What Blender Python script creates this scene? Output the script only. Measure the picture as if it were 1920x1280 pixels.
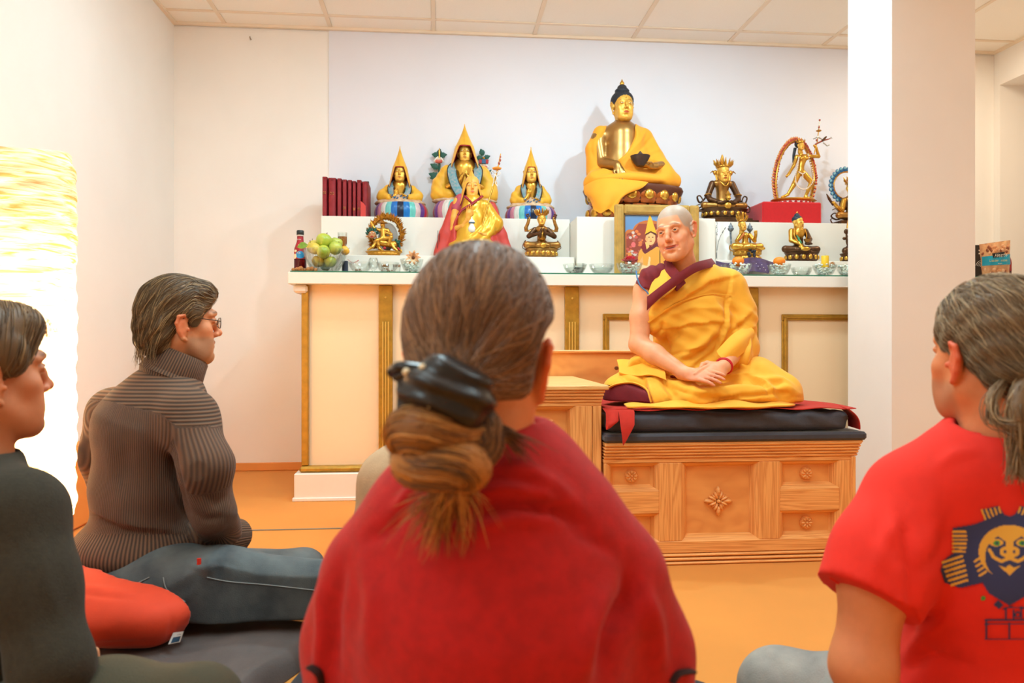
import bpy, math, random
import numpy as np
from mathutils import Vector, Matrix
from mathutils.bvhtree import BVHTree
random.seed(7); RNG=np.random.default_rng(7)
PI=math.pi
for o in list(bpy.data.objects): bpy.data.objects.remove(o,do_unlink=True)
SC=bpy.context.scene; COL=SC.collection
# ---------------------------------------------------------------- camera, world, lights, exposure
TH=0.0925; FX=1450.0; EYE=0.78
cd=bpy.data.cameras.new('camera'); cam=bpy.data.objects.new('camera',cd); COL.objects.link(cam)
cam.location=(0,0,EYE); cam.rotation_euler=(PI/2,0,-TH)
cd.sensor_width=36; cd.lens=FX/1920*36; cd.clip_start=.02
cd.dof.use_dof=True; cd.dof.focus_distance=3.1; cd.dof.aperture_fstop=4.5
SC.camera=cam
SC.view_settings.view_transform='Standard'; SC.view_settings.look='None'; SC.view_settings.gamma=1
SC.view_settings.use_curve_mapping=False; SC.view_settings.exposure=0.0
SC.cycles.use_denoising=True
SC.cycles.max_bounces=8; SC.cycles.diffuse_bounces=5; SC.cycles.transmission_bounces=8; SC.cycles.transparent_max_bounces=8
SC.cycles.caustics_refractive=False; SC.cycles.caustics_reflective=False; SC.cycles.sample_clamp_indirect=6
w=bpy.data.worlds.new('ambient_fill'); SC.world=w; w.use_nodes=True
w.node_tree.nodes['Background'].inputs[0].default_value=(1,.80,.54,1); w.node_tree.nodes['Background'].inputs[1].default_value=.48  # even warm ambient, added as fill through the open end behind the camera
def light(name,kind,loc,power,col,size=.1,rot=(0,0,0),size_y=None,spot=None):
    l=bpy.data.lights.new(name,kind); l.energy=power; l.color=col
    if kind=='AREA':
        l.size=size
        if size_y: l.shape='RECTANGLE'; l.size_y=size_y
        else: l.shape='DISK'
    else:
        l.shadow_soft_size=size
        if spot: l.spot_size=spot; l.spot_blend=.5
    o=bpy.data.objects.new(name,l); COL.objects.link(o); o.location=loc; o.rotation_euler=rot; return o
WARM=(1,.86,.70)
SP=(.62,.90,1); PN=(.66,.92,1)
light('ceiling_spot_light','AREA',(.55,3.33,2.64),16,SP,.09,(.25,0,0))
light('ceiling_spot_light','AREA',(1.5,3.37,2.64),19,SP,.09,(.25,0,0))
light('ceiling_spot_light','AREA',(-.75,3.2,2.64),8,SP,.09,(.25,0,0))
light('ceiling_fill_light','AREA',(.1,2.0,2.64),40,PN,.6,(0,0,0),1.2)  # unseen overhead areas from here on, added as general fill above the audience
light('ceiling_fill_light','AREA',(1.3,.9,2.64),18,PN,.6,(0,0,0),1.2)
light('ceiling_fill_light','AREA',(-1.0,.2,2.64),26,PN,.6,(0,0,0),1.2)
light('ceiling_fill_light','AREA',(3.1,3.9,2.64),15,(1,.88,.66),.5,(0,0,0),.5)  # added overhead to brighten the wall right of the pillar
light('warm_fill_light','POINT',(3.3,.2,1.1),10,(1,.76,.46),.16)  # two unseen points added as warm fill for walls and ceiling
light('warm_fill_light','POINT',(-1.2,-1.2,1.1),12,(1,.76,.46),.16)
# ---------------------------------------------------------------- helpers
CF=np.array([math.sin(TH),math.cos(TH)]); CR=np.array([math.cos(TH),-math.sin(TH)])
def at(px,py,d):            # point at axial distance d from the lens
    u=(px-960)/FX; v=(640-py)/FX; g=CF+u*CR
    return (d*g[0],d*g[1],EYE+d*v)
def atY(px,py,Y):           # point on the upright plane y=Y
    u=(px-960)/FX; g=CF+u*CR
    return at(px,py,Y/g[1])
def pix(P):
    P=np.asarray(P); d=P[:,0]*CF[0]+P[:,1]*CF[1]; r=P[:,0]*CR[0]+P[:,1]*CR[1]
    return 960+FX*r/d, 640-FX*(P[:,2]-EYE)/d
def V(*a): return np.array(a,float)
def lin(c):
    return tuple((x/255/12.92 if x/255<=.04045 else ((x/255+.055)/1.055)**2.4) for x in c)
MATS={}
def M(name,rgb,rough=.5,metal=0.,noise=0.,nscale=20.,bump=0.,bscale=80.,stretch=(1,1,1),rgb2=None,sss=0.,trans=0.,ior=1.45,sheen=0.,attr=None,coat=0.,spec=.5):
    if name in MATS: return MATS[name]
    m=bpy.data.materials.new(name); MATS[name]=m; m.use_nodes=True; nt=m.node_tree; b=nt.nodes['Principled BSDF']
    b.inputs['Roughness'].default_value=rough; b.inputs['Metallic'].default_value=metal; b.inputs['IOR'].default_value=ior
    b.inputs['Specular IOR Level'].default_value=spec
    c=lin(rgb)+(1,); b.inputs['Base Color'].default_value=c
    if sss: b.inputs['Subsurface Weight'].default_value=sss; b.inputs['Subsurface Radius'].default_value=(.02,.008,.004); b.inputs['Subsurface Scale'].default_value=.35
    if trans: b.inputs['Transmission Weight'].default_value=trans
    if sheen: b.inputs['Sheen Weight'].default_value=sheen; b.inputs['Sheen Roughness'].default_value=.4
    if coat: b.inputs['Coat Weight'].default_value=coat
    tc=nt.nodes.new('ShaderNodeTexCoord'); mp=nt.nodes.new('ShaderNodeMapping'); mp.inputs['Scale'].default_value=stretch
    nt.links.new(tc.outputs['Object'],mp.inputs[0])
    src=None
    if attr:
        a=nt.nodes.new('ShaderNodeAttribute'); a.attribute_name=attr; src=a.outputs['Color']
    if noise or rgb2:
        n=nt.nodes.new('ShaderNodeTexNoise'); n.inputs['Scale'].default_value=nscale; n.inputs['Detail'].default_value=5
        nt.links.new(mp.outputs[0],n.inputs['Vector'])
        mx=nt.nodes.new('ShaderNodeMix'); mx.data_type='RGBA'
        r2=lin(rgb2)+(1,) if rgb2 else tuple(x*(1-noise) for x in c[:3])+(1,)
        if src is None: mx.inputs[6].default_value=c
        else: nt.links.new(src,mx.inputs[6])
        mx.inputs[7].default_value=r2
        if src is not None and not rgb2:
            mx.blend_type='MULTIPLY'; mx.inputs[7].default_value=(1-noise,)*3+(1,)
        mr=nt.nodes.new('ShaderNodeMapRange'); mr.inputs[1].default_value=.35; mr.inputs[2].default_value=.68
        nt.links.new(n.outputs[0],mr.inputs[0]); nt.links.new(mr.outputs[0],mx.inputs[0]); src=mx.outputs[2]
    if src is not None: nt.links.new(src,b.inputs['Base Color'])
    if bump:
        n2=nt.nodes.new('ShaderNodeTexNoise'); n2.inputs['Scale'].default_value=bscale; n2.inputs['Detail'].default_value=4
        nt.links.new(mp.outputs[0],n2.inputs['Vector'])
        bp=nt.nodes.new('ShaderNodeBump'); bp.inputs['Strength'].default_value=bump; bp.inputs['Distance'].default_value=.004
        nt.links.new(n2.outputs[0],bp.inputs['Height']); nt.links.new(bp.outputs[0],b.inputs['Normal'])
    return m
def thinglass(name,rgb,refl=1.):
    m=bpy.data.materials.new(name); m.use_nodes=True; nt=m.node_tree; nt.nodes.remove(nt.nodes['Principled BSDF']); out=nt.nodes['Material Output']
    t=nt.nodes.new('ShaderNodeBsdfTransparent'); t.inputs[0].default_value=lin(rgb)+(1,); g=nt.nodes.new('ShaderNodeBsdfGlossy'); g.inputs['Roughness'].default_value=.03
    f=nt.nodes.new('ShaderNodeLayerWeight'); f.inputs[0].default_value=.35*refl; mp=nt.nodes.new('ShaderNodeMath'); mp.operation='MULTIPLY_ADD'; mp.inputs[1].default_value=.30; mp.inputs[2].default_value=.03; nt.links.new(f.outputs['Fresnel'],mp.inputs[0])
    x=nt.nodes.new('ShaderNodeMixShader'); nt.links.new(mp.outputs[0],x.inputs[0]); nt.links.new(t.outputs[0],x.inputs[1]); nt.links.new(g.outputs[0],x.inputs[2]); nt.links.new(x.outputs[0],out.inputs['Surface']); MATS[name]=m; return m
class MB:
    def __init__(s): s.v=[]; s.f=[]; s.mi=[]
    def add(s,vs,fs,mi=0):
        k=len(s.v); s.v.extend([tuple(map(float,p)) for p in vs]); s.f.extend([tuple(k+i for i in f) for f in fs]); s.mi.extend([mi]*len(fs)); return s
    def box(s,lo,hi,b=0.,mi=0,R=None,c=None):
        lo=np.array(lo,float); hi=np.array(hi,float); b=min(b,*(.49*(hi-lo)))
        if b<=0:
            vs=[(x,y,z) for x in (lo[0],hi[0]) for y in (lo[1],hi[1]) for z in (lo[2],hi[2])]
            fs=[(0,1,3,2),(4,6,7,5),(0,4,5,1),(2,3,7,6),(0,2,6,4),(1,5,7,3)]
        else:
            vs=[];idx={}
            for cx in (0,1):
                for cy in (0,1):
                    for cz in (0,1):
                        p=[(lo,hi)[q][i] for i,q in enumerate((cx,cy,cz))]
                        sg=[1-2*q for q in (cx,cy,cz)]
                        for a in range(3):   # vertex on face with normal axis a
                            q=[p[i]+(0 if i==a else sg[i]*b) for i in range(3)]
                            idx[(cx,cy,cz,a)]=len(vs); vs.append(q)
            fs=[]
            def g(c,a): return idx[(c[0],c[1],c[2],a)]
            def cc(a,va,o1,v1,o2,v2):
                c=[0,0,0]; c[a]=va;c[o1]=v1;c[o2]=v2; return c
            for a in range(3):
                o1,o2=(a+1)%3,(a+2)%3
                for va in (0,1):
                    q=[g(cc(a,va,o1,i,o2,j),a) for i,j in ((0,0),(1,0),(1,1),(0,1))]
                    fs.append(q if va else q[::-1])
                for i in (0,1):
                    for j in (0,1):
                        c0=cc(a,0,o1,i,o2,j); c1=cc(a,1,o1,i,o2,j)
                        q=[g(c0,o1),g(c1,o1),g(c1,o2),g(c0,o2)]
                        fs.append(q if (i==j) else q[::-1])
            for cx in (0,1):
                for cy in (0,1):
                    for cz in (0,1):
                        c=(cx,cy,cz); q=[g(c,0),g(c,1),g(c,2)]
                        fs.append(q if (cx+cy+cz)%2 else q[::-1])
        if R is not None:
            c0=np.array(c if c is not None else (lo+hi)/2); R=np.array(R)
            vs=[tuple(R@(np.array(p)-c0)+c0) for p in vs]
        return s.add(vs,fs,mi)
    def tube(s,path,rad,seg=8,mi=0,cap=True,flat=1.,up=(0,0,1)):
        P=np.array(path,float); n=len(P); rad=np.broadcast_to(np.array(rad,float),(n,))
        T=np.gradient(P,axis=0); T/=np.linalg.norm(T,axis=1)[:,None]+1e-12
        u=np.array(up,float)
        if abs(T[0]@u)>.95: u=np.array((1.,0,0)) if abs(T[0][0])<.9 else np.array((0,1.,0))
        vs=[];N=np.cross(T[0],u)
        for i in range(n):
            N=N-T[i]*(N@T[i]); N/=np.linalg.norm(N)+1e-12; B=np.cross(T[i],N)
            for k in range(seg):
                a=2*PI*k/seg; vs.append(P[i]+rad[i]*(math.cos(a)*N+flat*math.sin(a)*B))
        fs=[(i*seg+k,i*seg+(k+1)%seg,(i+1)*seg+(k+1)%seg,(i+1)*seg+k) for i in range(n-1) for k in range(seg)]
        if cap: fs+=[tuple(range(seg))[::-1],tuple((n-1)*seg+k for k in range(seg))]
        return s.add(vs,fs,mi)
    def lathe(s,prof,c=(0,0,0),seg=24,mi=0,sx=1.,sy=1.,cap=True,wob=None):
        n=len(prof); vs=[]
        for i,(r,z) in enumerate(prof):
            for k in range(seg):
                a=2*PI*k/seg; rr=r*(1+(wob(a,i) if wob else 0)); vs.append((c[0]+rr*sx*math.cos(a),c[1]+rr*sy*math.sin(a),c[2]+z))
        fs=[(i*seg+k,i*seg+(k+1)%seg,(i+1)*seg+(k+1)%seg,(i+1)*seg+k) for i in range(n-1) for k in range(seg)]
        if cap: fs+=[tuple(range(seg))[::-1],tuple((n-1)*seg+k for k in range(seg))]
        return s.add(vs,fs,mi)
    def ball(s,c,r,seg=12,rings=8,mi=0,R=None):
        r=np.broadcast_to(np.array(r,float),(3,)); vs=[]
        for i in range(rings+1):
            t=PI*i/rings
            for k in range(seg):
                a=2*PI*k/seg; p=np.array((r[0]*math.sin(t)*math.cos(a),r[1]*math.sin(t)*math.sin(a),-r[2]*math.cos(t)))
                if R is not None: p=np.array(R)@p
                vs.append(p+np.array(c))
        fs=[(i*seg+k,i*seg+(k+1)%seg,(i+1)*seg+(k+1)%seg,(i+1)*seg+k) for i in range(rings) for k in range(seg)]
        return s.add(vs,fs,mi)
    def prism(s,poly,o,ax,ay,n,t,mi=0,shrink=1.):     # polygon in plane (o,ax,ay) raised by t along n
        o,ax,ay,n=[np.array(q,float) for q in (o,ax,ay,n)]; k=len(poly)
        c=np.mean(np.array(poly),axis=0)
        A=[o+ax*p[0]+ay*p[1] for p in poly]; B=[o+ax*(c[0]+(p[0]-c[0])*shrink)+ay*(c[1]+(p[1]-c[1])*shrink)+n*t for p in poly]
        fs=[tuple(range(k))[::-1],tuple(range(k,2*k))]+[(i,(i+1)%k,k+(i+1)%k,k+i) for i in range(k)]
        return s.add(A+B,fs,mi)
    def grid(s,fn,nu,nv,mi=0,thick=0.):
        vs=[np.array(fn(i/nu,j/nv),float) for i in range(nu+1) for j in range(nv+1)]
        q=lambda i,j:i*(nv+1)+j
        fs=[(q(i,j),q(i+1,j),q(i+1,j+1),q(i,j+1)) for i in range(nu) for j in range(nv)]
        if thick:
            A=np.array(vs).reshape(nu+1,nv+1,3); N=np.cross(np.gradient(A,axis=0),np.gradient(A,axis=1)); N/=np.linalg.norm(N,axis=2)[:,:,None]+1e-12
            B=(A-N*thick).reshape(-1,3); k=len(vs); vs=vs+list(B)
            fs=fs+[tuple(k+x for x in f[::-1]) for f in fs]
            rim=[q(i,0) for i in range(nu)]+[q(nu,j) for j in range(nv)]+[q(i,nv) for i in range(nu,0,-1)]+[q(0,j) for j in range(nv,0,-1)]
            for a,b in zip(rim,rim[1:]+rim[:1]): fs.append((b,a,k+a,k+b))
        return s.add(vs,fs,mi)
def obj(name,mb,mats,parent=None,smooth=35,label=None,col=None,attrs=None,world=True):
    """link one mesh object; vertices are world coordinates, stored relative to the parent's location"""
    if isinstance(mb,tuple): v=np.asarray(mb[0],np.float32); f=mb[1]; mi=None
    else: v=np.array(mb.v,np.float32).reshape(-1,3); f=mb.f; mi=mb.mi
    off=np.zeros(3)
    q=parent
    while q is not None: off=off+np.array(q.location); q=q.parent
    me=bpy.data.meshes.new(name)
    loc=off
    if parent is None and len(v):
        loc=np.array([(v[:,0].min()+v[:,0].max())/2,(v[:,1].min()+v[:,1].max())/2,v[:,2].min()]); 
    if not world: loc=np.zeros(3)
    v2=v-loc.astype(np.float32)
    if isinstance(f,np.ndarray):
        nf=len(f); me.vertices.add(len(v2)); me.vertices.foreach_set('co',v2.ravel().astype(np.float32))
        me.loops.add(nf*4); me.loops.foreach_set('vertex_index',f.ravel().astype(np.int32))
        me.polygons.add(nf); me.polygons.foreach_set('loop_start',np.arange(0,nf*4,4,dtype=np.int32))
        me.update(calc_edges=True); me.validate()
    else: me.from_pydata([tuple(p) for p in v2],[],[tuple(int(i) for i in q) for q in f])
    for m in (mats if isinstance(mats,(list,tuple)) else [mats]): me.materials.append(m)
    if mi is not None and len(set(mi))>1: me.polygons.foreach_set('material_index',np.array(mi,np.int32))
    if col is not None:
        a=me.color_attributes.new('Col','FLOAT_COLOR','POINT'); c=np.ones((len(v),4),np.float32); c[:,:3]=col; a.data.foreach_set('color',c.ravel())
    for k,val in (attrs or {}).items():
        a=me.attributes.new(k,'FLOAT','POINT'); a.data.foreach_set('value',np.asarray(val,np.float32))
    if smooth:
        me.shade_smooth()
        if smooth<180: me.set_sharp_from_angle(angle=math.radians(smooth))
    me.update()
    o=bpy.data.objects.new(name,me); COL.objects.link(o)
    if parent is not None: o.parent=parent
    elif world: o.location=loc
    if label: o['label']=label
    return o
def tag(o,label,cat,group=None,kind=None):
    o['label']=label; o['category']=cat
    if group: o['group']=group
    if kind: o['kind']=kind
    return o
def thing(name,loc,label,cat,group=None):
    o=bpy.data.objects.new(name,None); COL.objects.link(o); o.location=loc; o.empty_display_size=.05
    return tag(o,label,cat,group)
def dup(root,loc,label=None,scale=1.,rotz=0.):
    r=root.copy(); COL.objects.link(r); r.location=loc; r.scale=(scale,)*3; r.rotation_euler=(0,0,rotz)
    if label: r['label']=label
    for ch in list(root.children):
        c=ch.copy(); COL.objects.link(c); c.parent=r
        for g in list(ch.children):
            e=g.copy(); COL.objects.link(e); e.parent=c
    return r
def inst(o,parent,M4,name=None):
    c=o.copy(); COL.objects.link(c); c.parent=parent; c.matrix_basis=M4; return c
def struct(name,mb,m,parent=None,smooth=0):
    o=obj(name,mb,m,parent,smooth)
    if parent is None: o['kind']='structure'
    return o
# ---------------------------------------------------------------- signed-distance modelling
def rotm(rx=0,ry=0,rz=0): return np.array(Matrix.Rotation(rz,3,'Z')@Matrix.Rotation(ry,3,'Y')@Matrix.Rotation(rx,3,'X'))
class SDF:
    def __init__(s,lo,hi,h):
        s.h=h; s.lo=np.array(lo,float); s.n=np.maximum(4,np.ceil((np.array(hi)-s.lo)/h).astype(int)+1)
        s.f=np.full(s.n,.5,np.float32); s.ax=[(s.lo[i]+h*np.arange(s.n[i])).astype(np.float32) for i in range(3)]
        s.prims=[]
    def _sl(s,lo,hi):
        a=np.clip(np.floor((np.array(lo)-s.lo)/s.h).astype(int),0,s.n-1); b=np.clip(np.ceil((np.array(hi)-s.lo)/s.h).astype(int)+1,1,s.n)
        return a,b
    def _comb(s,lo,hi,df,k,op):
        m=2.5*s.h+k
        a,b=s._sl(np.array(lo)-m,np.array(hi)+m)
        if np.any(b<=a): return s
        sl=tuple(slice(a[i],b[i]) for i in range(3))
        X=s.ax[0][sl[0]][:,None,None]; Y=s.ax[1][sl[1]][None,:,None]; Z=s.ax[2][sl[2]][None,None,:]
        d=df(X,Y,Z).astype(np.float32); o=s.f[sl]
        if op=='add':
            r=np.minimum(o,d)
            if k>0: r-= (np.maximum(k-np.abs(o-d),0)**2)/(4*k)
        elif op=='sub':
            r=np.maximum(o,-d)
            if k>0: r+= (np.maximum(k-np.abs(o+d),0)**2)/(4*k)
        s.f[sl]=r; return s
    def cap(s,a,b,ra,rb=None,k=.01,op='add',sc=None):
        rb=ra if rb is None else rb; a=np.array(a,float); b=np.array(b,float); R=max(ra,rb)
        def df(X,Y,Z):
            ab=b-a; L=ab@ab+1e-12
            t=np.clip(((X-a[0])*ab[0]+(Y-a[1])*ab[1]+(Z-a[2])*ab[2])/L,0,1)
            return np.sqrt((X-a[0]-t*ab[0])**2+(Y-a[1]-t*ab[1])**2+(Z-a[2]-t*ab[2])**2)-(ra+(rb-ra)*t)
        return s._comb(np.minimum(a,b)-R,np.maximum(a,b)+R,df,k,op)
    def chain(s,pts,rad,k=.01,op='add'):
        rad=[rad]*len(pts) if np.isscalar(rad) else rad
        for i in range(len(pts)-1): s.cap(pts[i],pts[i+1],rad[i],rad[i+1],k,op)
        return s
    def ell(s,c,r,R=None,k=.01,op='add'):
        c=np.array(c,float); r=np.array(r,float)*np.ones(3); R=np.eye(3) if R is None else np.array(R)
        e=np.abs(R)@r
        def df(X,Y,Z):
            x=X-c[0];y=Y-c[1];z=Z-c[2]
            q=[R[0,i]*x+R[1,i]*y+R[2,i]*z for i in range(3)]
            k0=np.sqrt(sum((q[i]/r[i])**2 for i in range(3))); k1=np.sqrt(sum((q[i]/r[i]**2)**2 for i in range(3)))+1e-9
            return k0*(k0-1)/k1
        return s._comb(c-e,c+e,df,k,op)
    def box(s,c,hs,rd=.005,R=None,k=.0,op='add'):
        c=np.array(c,float); hs=np.array(hs,float)-rd; R=np.eye(3) if R is None else np.array(R); e=np.abs(R)@(hs+rd)
        def df(X,Y,Z):
            x=X-c[0];y=Y-c[1];z=Z-c[2]
            q=[np.abs(R[0,i]*x+R[1,i]*y+R[2,i]*z)-hs[i] for i in range(3)]
            return np.sqrt(sum(np.maximum(t,0)**2 for t in q))+np.minimum(np.maximum(np.maximum(q[0],q[1]),q[2]),0)-rd
        return s._comb(c-e,c+e,df,k,op)
    def plane(s,p,n,k=0.):      # cut away the side the normal points to
        p=np.array(p,float); n=np.array(n,float); n/=np.linalg.norm(n)
        X=s.ax[0][:,None,None];Y=s.ax[1][None,:,None];Z=s.ax[2][None,None,:]
        d=((X-p[0])*n[0]+(Y-p[1])*n[1]+(Z-p[2])*n[2]).astype(np.float32)
        r=np.maximum(s.f,d)
        if k>0: r+=(np.maximum(k-np.abs(s.f-d),0)**2)/(4*k)
        s.f=r; return s
    def disp(s,fn):
        X=s.ax[0][:,None,None];Y=s.ax[1][None,:,None];Z=s.ax[2][None,None,:]
        s.f=(s.f+fn(X,Y,Z)).astype(np.float32); return s
    def mesh(s,smooth=1):
        f=s.f.copy()
        f[0]=f[-1]=.5; f[:,0]=f[:,-1]=.5; f[:,:,0]=f[:,:,-1]=.5
        g=f<0; n=s.n
        cnt=np.zeros(n-1,np.int8)
        for dx in (0,1):
            for dy in (0,1):
                for dz in (0,1): cnt+=g[dx:n[0]-1+dx,dy:n[1]-1+dy,dz:n[2]-1+dz]
        I=np.argwhere((cnt>0)&(cnt<8)); idm=np.full(n-1,-1,np.int64); idm[I[:,0],I[:,1],I[:,2]]=np.arange(len(I))
        cv=np.array([(x,y,z) for x in (0,1) for y in (0,1) for z in (0,1)])
        val=[f[I[:,0]+c[0],I[:,1]+c[1],I[:,2]+c[2]] for c in cv]
        acc=np.zeros((len(I),3)); num=np.zeros(len(I))
        for i in range(8):
            for j in range(i+1,8):
                if np.abs(cv[i]-cv[j]).sum()!=1: continue
                a,b=val[i],val[j]; mk=(a<0)!=(b<0); t=np.where(mk,a/(np.where(mk,a-b,1)),0)
                p=cv[i][None]+t[:,None]*(cv[j]-cv[i])[None]; acc+=np.where(mk[:,None],p,0); num+=mk
        vt=(I+acc/num[:,None])*s.h+s.lo
        Q=[]
        for ax in range(3):
            o1,o2=(ax+1)%3,(ax+2)%3
            sa=[slice(1,n[i]-1) for i in range(3)]; sb=list(sa); sa[ax]=slice(0,n[ax]-1); sb[ax]=slice(1,n[ax])
            A=g[tuple(sa)]; B=g[tuple(sb)]; E=np.argwhere(A!=B)
            if not len(E): continue
            fl=A[E[:,0],E[:,1],E[:,2]]; E=E+np.array([0 if i==ax else 1 for i in range(3)])
            def cell(d1,d2):
                e=E.copy(); e[:,o1]-=d1; e[:,o2]-=d2; return idm[e[:,0],e[:,1],e[:,2]]
            q=np.stack([cell(0,0),cell(1,0),cell(1,1),cell(0,1)],1); q[~fl]=q[~fl][:,::-1]; Q.append(q)
        F=np.concatenate(Q) if Q else np.zeros((0,4),int)
        F=F[(F>=0).all(1)]
        for _ in range(smooth):
            acc=np.zeros_like(vt); c=np.zeros(len(vt))
            for a,b in ((0,1),(1,2),(2,3),(3,0)):
                np.add.at(acc,F[:,a],vt[F[:,b]]); np.add.at(c,F[:,a],1); np.add.at(acc,F[:,b],vt[F[:,a]]); np.add.at(c,F[:,b],1)
            vt=.5*vt+.5*acc/np.maximum(c,1)[:,None]
        return vt,F
def normals(v,F):
    n=np.cross(v[F[:,2]]-v[F[:,0]],v[F[:,3]]-v[F[:,1]]); N=np.zeros_like(v)
    for k in range(4): np.add.at(N,F[:,k],n)
    return N/(np.linalg.norm(N,axis=1)[:,None]+1e-12)
def segdist(x,y,pl):
    """distance to a 2-D polyline, signed by side"""
    best=np.full(len(x),1e9); sg=np.zeros(len(x)); tt=np.zeros(len(x)); n=len(pl)-1
    for i in range(n):
        a=np.array(pl[i],float); b=np.array(pl[i+1],float); ab=b-a; t=np.clip(((x-a[0])*ab[0]+(y-a[1])*ab[1])/(ab@ab),0,1)
        dx=x-a[0]-t*ab[0]; dy=y-a[1]-t*ab[1]; d=np.hypot(dx,dy); m=d<best
        best[m]=d[m]; sg[m]=np.sign(ab[0]*dy-ab[1]*dx)[m]; tt[m]=((i+t)/n)[m]
    return best,sg,tt
def folds(v,F,lines,face=.0):
    """push creases and ridges into cloth along drawn lines: (polyline, width px, amount m, kind)"""
    N=normals(v,F); view=v-np.array((0,0,EYE)); view/=np.linalg.norm(view,axis=1)[:,None]
    fac=np.clip((-(N*view).sum(1)-face)*3,0,1); x,y=pix(v); D=np.zeros(len(v))
    for pl,wd,am,kind in lines:
        d,sg,t=segdist(x,y,pl); e=np.sin(np.clip(t,0.03,.97)*PI)**.5
        if kind=='r': D+=am*e*np.exp(-(d/wd)**2)
        elif kind=='g': D-=am*e*np.exp(-(d/wd)**2)
        elif kind=='s':      # overlap: high on one side (left of travel on screen), dropping at the line
            D+=am*e*np.where(sg<0,np.exp(-(d/(wd*3))**2),-.6*np.exp(-(d/wd)**2))
    D=D*fac
    for _ in range(3):
        acc=np.zeros(len(v)); c=np.zeros(len(v))
        for a,b in ((0,1),(1,2),(2,3),(3,0)):
            np.add.at(acc,F[:,a],D[F[:,b]]); np.add.at(c,F[:,a],1); np.add.at(acc,F[:,b],D[F[:,a]]); np.add.at(c,F[:,b],1)
        D=.4*D+.6*acc/np.maximum(c,1)
    return v+N*D[:,None]
def smoothstep(a,b,x):
    t=np.clip((x-a)/(b-a),0,1); return t*t*(3-2*t)
def bez(pts,n=16):
    P=np.array(pts,float); k=len(P); t=np.linspace(0,k-1,n); out=[]
    for q in t:
        i=min(int(q),k-2); u=q-i; p0=P[max(i-1,0)];p1=P[i];p2=P[i+1];p3=P[min(i+2,k-1)]
        out.append(.5*((2*p1)+(-p0+p2)*u+(2*p0-5*p1+4*p2-p3)*u*u+(-p0+3*p1-3*p2+p3)*u**3))
    return np.array(out)
# ---------------------------------------------------------------- materials of the room
mCream=M('wall_cream_paint',(246,240,234),.9,noise=.03,nscale=3,bump=.05,bscale=90)
mLilac=M('wall_lilac_paint',(232,231,240),.9,noise=.02,nscale=3,bump=.05,bscale=90)
mWhite=M('white_lacquer',(238,230,218),.35,noise=.02,nscale=4)
mTile=M('ceiling_tile_board',(253,246,236),.95,noise=.03,nscale=150,bump=.1,bscale=300)
mRail=M('ceiling_rail_enamel',(240,222,200),.6)
mFloor=M('orange_carpet',(220,142,58),.85,noise=.10,nscale=2.2,bump=.12,bscale=500,sheen=.1)
mSeam=M('grey_metal_strip',(120,112,100),.5)
mGold=M('gold_paint',(186,140,48),.42,.45,noise=.25,nscale=30)
mGold2=M('gold_paint_flute',(222,178,84),.4,.4)
def woodmat(name,c1,c2,horiz,sc=1.):
    m=bpy.data.materials.new(name); MATS[name]=m; m.use_nodes=True; nt=m.node_tree; b=nt.nodes['Principled BSDF']; b.inputs['Roughness'].default_value=.42
    tc=nt.nodes.new('ShaderNodeTexCoord'); mp=nt.nodes.new('ShaderNodeMapping')
    mp.inputs['Scale'].default_value=(1.3,30,30) if horiz else (30,30,1.3)
    if horiz==2: mp.inputs['Scale'].default_value=(3,6,5)
    nt.links.new(tc.outputs['Object'],mp.inputs[0])
    n=nt.nodes.new('ShaderNodeTexNoise'); n.inputs['Scale'].default_value=1.1*sc; n.inputs['Detail'].default_value=3; n.inputs['Distortion'].default_value=.25; nt.links.new(mp.outputs[0],n.inputs['Vector'])
    ml=nt.nodes.new('ShaderNodeMath'); ml.operation='MULTIPLY'; ml.inputs[1].default_value=9 if horiz!=2 else 5; nt.links.new(n.outputs[0],ml.inputs[0])
    fr=nt.nodes.new('ShaderNodeMath'); fr.operation='PINGPONG'; fr.inputs[1].default_value=.5; nt.links.new(ml.outputs[0],fr.inputs[0])
    n2=nt.nodes.new('ShaderNodeTexNoise'); n2.inputs['Scale'].default_value=1.2; nt.links.new(tc.outputs['Object'],n2.inputs['Vector'])
    cr=nt.nodes.new('ShaderNodeValToRGB'); cr.color_ramp.elements[0].color=lin(c2)+(1,); cr.color_ramp.elements[1].color=lin(c1)+(1,); cr.color_ramp.elements[1].position=.42
    nt.links.new(fr.outputs[0],cr.inputs[0])
    mx=nt.nodes.new('ShaderNodeMix'); mx.data_type='RGBA'; mx.blend_type='MULTIPLY'; mx.inputs[0].default_value=.35; nt.links.new(cr.outputs[0],mx.inputs[6]); nt.links.new(n2.outputs['Color'],mx.inputs[7])
    nt.links.new(cr.outputs[0],b.inputs['Base Color'])
    bp=nt.nodes.new('ShaderNodeBump'); bp.inputs['Strength'].default_value=.12; bp.inputs['Distance'].default_value=.002; nt.links.new(fr.outputs[0],bp.inputs['Height']); nt.links.new(bp.outputs[0],b.inputs['Normal'])
    return m
mWoodH=woodmat('pine_grain_lengthwise',(246,178,104),(222,146,78),1)
mWoodV=woodmat('pine_grain_upright',(244,176,102),(220,144,76),0)
mPly=woodmat('pine_panel_board',(240,168,94),(226,150,80),2)
mWoodTop=woodmat('pale_pine_top',(240,190,122),(224,166,96),1)
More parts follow.
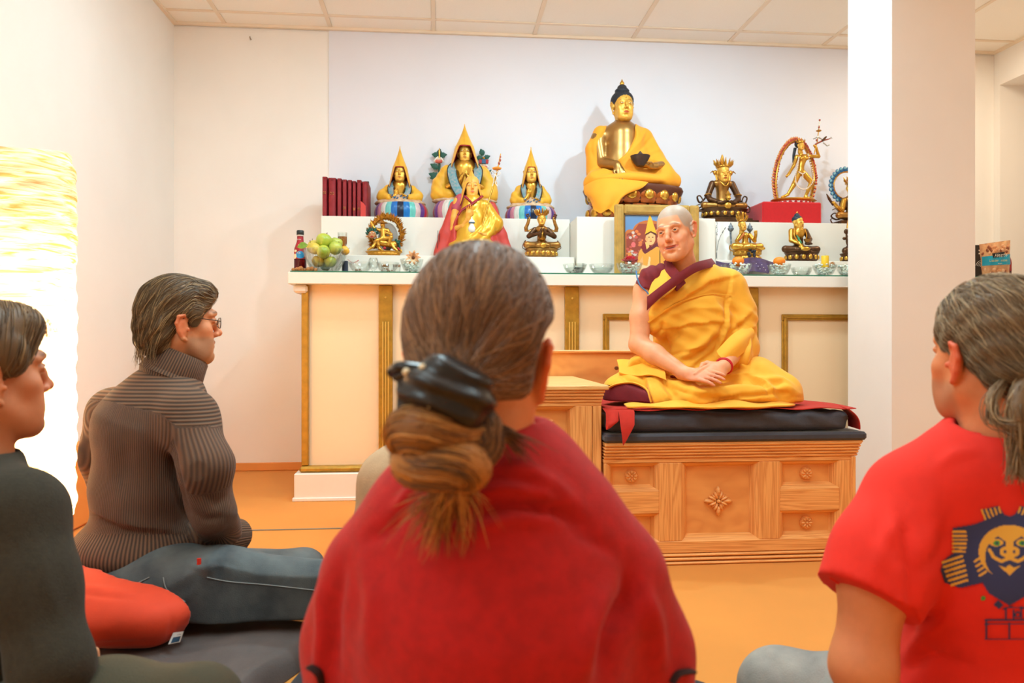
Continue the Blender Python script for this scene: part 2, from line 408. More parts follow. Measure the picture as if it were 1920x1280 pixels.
# ---------------------------------------------------------------- room shell
XL,XR,YB,ZC=-1.585,3.64,4.79,2.68; YF=-2.6
struct('floor',MB().box((XL-.3,YF,-.05),(XR+1.4,YB+.1,0)),mFloor)
struct('trim_1',MB().box((XL+.15,3.27,0.0005),(.55,3.283,.003)),mSeam)
struct('wall_left',MB().box((XL-.12,YF,0),(XL,YB+.12,ZC+.06)),mCream)
struct('wall_back',MB().box((XL,YB,0),(XR+.9,YB+.12,ZC+.06)),mCream)
struct('wall_altar',MB().box((-.674,YB-.008,0),(2.75,YB-.0005,ZC-.012)),mLilac)
wr=struct('wall_right',MB().box((XR,4.735,0),(XR+.22,YB-.001,ZC+.06)).box((XR,3.3,2.455),(XR+.22,4.735,ZC+.06)).box((XR,YF,0),(XR+.22,3.3,ZC+.06)),mCream)
struct('wall_alcove',MB().box((XR+.9,3.0,0),(XR+1.0,YB,ZC)).box((XR+.22,3.1,0),(XR+.9,3.2,ZC)).box((XR+.22,3.2,2.6),(XR+.9,YB,2.68)),mCream)
struct('baseboard_back',MB().box((XL+.001,YB-.012,.001),(XR-.001,YB-.0005,.05),.004),M('orange_baseboard',(226,150,78),.6))
struct('pillar',MB().box((2.08,3.4,0),(2.49,3.786,ZC)),mCream)
struct('trim_2',MB().box((XL+.001,2.7,.001),(XL+.09,YB-.014,.345),.012),mFloor)
cl=struct('ceiling',MB().box((XL-.1,YF,ZC+.03),(XR+1,YB+.1,ZC+.09)),mTile)
# ceiling tiles and their rails
X0,DX=-.663-.6225*1,.6225; xs=[XL]+[X0+DX*k for k in range(8)]+[XR]; ys=[YB-.0005]+[4.595-.62*k for k in range(12)]
tile=None
for i in range(len(xs)-1):
    for j in range(len(ys)-1):
        if ys[j+1]<-2.6: continue
        lo=(xs[i]+.011,ys[j+1]+.011,ZC+.004); hi=(xs[i+1]-.011,ys[j]-.011,ZC+.03)
        struct('ceiling_tile',MB().box(lo,hi,.003),mTile,cl)
for i,x in enumerate(xs[1:-1]): struct('ceiling_rail',MB().box((x-.012,YF,ZC),(x+.012,YB-.009,ZC+.008)),mRail,cl)
for y in ys[1:]: struct('ceiling_rail',MB().box((XL,y-.012,ZC-.0006),(XR,y+.012,ZC+.0075)),mRail,cl)
struct('ceiling_edge_rail',MB().box((XL,YB-.03,ZC-.012),(XR,YB-.009,ZC+.006)).box((XL,YF,ZC-.012),(XL+.022,YB-.03,ZC+.006)).box((XR-.022,YF,ZC-.012),(XR,YB-.03,ZC+.006)),mRail,cl)
# small hook on the back wall
hp=atY(470,73,YB-.01)
tag(obj('wall_hook',MB().tube([(hp[0],YB-.0005,hp[2]),(hp[0],YB-.025,hp[2]-.002),(hp[0],YB-.03,hp[2]+.008)],.003,6),M('steel',(150,130,110),.4,.8)),'tiny metal hook alone high on the cream back wall','hook')
# ---------------------------------------------------------------- altar table
AY=3.85; AX0,AX1=-.74,3.56; AZ=1.119
al=thing('altar_table',(1.2,4.3,0),'long cream altar table with gold pilasters and white top along the back wall','table')
pf=AY+.075      # front face of the body
mPanel=M('cream_panel_paint',(246,218,178),.7,noise=.02,nscale=3)
obj('body',MB().box((AX0+.09,pf,.14),(AX1-.09,YB-.02,AZ-.058)),mPanel,al,0)
obj('plinth',MB().box((AX0+.03,AY+.0,.0),(AX1-.03,YB-.02,.135),.004).box((AX0+.022,AY-.008,.0),(AX1-.022,YB-.02,.018),.003),mWhite,al,0)
obj('gold_base_moulding',MB().box((AX0+.05,AY+.02,.135),(AX1-.05,YB-.03,.165),.01),mGold,al,0,label='gold moulding above the white plinth')
obj('countertop',MB().box((AX0,AY,AZ-.058),(AX1,YB-.015,AZ),.003),mWhite,al,0,label='thick white countertop')
obj('end_bracket',MB().box((AX0+.02,AY+.03,AZ-.1),(AX0+.088,YB-.1,AZ-.059),.01),mWhite,al,0)
def pilaster(x0,x1,corner=False):
    mb=MB().box((x0,pf-.028,.166),(x1,pf+.01,AZ-.0585),.004)
    p=obj('pilaster',mb,mGold,al,0,label='gold painted pilaster')
    if corner: return
    n=3; w=(x1-x0)
    for k in range(n):
        xx=x0+w*(.3+.2*k)
        obj('flute',MB().box((xx-.0035,pf-.033,.25),(xx+.0035,pf-.027,AZ-.24),.0015),mGold2,p,0)
    obj('stud',MB().ball(((x0+x1)/2,pf-.03,AZ-.12),.006,8,5),mGold2,p)
def xa(px,Y): return atY(px,600,Y)[0]
py_=pf-.028
pilaster(xa(565,py_),xa(578,py_),True)
for a,b in ((710,736),(1060,1086),(1396,1423)): pilaster(xa(a,py_),xa(b,py_))
pilaster(2.62,2.68); 
def frame_mould(x0,x1,z0,z1):
    y=pf; 
    for k,(lo,hi) in enumerate((((x0,z0+.0325),(x0+.032,z1-.0325)),((x1-.032,z0+.0325),(x1,z1-.0325)),((x0,z1-.032),(x1,z1)),((x0,z0),(x1,z0+.032)))):
        mb=MB().box((lo[0],y-.012,lo[1]),(hi[0],y+.003,hi[1]),.003)
        c=.009
        mb.box((lo[0]+(c if k<2 else c),y-.02,lo[1]+(c if k>1 else -.02)),(hi[0]-c,y-.01-.0005*k,hi[1]-(c if k>1 else -.02)),.004)
        obj('panel_moulding',mb,mGold,al,0)
zt=atY(1150,588,pf)[2]; zl=.22
frame_mould(xa(1130,pf),xa(1372,pf),zl,zt); frame_mould(xa(1465,pf),2.56,zl,zt)
# white display risers and glass sheet
GZ=AZ+.006
mGlass=thinglass('clear_glass',(250,252,251)); mGlassE=M('glass_edge_green',(70,140,112),.15,trans=.3)
g=obj('glass_sheet',MB().box((AX0+.012,AY+.006,AZ+.0004),(AX1-.02,4.14,AZ+.006)),mGlass,smooth=0); tag(g,'flat sheet of glass with green edge lying on the altar countertop','glass')
e=obj('polished_edge',MB().box((AX0+.012,AY+.001,AZ+.0004),(AX1-.02,AY+.006,AZ+.006)),mGlassE,g,0,label='green glass edge')
SZ=1.243; TZ=1.482; CZ=1.463; SY=4.2; TY=4.4
def riser(name,lo,hi,label):
    o=obj(name,MB().box(lo,hi,.002),mWhite,smooth=0); return tag(o,label,'riser',None)
riser('step_riser',(-.70,SY,AZ+.0004),(.735,TY-.001,SZ),'low white step riser at left, under the flame statue and four-armed bronze')
riser('tier_riser',(-.663,TY,AZ+.0004),(.742,YB-.012,TZ),'tall white riser under the red books and the three statues on striped thrones')
riser('pedestal_riser',(.744,SY-.02,AZ+.0004),(1.524,YB-.012,CZ),'white pedestal box under the large orange-robed statue')
riser('step_riser',(1.526,SY,AZ+.0004),(3.0,TY-.001,SZ-.008),'low white step riser at right, under the small seated gold statues')
riser('tier_riser',(1.526,TY,AZ+.0004),(3.0,YB-.012,TZ),'tall white riser at right under the red cloth box')
# ---------------------------------------------------------------- carved pine bench and side cabinet
BY=2.65; BX0,BX1=.566,1.49; BZ=.425
def bx_(px,Y=BY): return atY(px,900,Y)[0]
def bz_(px,py,Y=BY): return atY(px,py,Y)[2]
def flower(mb,c,r,y,n=8):
    mb.lathe([(r*.98,0),(r,.3*r*.5),(r*.86,r*.28)],(0,0,0),24)
    k0=len(mb.v)
    for i in range(n):
        a=2*PI*i/n; R=rotm(0,0,a)
        mb.ball((math.cos(a)*r*.58,math.sin(a)*r*.58,r*.26),(r*.36,r*.17,r*.16),8,5,R=R)
    mb.ball((0,0,r*.3),(r*.2,r*.2,r*.2),8,5)
    # lay the rosette onto the panel: local z -> -y
    mb.v=[(c[0]+p[0],y-p[2]*1.7,c[1]+p[1]) for p in mb.v]
def rosette(par,x,z,y,r): 
    mb=MB(); flower(mb,(x,z),r,y); obj('carved_rosette',mb,mWoodH,par,40)
def diamond(par,x,z,y,r):
    mb=MB()
    for q in range(4):
        a=q*PI/2
        for da,l,wd in ((0,.62,.16),(.42,.42,.12),(-.42,.42,.12)):
            R=rotm(0,0,a+da); mb.ball((math.cos(a+da)*r*l,math.sin(a+da)*r*l,.004),(r*.36*(1 if da==0 else .8),r*wd,.009),10,5,R=R)
        for da in (.3,-.3):
            aa=a+PI/4*0; p=[(math.cos(a+da+.0)*r*.3+math.cos(t+a)*r*.1,math.sin(a+da)*r*.3+math.sin(t+a)*r*.1,.007) for t in np.linspace(0,5,9)]
            mb.tube(p,r*.045,6)
        b=a+PI/4; mb.ball((math.cos(b)*r*.42,math.sin(b)*r*.42,.003),(r*.2,r*.1,.008),8,5,R=rotm(0,0,b))
    mb.ball((0,0,.006),(r*.14,r*.14,.012),10,6)
    mb.v=[(x+p[0],y-p[2]*1.3,z+p[1]) for p in mb.v]
    obj('carved_ornament',mb,mWoodH,par,40)
def recess(par,x0,x1,z0,z1,y,kind,d=.032):
    """bevelled frame strips sloping to a sunk panel"""
    s=.026
    mb=MB(); A=[(x0,z0),(x1,z0),(x1,z1),(x0,z1)]; B=[(x0+s,z0+s*.7),(x1-s,z0+s*.7),(x1-s,z1-s*.7),(x0+s,z1-s*.7)]
    C=[((a[0]*.45+b[0]*.55),(a[1]*.45+b[1]*.55)) for a,b in zip(A,B)]
    ring=[[(p[0],y,p[1]) for p in A],[(p[0],y+d*.35,p[1]) for p in C],[(p[0],y+d*.45,p[1]) for p in C],[(p[0],y+d,p[1]) for p in B]]
    for k in range(4):
        n=(k+1)%4; m2=MB()
        for r in range(3): m2.add([ring[r][k],ring[r][n],ring[r+1][n],ring[r+1][k]],[(0,1,2,3)])
        obj('panel_moulding',m2,mWoodH if k%2==0 else mWoodV,par,0)
    p=obj('panel',MB().box((x0+s*.5,y+d,z0),(x1-s*.5,y+d+.012,z1)),mPly,par,0)
    cx,cz=(x0+x1)/2,(z0+z1)/2
    if kind=='r': rosette(p,cx,cz,y+d,.023)
    if kind=='d': diamond(p,cx,cz-.005,y+d,.054)
bn=thing('carved_bench',((BX0+BX1)/2,3.0,0),'long carved pine bench with square panels under the yellow-robed person','bench')
bD=3.38
obj('carcass',MB().box((BX0+.005,BY+.05,.0),(BX1-.022,bD,BZ-.05)),mWoodV,bn,0)
# cornice with grooves
z1=BZ; z0=bz_(1350,858)
mb=MB(); hN=5; hh=(z1-z0)/hN
for k in range(hN): mb.box((BX0,BY-.006-.004*k,z0+hh*k+.0012),(BX1+.002*k,bD,z0+hh*(k+1)),.0035)
obj('cornice',mb,mWoodH,bn,0)
obj('top_board',MB().box((BX0,BY-.02,BZ-.004),(BX1+.012,bD,BZ+.004),.002),mWoodH,bn,0)
zr0=bz_(1350,866); obj('rail',MB().box((BX0,BY+.0,zr0),(BX1-.02,BY+.05,z0),.002),mWoodH,bn,0)
zb1=bz_(1350,1012); zb0=bz_(1350,1034)
obj('rail',MB().box((BX0,BY-.004,zb0),(BX1-.02,BY+.05,zb1),.002),mWoodH,bn,0)
mb=MB()
for k in range(3): mb.box((BX0,BY-.022+.005*k,.001+zb0/3*k),(BX1-.012+.002,BY+.05,.001+zb0/3*(k+1)-.003),.004)
obj('base_moulding',mb,mWoodH,bn,0)
st=[(BX0+.0005,BX0+.012),(bx_(1236),bx_(1278)),(bx_(1424),bx_(1462)),(bx_(1574),BX1-.02)]
for a,b in st: obj('stile',MB().box((a,BY-.002,zb1),(b,BY+.05,zr0),.002),mWoodV,bn,0)
obj('corner_post',MB().box((BX1-.024,BY-.008,.04),(BX1-.008,BY+.06,z0),.003),mWoodV,bn,0)
zm1=bz_(1350,918); zm0=bz_(1350,960)
for a,b in ((st[0][1],st[1][0]),(st[2][1],st[3][0])):
    obj('rail',MB().box((a,BY-.001,zm0),(b,BY+.05,zm1),.002),mWoodH,bn,0)
    recess(bn,a,b,zm1,zr0,BY,'r'); recess(bn,a,b,zb1,zm0,BY,'r')
recess(bn,st[1][1],st[2][0],zb1,zr0,BY,'d')
zbb=.742
obj('backboard',MB().box((-.02,3.385,.02),(1.02,3.41,zbb-.012),.002),mPly,bn,0)
obj('backboard_cap',MB().box((-.03,3.37,zbb-.014),(1.03,3.425,zbb),.004),mWoodH,bn,0)
obj('knot',MB().ball((atY(1156,690,3.384)[0],3.3855,atY(1156,690,3.384)[2]),(.011,.0018,.009),10,5),M('dark_knot',(120,66,26),.6),bn,label='dark wood knot')
# side cabinet
cb=thing('side_cabinet',(.29,2.9,0),'taller carved pine side cabinet with rosette panels beside the bench','cabinet')
CX0,CX1=.0,.560; cZ=.628; cy=2.655
obj('carcass',MB().box((CX0,cy+.05,.0),(CX1,3.36,cZ-.07)),mWoodV,cb,0)
obj('top',MB().box((CX0-.02,cy-.022,cZ-.016),(CX1+.022,3.366,cZ),.003),mWoodTop,cb,0,label='pale pine top board')
mb=MB(); z1=cZ-.016; z0=z1-.045
for k in range(4): mb.box((CX0-.003*k,cy-.004-.004*k,z0+.01125*k+.001),(CX1+.001+.003*k,3.36,z0+.01125*(k+1)),.003)
obj('cornice',mb,mWoodH,cb,0)
zz=[bz_(1042,762),bz_(1042,832),bz_(1042,872),bz_(1042,958),bz_(1042,1010)]
obj('rail',MB().box((CX0,cy,zz[0]),(CX1,cy+.05,z0),.002),mWoodH,cb,0)
for a,b in ((CX0,CX0+.055),(CX1-.032,CX1-.001),(CX1-.095,CX1-.034)): obj('stile',MB().box((a,cy-.002,.05),(b,cy+.05,zz[0]),.002),mWoodV,cb,0)
obj('base_moulding',MB().box((CX0-.004,cy-.02,.001),(CX1,cy+.05,.05),.004),mWoodH,cb,0)
xm=(CX0+.055+CX1-.095)/2
obj('stile',MB().box((xm-.03,cy-.001,.05),(xm+.03,cy+.05,zz[0]),.002),mWoodV,cb,0)
for a,b in ((CX0+.055,xm-.03),(xm+.03,CX1-.095)):
    obj('rail',MB().box((a,cy,zz[2]),(b,cy+.05,zz[1]),.002),mWoodH,cb,0)
    recess(cb,a,b,zz[1],zz[0],cy,'r'); recess(cb,a,b,.2,zz[2],cy,'r')
    obj('rail',MB().box((a,cy,.05),(b,cy+.05,.2),.002),mWoodH,cb,0)
# mattress, thin pad, red cloth
mNavy=M('charcoal_navy_cloth',(62,62,70),.6,noise=.2,nscale=30,bump=.15,bscale=300,sheen=.2)
pd=obj('seat_pad',MB().box((BX0-.002,BY-.03,BZ+.0046),(bx_(1627,BY-.03),bD-.01,BZ+.034),.008),mNavy,smooth=40); tag(pd,'thin dark navy pad lying on the top of the pine bench','pad')
def mat_fn():
    S=SDF((BX0-.02,BY-.06,BZ+.02),(BX1+.06,bD+.02,BZ+.13),.012)
    x1=bx_(1592,BY-.01)
    S.box(((BX0+.012+x1)/2,(BY-.012+bD-.03)/2,BZ+.0712),((x1-BX0-.012)/2,(bD-.03-BY+.012)/2,.033),.02)
    S.disp(lambda X,Y,Z:.006*np.sin((X*1.0+Z*2.2)*38+1.5*np.sin(X*9))*(Y<BY+.06)*np.clip((X-.75)*3,0,1)*np.clip((Z-BZ-.048)*50,0,1))
    return S.mesh(1)
mt=obj('mattress',mat_fn(),mNavy,smooth=180); tag(mt,'dark navy cushion mattress on the thin pad of the bench','mattress')
MTZ=BZ+.106
mRedC=M('red_felt_cloth',(190,40,24),.9,noise=.12,nscale=40,bump=.1,bscale=400,sheen=.05)
def redcloth():
    mb=MB(); yF=BY-.036
    def fn(u,v):
        x=BX0+.02+u*(bx_(1604,BY)-BX0-.02); y=yF+.034-.02*math.sin(u*9)*.4+v*(.66); z=MTZ+.012+.003*math.sin(u*31+v*8)
        return (x,y,z)
    mb.grid(fn,40,14,thick=.003)
    # hanging left corner and right corner
    a,b,c=atY(1162,790,yF-.022),atY(1196,784,yF-.02),atY(1168,836,yF-.034)
    def tri(u,v):
        top=np.array(a)*(1-u)+np.array(b)*u+V(0,.03,.0)*(1-v)*0
        p=top*(1-v)+np.array(c)*v; p=p+V(0,-.004*math.sin(v*PI),0)
        if v==0: p=V(p[0],BY+.02,MTZ+.014)
        elif v<.2: p=V(p[0],yF,MTZ+.004)
        return p
    mb.grid(tri,8,8,thick=.003)
    d,e,f=V(atY(1590,782,yF)[0],yF,MTZ+.010),V(bx_(1600,BY),BY+.12,MTZ+.012),atY(1612,805,yF+.02)
    def tr2(u,v):
        top=np.array(d)*(1-u)+np.array(e)*u; q=np.array(f)+V(.0,.08,.004)*u
        return top*(1-v)+q*v+V(.014*math.sin(v*PI),0,.004*math.sin(v*PI))
    mb.grid(tr2,8,8,thick=.003)
    def tr3(u,v):   # left fold drooping in front of the mattress end
        top=np.array(atY(1137,783,yF-.01))*(1-u)+np.array(atY(1162,786,yF-.01))*u
        bot=np.array(atY(1137,806,yF-.022))*(1-u)+np.array(atY(1150,796,yF-.028))*u
        p=top*(1-v)+bot*v+V(0,-.012*math.sin(v*PI)*math.sin(u*PI),0); return V(p[0],BY+.02,MTZ+.014) if v==0 else V(p[0],yF-.002,MTZ+.004) if v<.2 else p
    mb.grid(tr3,8,8,thick=.003)
    return mb
rc=obj('red_cloth',redcloth(),mRedC,smooth=60); tag(rc,'red felt cloth spread over the bench mattress with pointed hanging corners','cloth')
# ---------------------------------------------------------------- people
def H(rz,rx=0,ry=0): return np.array(Matrix.Rotation(math.radians(rz),3,'Z')@Matrix.Rotation(math.radians(rx),3,'X')@Matrix.Rotation(math.radians(ry),3,'Y'))
def srgb(c): return np.array(lin(c))
def head(pos,R,s,skin,lip,brow,chin=1.,earz=0.,ears=1.,h=.0023,smile=0.,stub=None,neck=None,hairc=None,gold=False,eyeR=True,jaw=1.,nose=1.,wid=1.,lobes=0.,browup=0.,hairline=None,redear=None):
    """head and neck in one skin; local axes x right, y forward, z up; returns world verts, quads, colours"""
    S=SDF((-.115,-.14,-.24),(.115,.15,.145),h/s if s<.6 else h)
    w=wid
    S.ell((0,-.014,.045),(.074*w,.093,.08),k=0)
    S.ell((0,.028,-.015),(.061*w,.06,.092),k=.03)
    S.chain([(-.05*w,-.005,-.052),(-.03*w*jaw,.055,-.092),(0,.072,-.1),(.03*w*jaw,.055,-.092),(.05*w,-.005,-.052)],[.02,.018*chin,.017*chin,.018*chin,.02],k=.03)
    S.ell((0,.079,-.098),(.017*jaw,.014*chin,.014*chin),k=.018)
    for q in (-1,1):
        S.ell((q*.042*w,.058,-.022),(.021,.02,.018),k=.022)
        S.ell((q*.035,.066,-.058),(.02,.018,.025),k=.025)
        if not gold: S.chain([(q*.012,.087,.024),(q*.03,.086,.03+browup),(q*.047,.072,.025)],[.006,.006,.0055],k=.016)
        S.ell((q*.0315*w,.094,.007),(.0175,.013,.0105),k=.008,op='sub')
    # nose
    S.chain([(0,.086,.02),(0,.096,.0),(0,.108*1.0,-.024)],[.0075,.0085,.009],k=.012)
    S.ell((0,.1085,-.028),(.0105*nose,.0115,.0095),k=.008)
    for q in (-1,1):
        S.ell((q*.0125*nose,.098,-.033),(.0075,.0095,.0075),k=.006)
        S.ell((q*.0065,.102,-.041),(.0035,.005,.004),k=.003,op='sub')
    # mouth
    up=smile*.006
    ml=.021+.010*smile
    S.ell((0,.08,-.062),(.026,.014,.02),k=.02)
    S.chain([(-ml,.078,-.0615+up),(-.006,.0935,-.0565),(0,.0935,-.058),(.006,.0935,-.0565),(ml,.078,-.0615+up)],[.0025,.0052,.005,.0052,.0025],k=.004)
    S.chain([(-ml,.078,-.0635+up),(0,.0925,-.0705),(ml,.078,-.0635+up)],[.0025,.0062,.0025],k=.004)
    S.chain([(-ml,.085,-.0625+up),(0,.1005,-.0635-.001*smile),(ml,.085,-.0625+up)],[.0012,(.0012 if gold else .0026)+.0052*smile,.0012],k=.0015,op='sub')
    S.ell((0,.092,-.083),(.016,.006,.005),k=.008,op='sub')
    if smile>0:
        for q in (-1,1):
            S.chain([(q*.019,.099,-.032),(q*.031,.091,-.052),(q*.033,.083,-.07)],[.0035,.004,.003],k=.01,op='sub')
            S.ell((q*.038,.072,-.035),(.016,.014,.013),k=.015)
    # lids
    for q in (-1,1):
        e=V(q*.0315*w,.0775,.007)
        S.ell(e,(.0128,.0128,.0125),k=.002)
        if not gold: S.ell(e+V(0,.0135,-.0004),(.0110,.010,.0054),k=.002,op='sub')
        S.chain([e+V(-q*.0125,.007,.0005),e+V(0,.0135,.0062),e+V(q*.0125,.006,.001)],[.0022,.0026,.0022],k=.004)
        S.chain([e+V(-q*.0125,.007,-.0005),e+V(0,.0125,-.0062),e+V(q*.0125,.006,-.001)],[.0018,.0022,.0018],k=.004)
    # ears
    for q in (-1,1):
        x=q*.074*w; ez=V(0,0,earz); e_=ears
        Z=lambda a,b,c:V(x+q*a,b*e_,c*e_)+ez
        S.ell(Z(.001,-.010,.002),(.0095,.017*e_,.029*e_),R=rotm(.15,0,q*.35),k=.006)
        S.chain([Z(0,.002,.022),Z(.009,-.008,.034),Z(.013,-.022,.03),Z(.012,-.027,.012),Z(.008,-.02,-.008),Z(.004,-.008,-.026),Z(.001,0,-.03-lobes)],[.004,.0045,.0048,.0046,.0045,.0055,.005],k=.004)
        S.ell(Z(.0135,-.008,.004),(.005,.008*e_,.012*e_),R=rotm(.15,0,q*.35),k=.004,op='sub')
        S.ell(Z(.0075,.004,-.002),(.004,.004,.006),k=.004)
    # neck
    if neck is not None:
        n=R.T@((np.array(neck)-np.array(pos))/s); n=n*min(1,.235/abs(n[2]))
        S.cap((0,-.022,-.045),n,.05*w,.056*w,k=.03)
        for q in (-1,1): S.cap((q*.046*w,-.018,-.03),(n[0]+q*.014,n[1]+.04,n[2]),.011,.011,k=.02)
        S.ell((n[0]*.5,.028+n[1]*.4,n[2]*.55),(.014,.012,.018),k=.02)
    v,F=S.mesh(1)
    x,y,z=v.T; C=np.tile(srgb(skin),(len(v),1))
    def mixc(c,a):
        nonlocal C
        a=np.clip(a,0,1)[:,None]; C=C*(1-a)+srgb(c)*a
    red=(min(255,skin[0]),int(skin[1]*.8),int(skin[2]*.74))
    if not gold:
        for q in (-1,1): mixc(red,.6*np.exp(-(((x-q*.042)/.02)**2+((z+.028)/.018)**2))*(y>.04))
        mixc(red,.6*np.exp(-((x/.014)**2+((z+.03)/.014)**2))*(y>.09))
        mixc(redear or red,.75*smoothstep(.075*w,.084*w,np.abs(x))*(z>-.045))
        if stub is not None:
            a=.6*smoothstep(-.036,-.052,z)*smoothstep(-.01,.015,y)*(z>-.125)+.5*np.exp(-(((z+.047)/.008)**2+(x/.026)**2))*(y>.07)
            mixc(stub,np.clip(a,0,.75))
    lp=np.exp(-(np.maximum(np.abs(z+.0635-up*(np.abs(x)/ml)**2)-.0085*(1-(np.abs(x)/(ml+.003))**2).clip(0,1),0)/.0016)**2)*(np.abs(x)<ml+.002)*(y>.07)
    mixc(lip,.85*lp)
    for q in (-1,1):
        zc=.031+browup+.004*np.sin((np.abs(x)-.012)/.036*PI)
        mixc(brow,.8*np.exp(-((z-zc)/.0035)**2)*smoothstep(.009,.015,q*x)*smoothstep(.054,.044,q*x)*(y>.05))
        mixc(brow,.5*np.exp(-((z-.0125)/.0018)**2)*(np.abs(q*x-.0315)<.013)*(y>.07)*(not gold))
    if smile>0: mixc((70,25,18),np.exp(-((z+.0637)/.002)**2)*(np.abs(x)<ml*.75)*(y>.07)*(y<.0925))
    if hairc is not None:
        hl=hairline if hairline is not None else .075
        lim=hl-.055*smoothstep(.04,.066,np.abs(x))-.10*smoothstep(.03,-.05,y)
        a=smoothstep(-.006,.008,z-lim)*smoothstep(.085,.074,np.abs(x)/w*(1+0*z))
        mixc(hairc,a*.85)
    vw=(v*s)@R.T+np.array(pos)
    return vw,F,C
def L2W(pos,R,s,p): return np.array(pos)+R@(np.array(p)*s)
def eyes(par,pos,R,s,gaze,iris=(92,120,130),w=1.,only=None):
    for q in (-1,1):
        c=L2W(pos,R,s,(q*.0315*w,.0785,.007)); g=np.array(gaze)-c; g/=np.linalg.norm(g)
        # polar axis along the gaze
        zx=np.array(Vector(g).to_track_quat('Z','Y').to_matrix())
        mb=MB(); mb.ball((0,0,0),.0122*s,16,14)
        mi=[]
        for f in mb.f:
            zc=np.mean([mb.v[i][2] for i in f])/(.0122*s); mi.append(2 if zc>.955 else 1 if zc>.84 else 0)
        mb.mi=mi; mb.v=[tuple(zx@np.array(p)+c) for p in mb.v]
        obj('eye',mb,[M('eye_white',(236,226,214),.2),M('iris_%d_%d_%d'%iris,iris,.15),M('pupil',(14,10,8),.1)],par,180)
def join(*parts):
    vs,fs,cs=[],[],[];k=0
    for v,F,c in parts:
        vs.append(v);fs.append(F+k);cs.append(c);k+=len(v)
    return np.concatenate(vs),np.concatenate(fs),np.concatenate(cs)
def paint(v,rgb): return np.tile(srgb(rgb),(len(v),1))
def bvh(v,F): return BVHTree.FromPolygons([tuple(p) for p in v],[tuple(int(i) for i in q) for q in F])
def hand(S,wr,d,n,side,L=.17,curl=(.5,.55,.6,.65),thumb=(.4,.3),spread=.05,k=.006):
    """wr wrist, d pointing direction, n back-of-hand normal; side +1 puts the thumb on the cross(d,n) side"""
    wr=np.array(wr,float); d=np.array(d,float)/np.linalg.norm(d); n=np.array(n,float); n-=d*(n@d); n/=np.linalg.norm(n); t=np.cross(d,n)*side
    P=L*.5; pc=wr+d*P*.55
    S.ell(pc,(P*.62,L*.235,L*.085),R=np.stack([d,t,n],1),k=k)
    S.cap(wr-d*.02,wr+d*.02,L*.15,L*.16,k=.01)
    ln=(.40,.45,.42,.33)
    for i in range(4):
        o=(.5-i/3.)*.36*L
        b=wr+d*P*.92+t*o; a=0; pts=[b]; p=b
        dirn=d+t*(1.5-i)*spread
        for j,fr in enumerate((.46,.31,.23)):
            a+=curl[i]*(.75 if j==0 else 1.)
            q=dirn*math.cos(a)-n*math.sin(a); p=p+q/np.linalg.norm(q)*ln[i]*L*fr*1.05; pts.append(p)
        S.chain([wr+d*P*.5+t*o*.7]+pts,[L*.05,L*.05,L*.046,L*.042,L*.036],k=.0022)
    b=wr+d*P*.22+t*L*.17-n*L*.03
    p1=b+(d*.75+t*.65-n*.1)*L*.19; p2=p1+(d*math.cos(thumb[0])-t*math.sin(thumb[0])*.35-n*thumb[1]*.6+t*.2)*L*.17; p3=p2+(d*math.cos(thumb[0]*1.6)-t*math.sin(thumb[0]*1.6)*.5-n*thumb[1])*L*.12
    S.chain([b,p1,p2,p3],[L*.07,L*.058,L*.052,L*.04],k=.006)
def strands(tree,paths,rad,cols,n=14,lift=.0015,jit=.004,seg=4,proj=True,taper=.4):
    """hair strands: each path (coarse points) is laid on the hair mass"""
    mb=MB(); C=[]
    for P in paths:
        Q=bez(P,n); j=RNG.normal(0,jit,3); j2=RNG.normal(0,jit,3); out=[]; ph=RNG.uniform(0,6)
        lf=lift*RNG.uniform(.2,1.6)
        for i,q in enumerate(Q):
            t=i/(n-1); q=q+j*(1-t)+j2*t+RNG.normal(0,jit*.08,3)
            if proj:
                r=tree.find_nearest(Vector(q))
                if r[0] is not None: q=np.array(r[0])+np.array(r[1])*lf
            out.append(q)
        out=np.array(out)
        for _ in range(2): out[1:-1]=(out[:-2]+out[1:-1]*2+out[2:])/4
        k0=len(mb.v); r=rad*RNG.uniform(.6,1.3)
        mb.tube(out,r*(1-taper*np.abs(np.linspace(-1,1,n))**2),seg,cap=False,flat=.7)
        c=srgb(cols[RNG.integers(len(cols))])*RNG.uniform(.75,1.2); C+= [c]*(len(mb.v)-k0)
    return mb,np.array(C)
mSkin=M('skin',(230,160,120),.5,attr='Col',noise=.06,nscale=60,sss=.12,bump=.06,bscale=350)
mHair=M('hair',(90,60,40),.5,attr='Col',spec=.4)
mStrand=M('hair_strand',(90,60,40),.46,attr='Col',spec=.5)
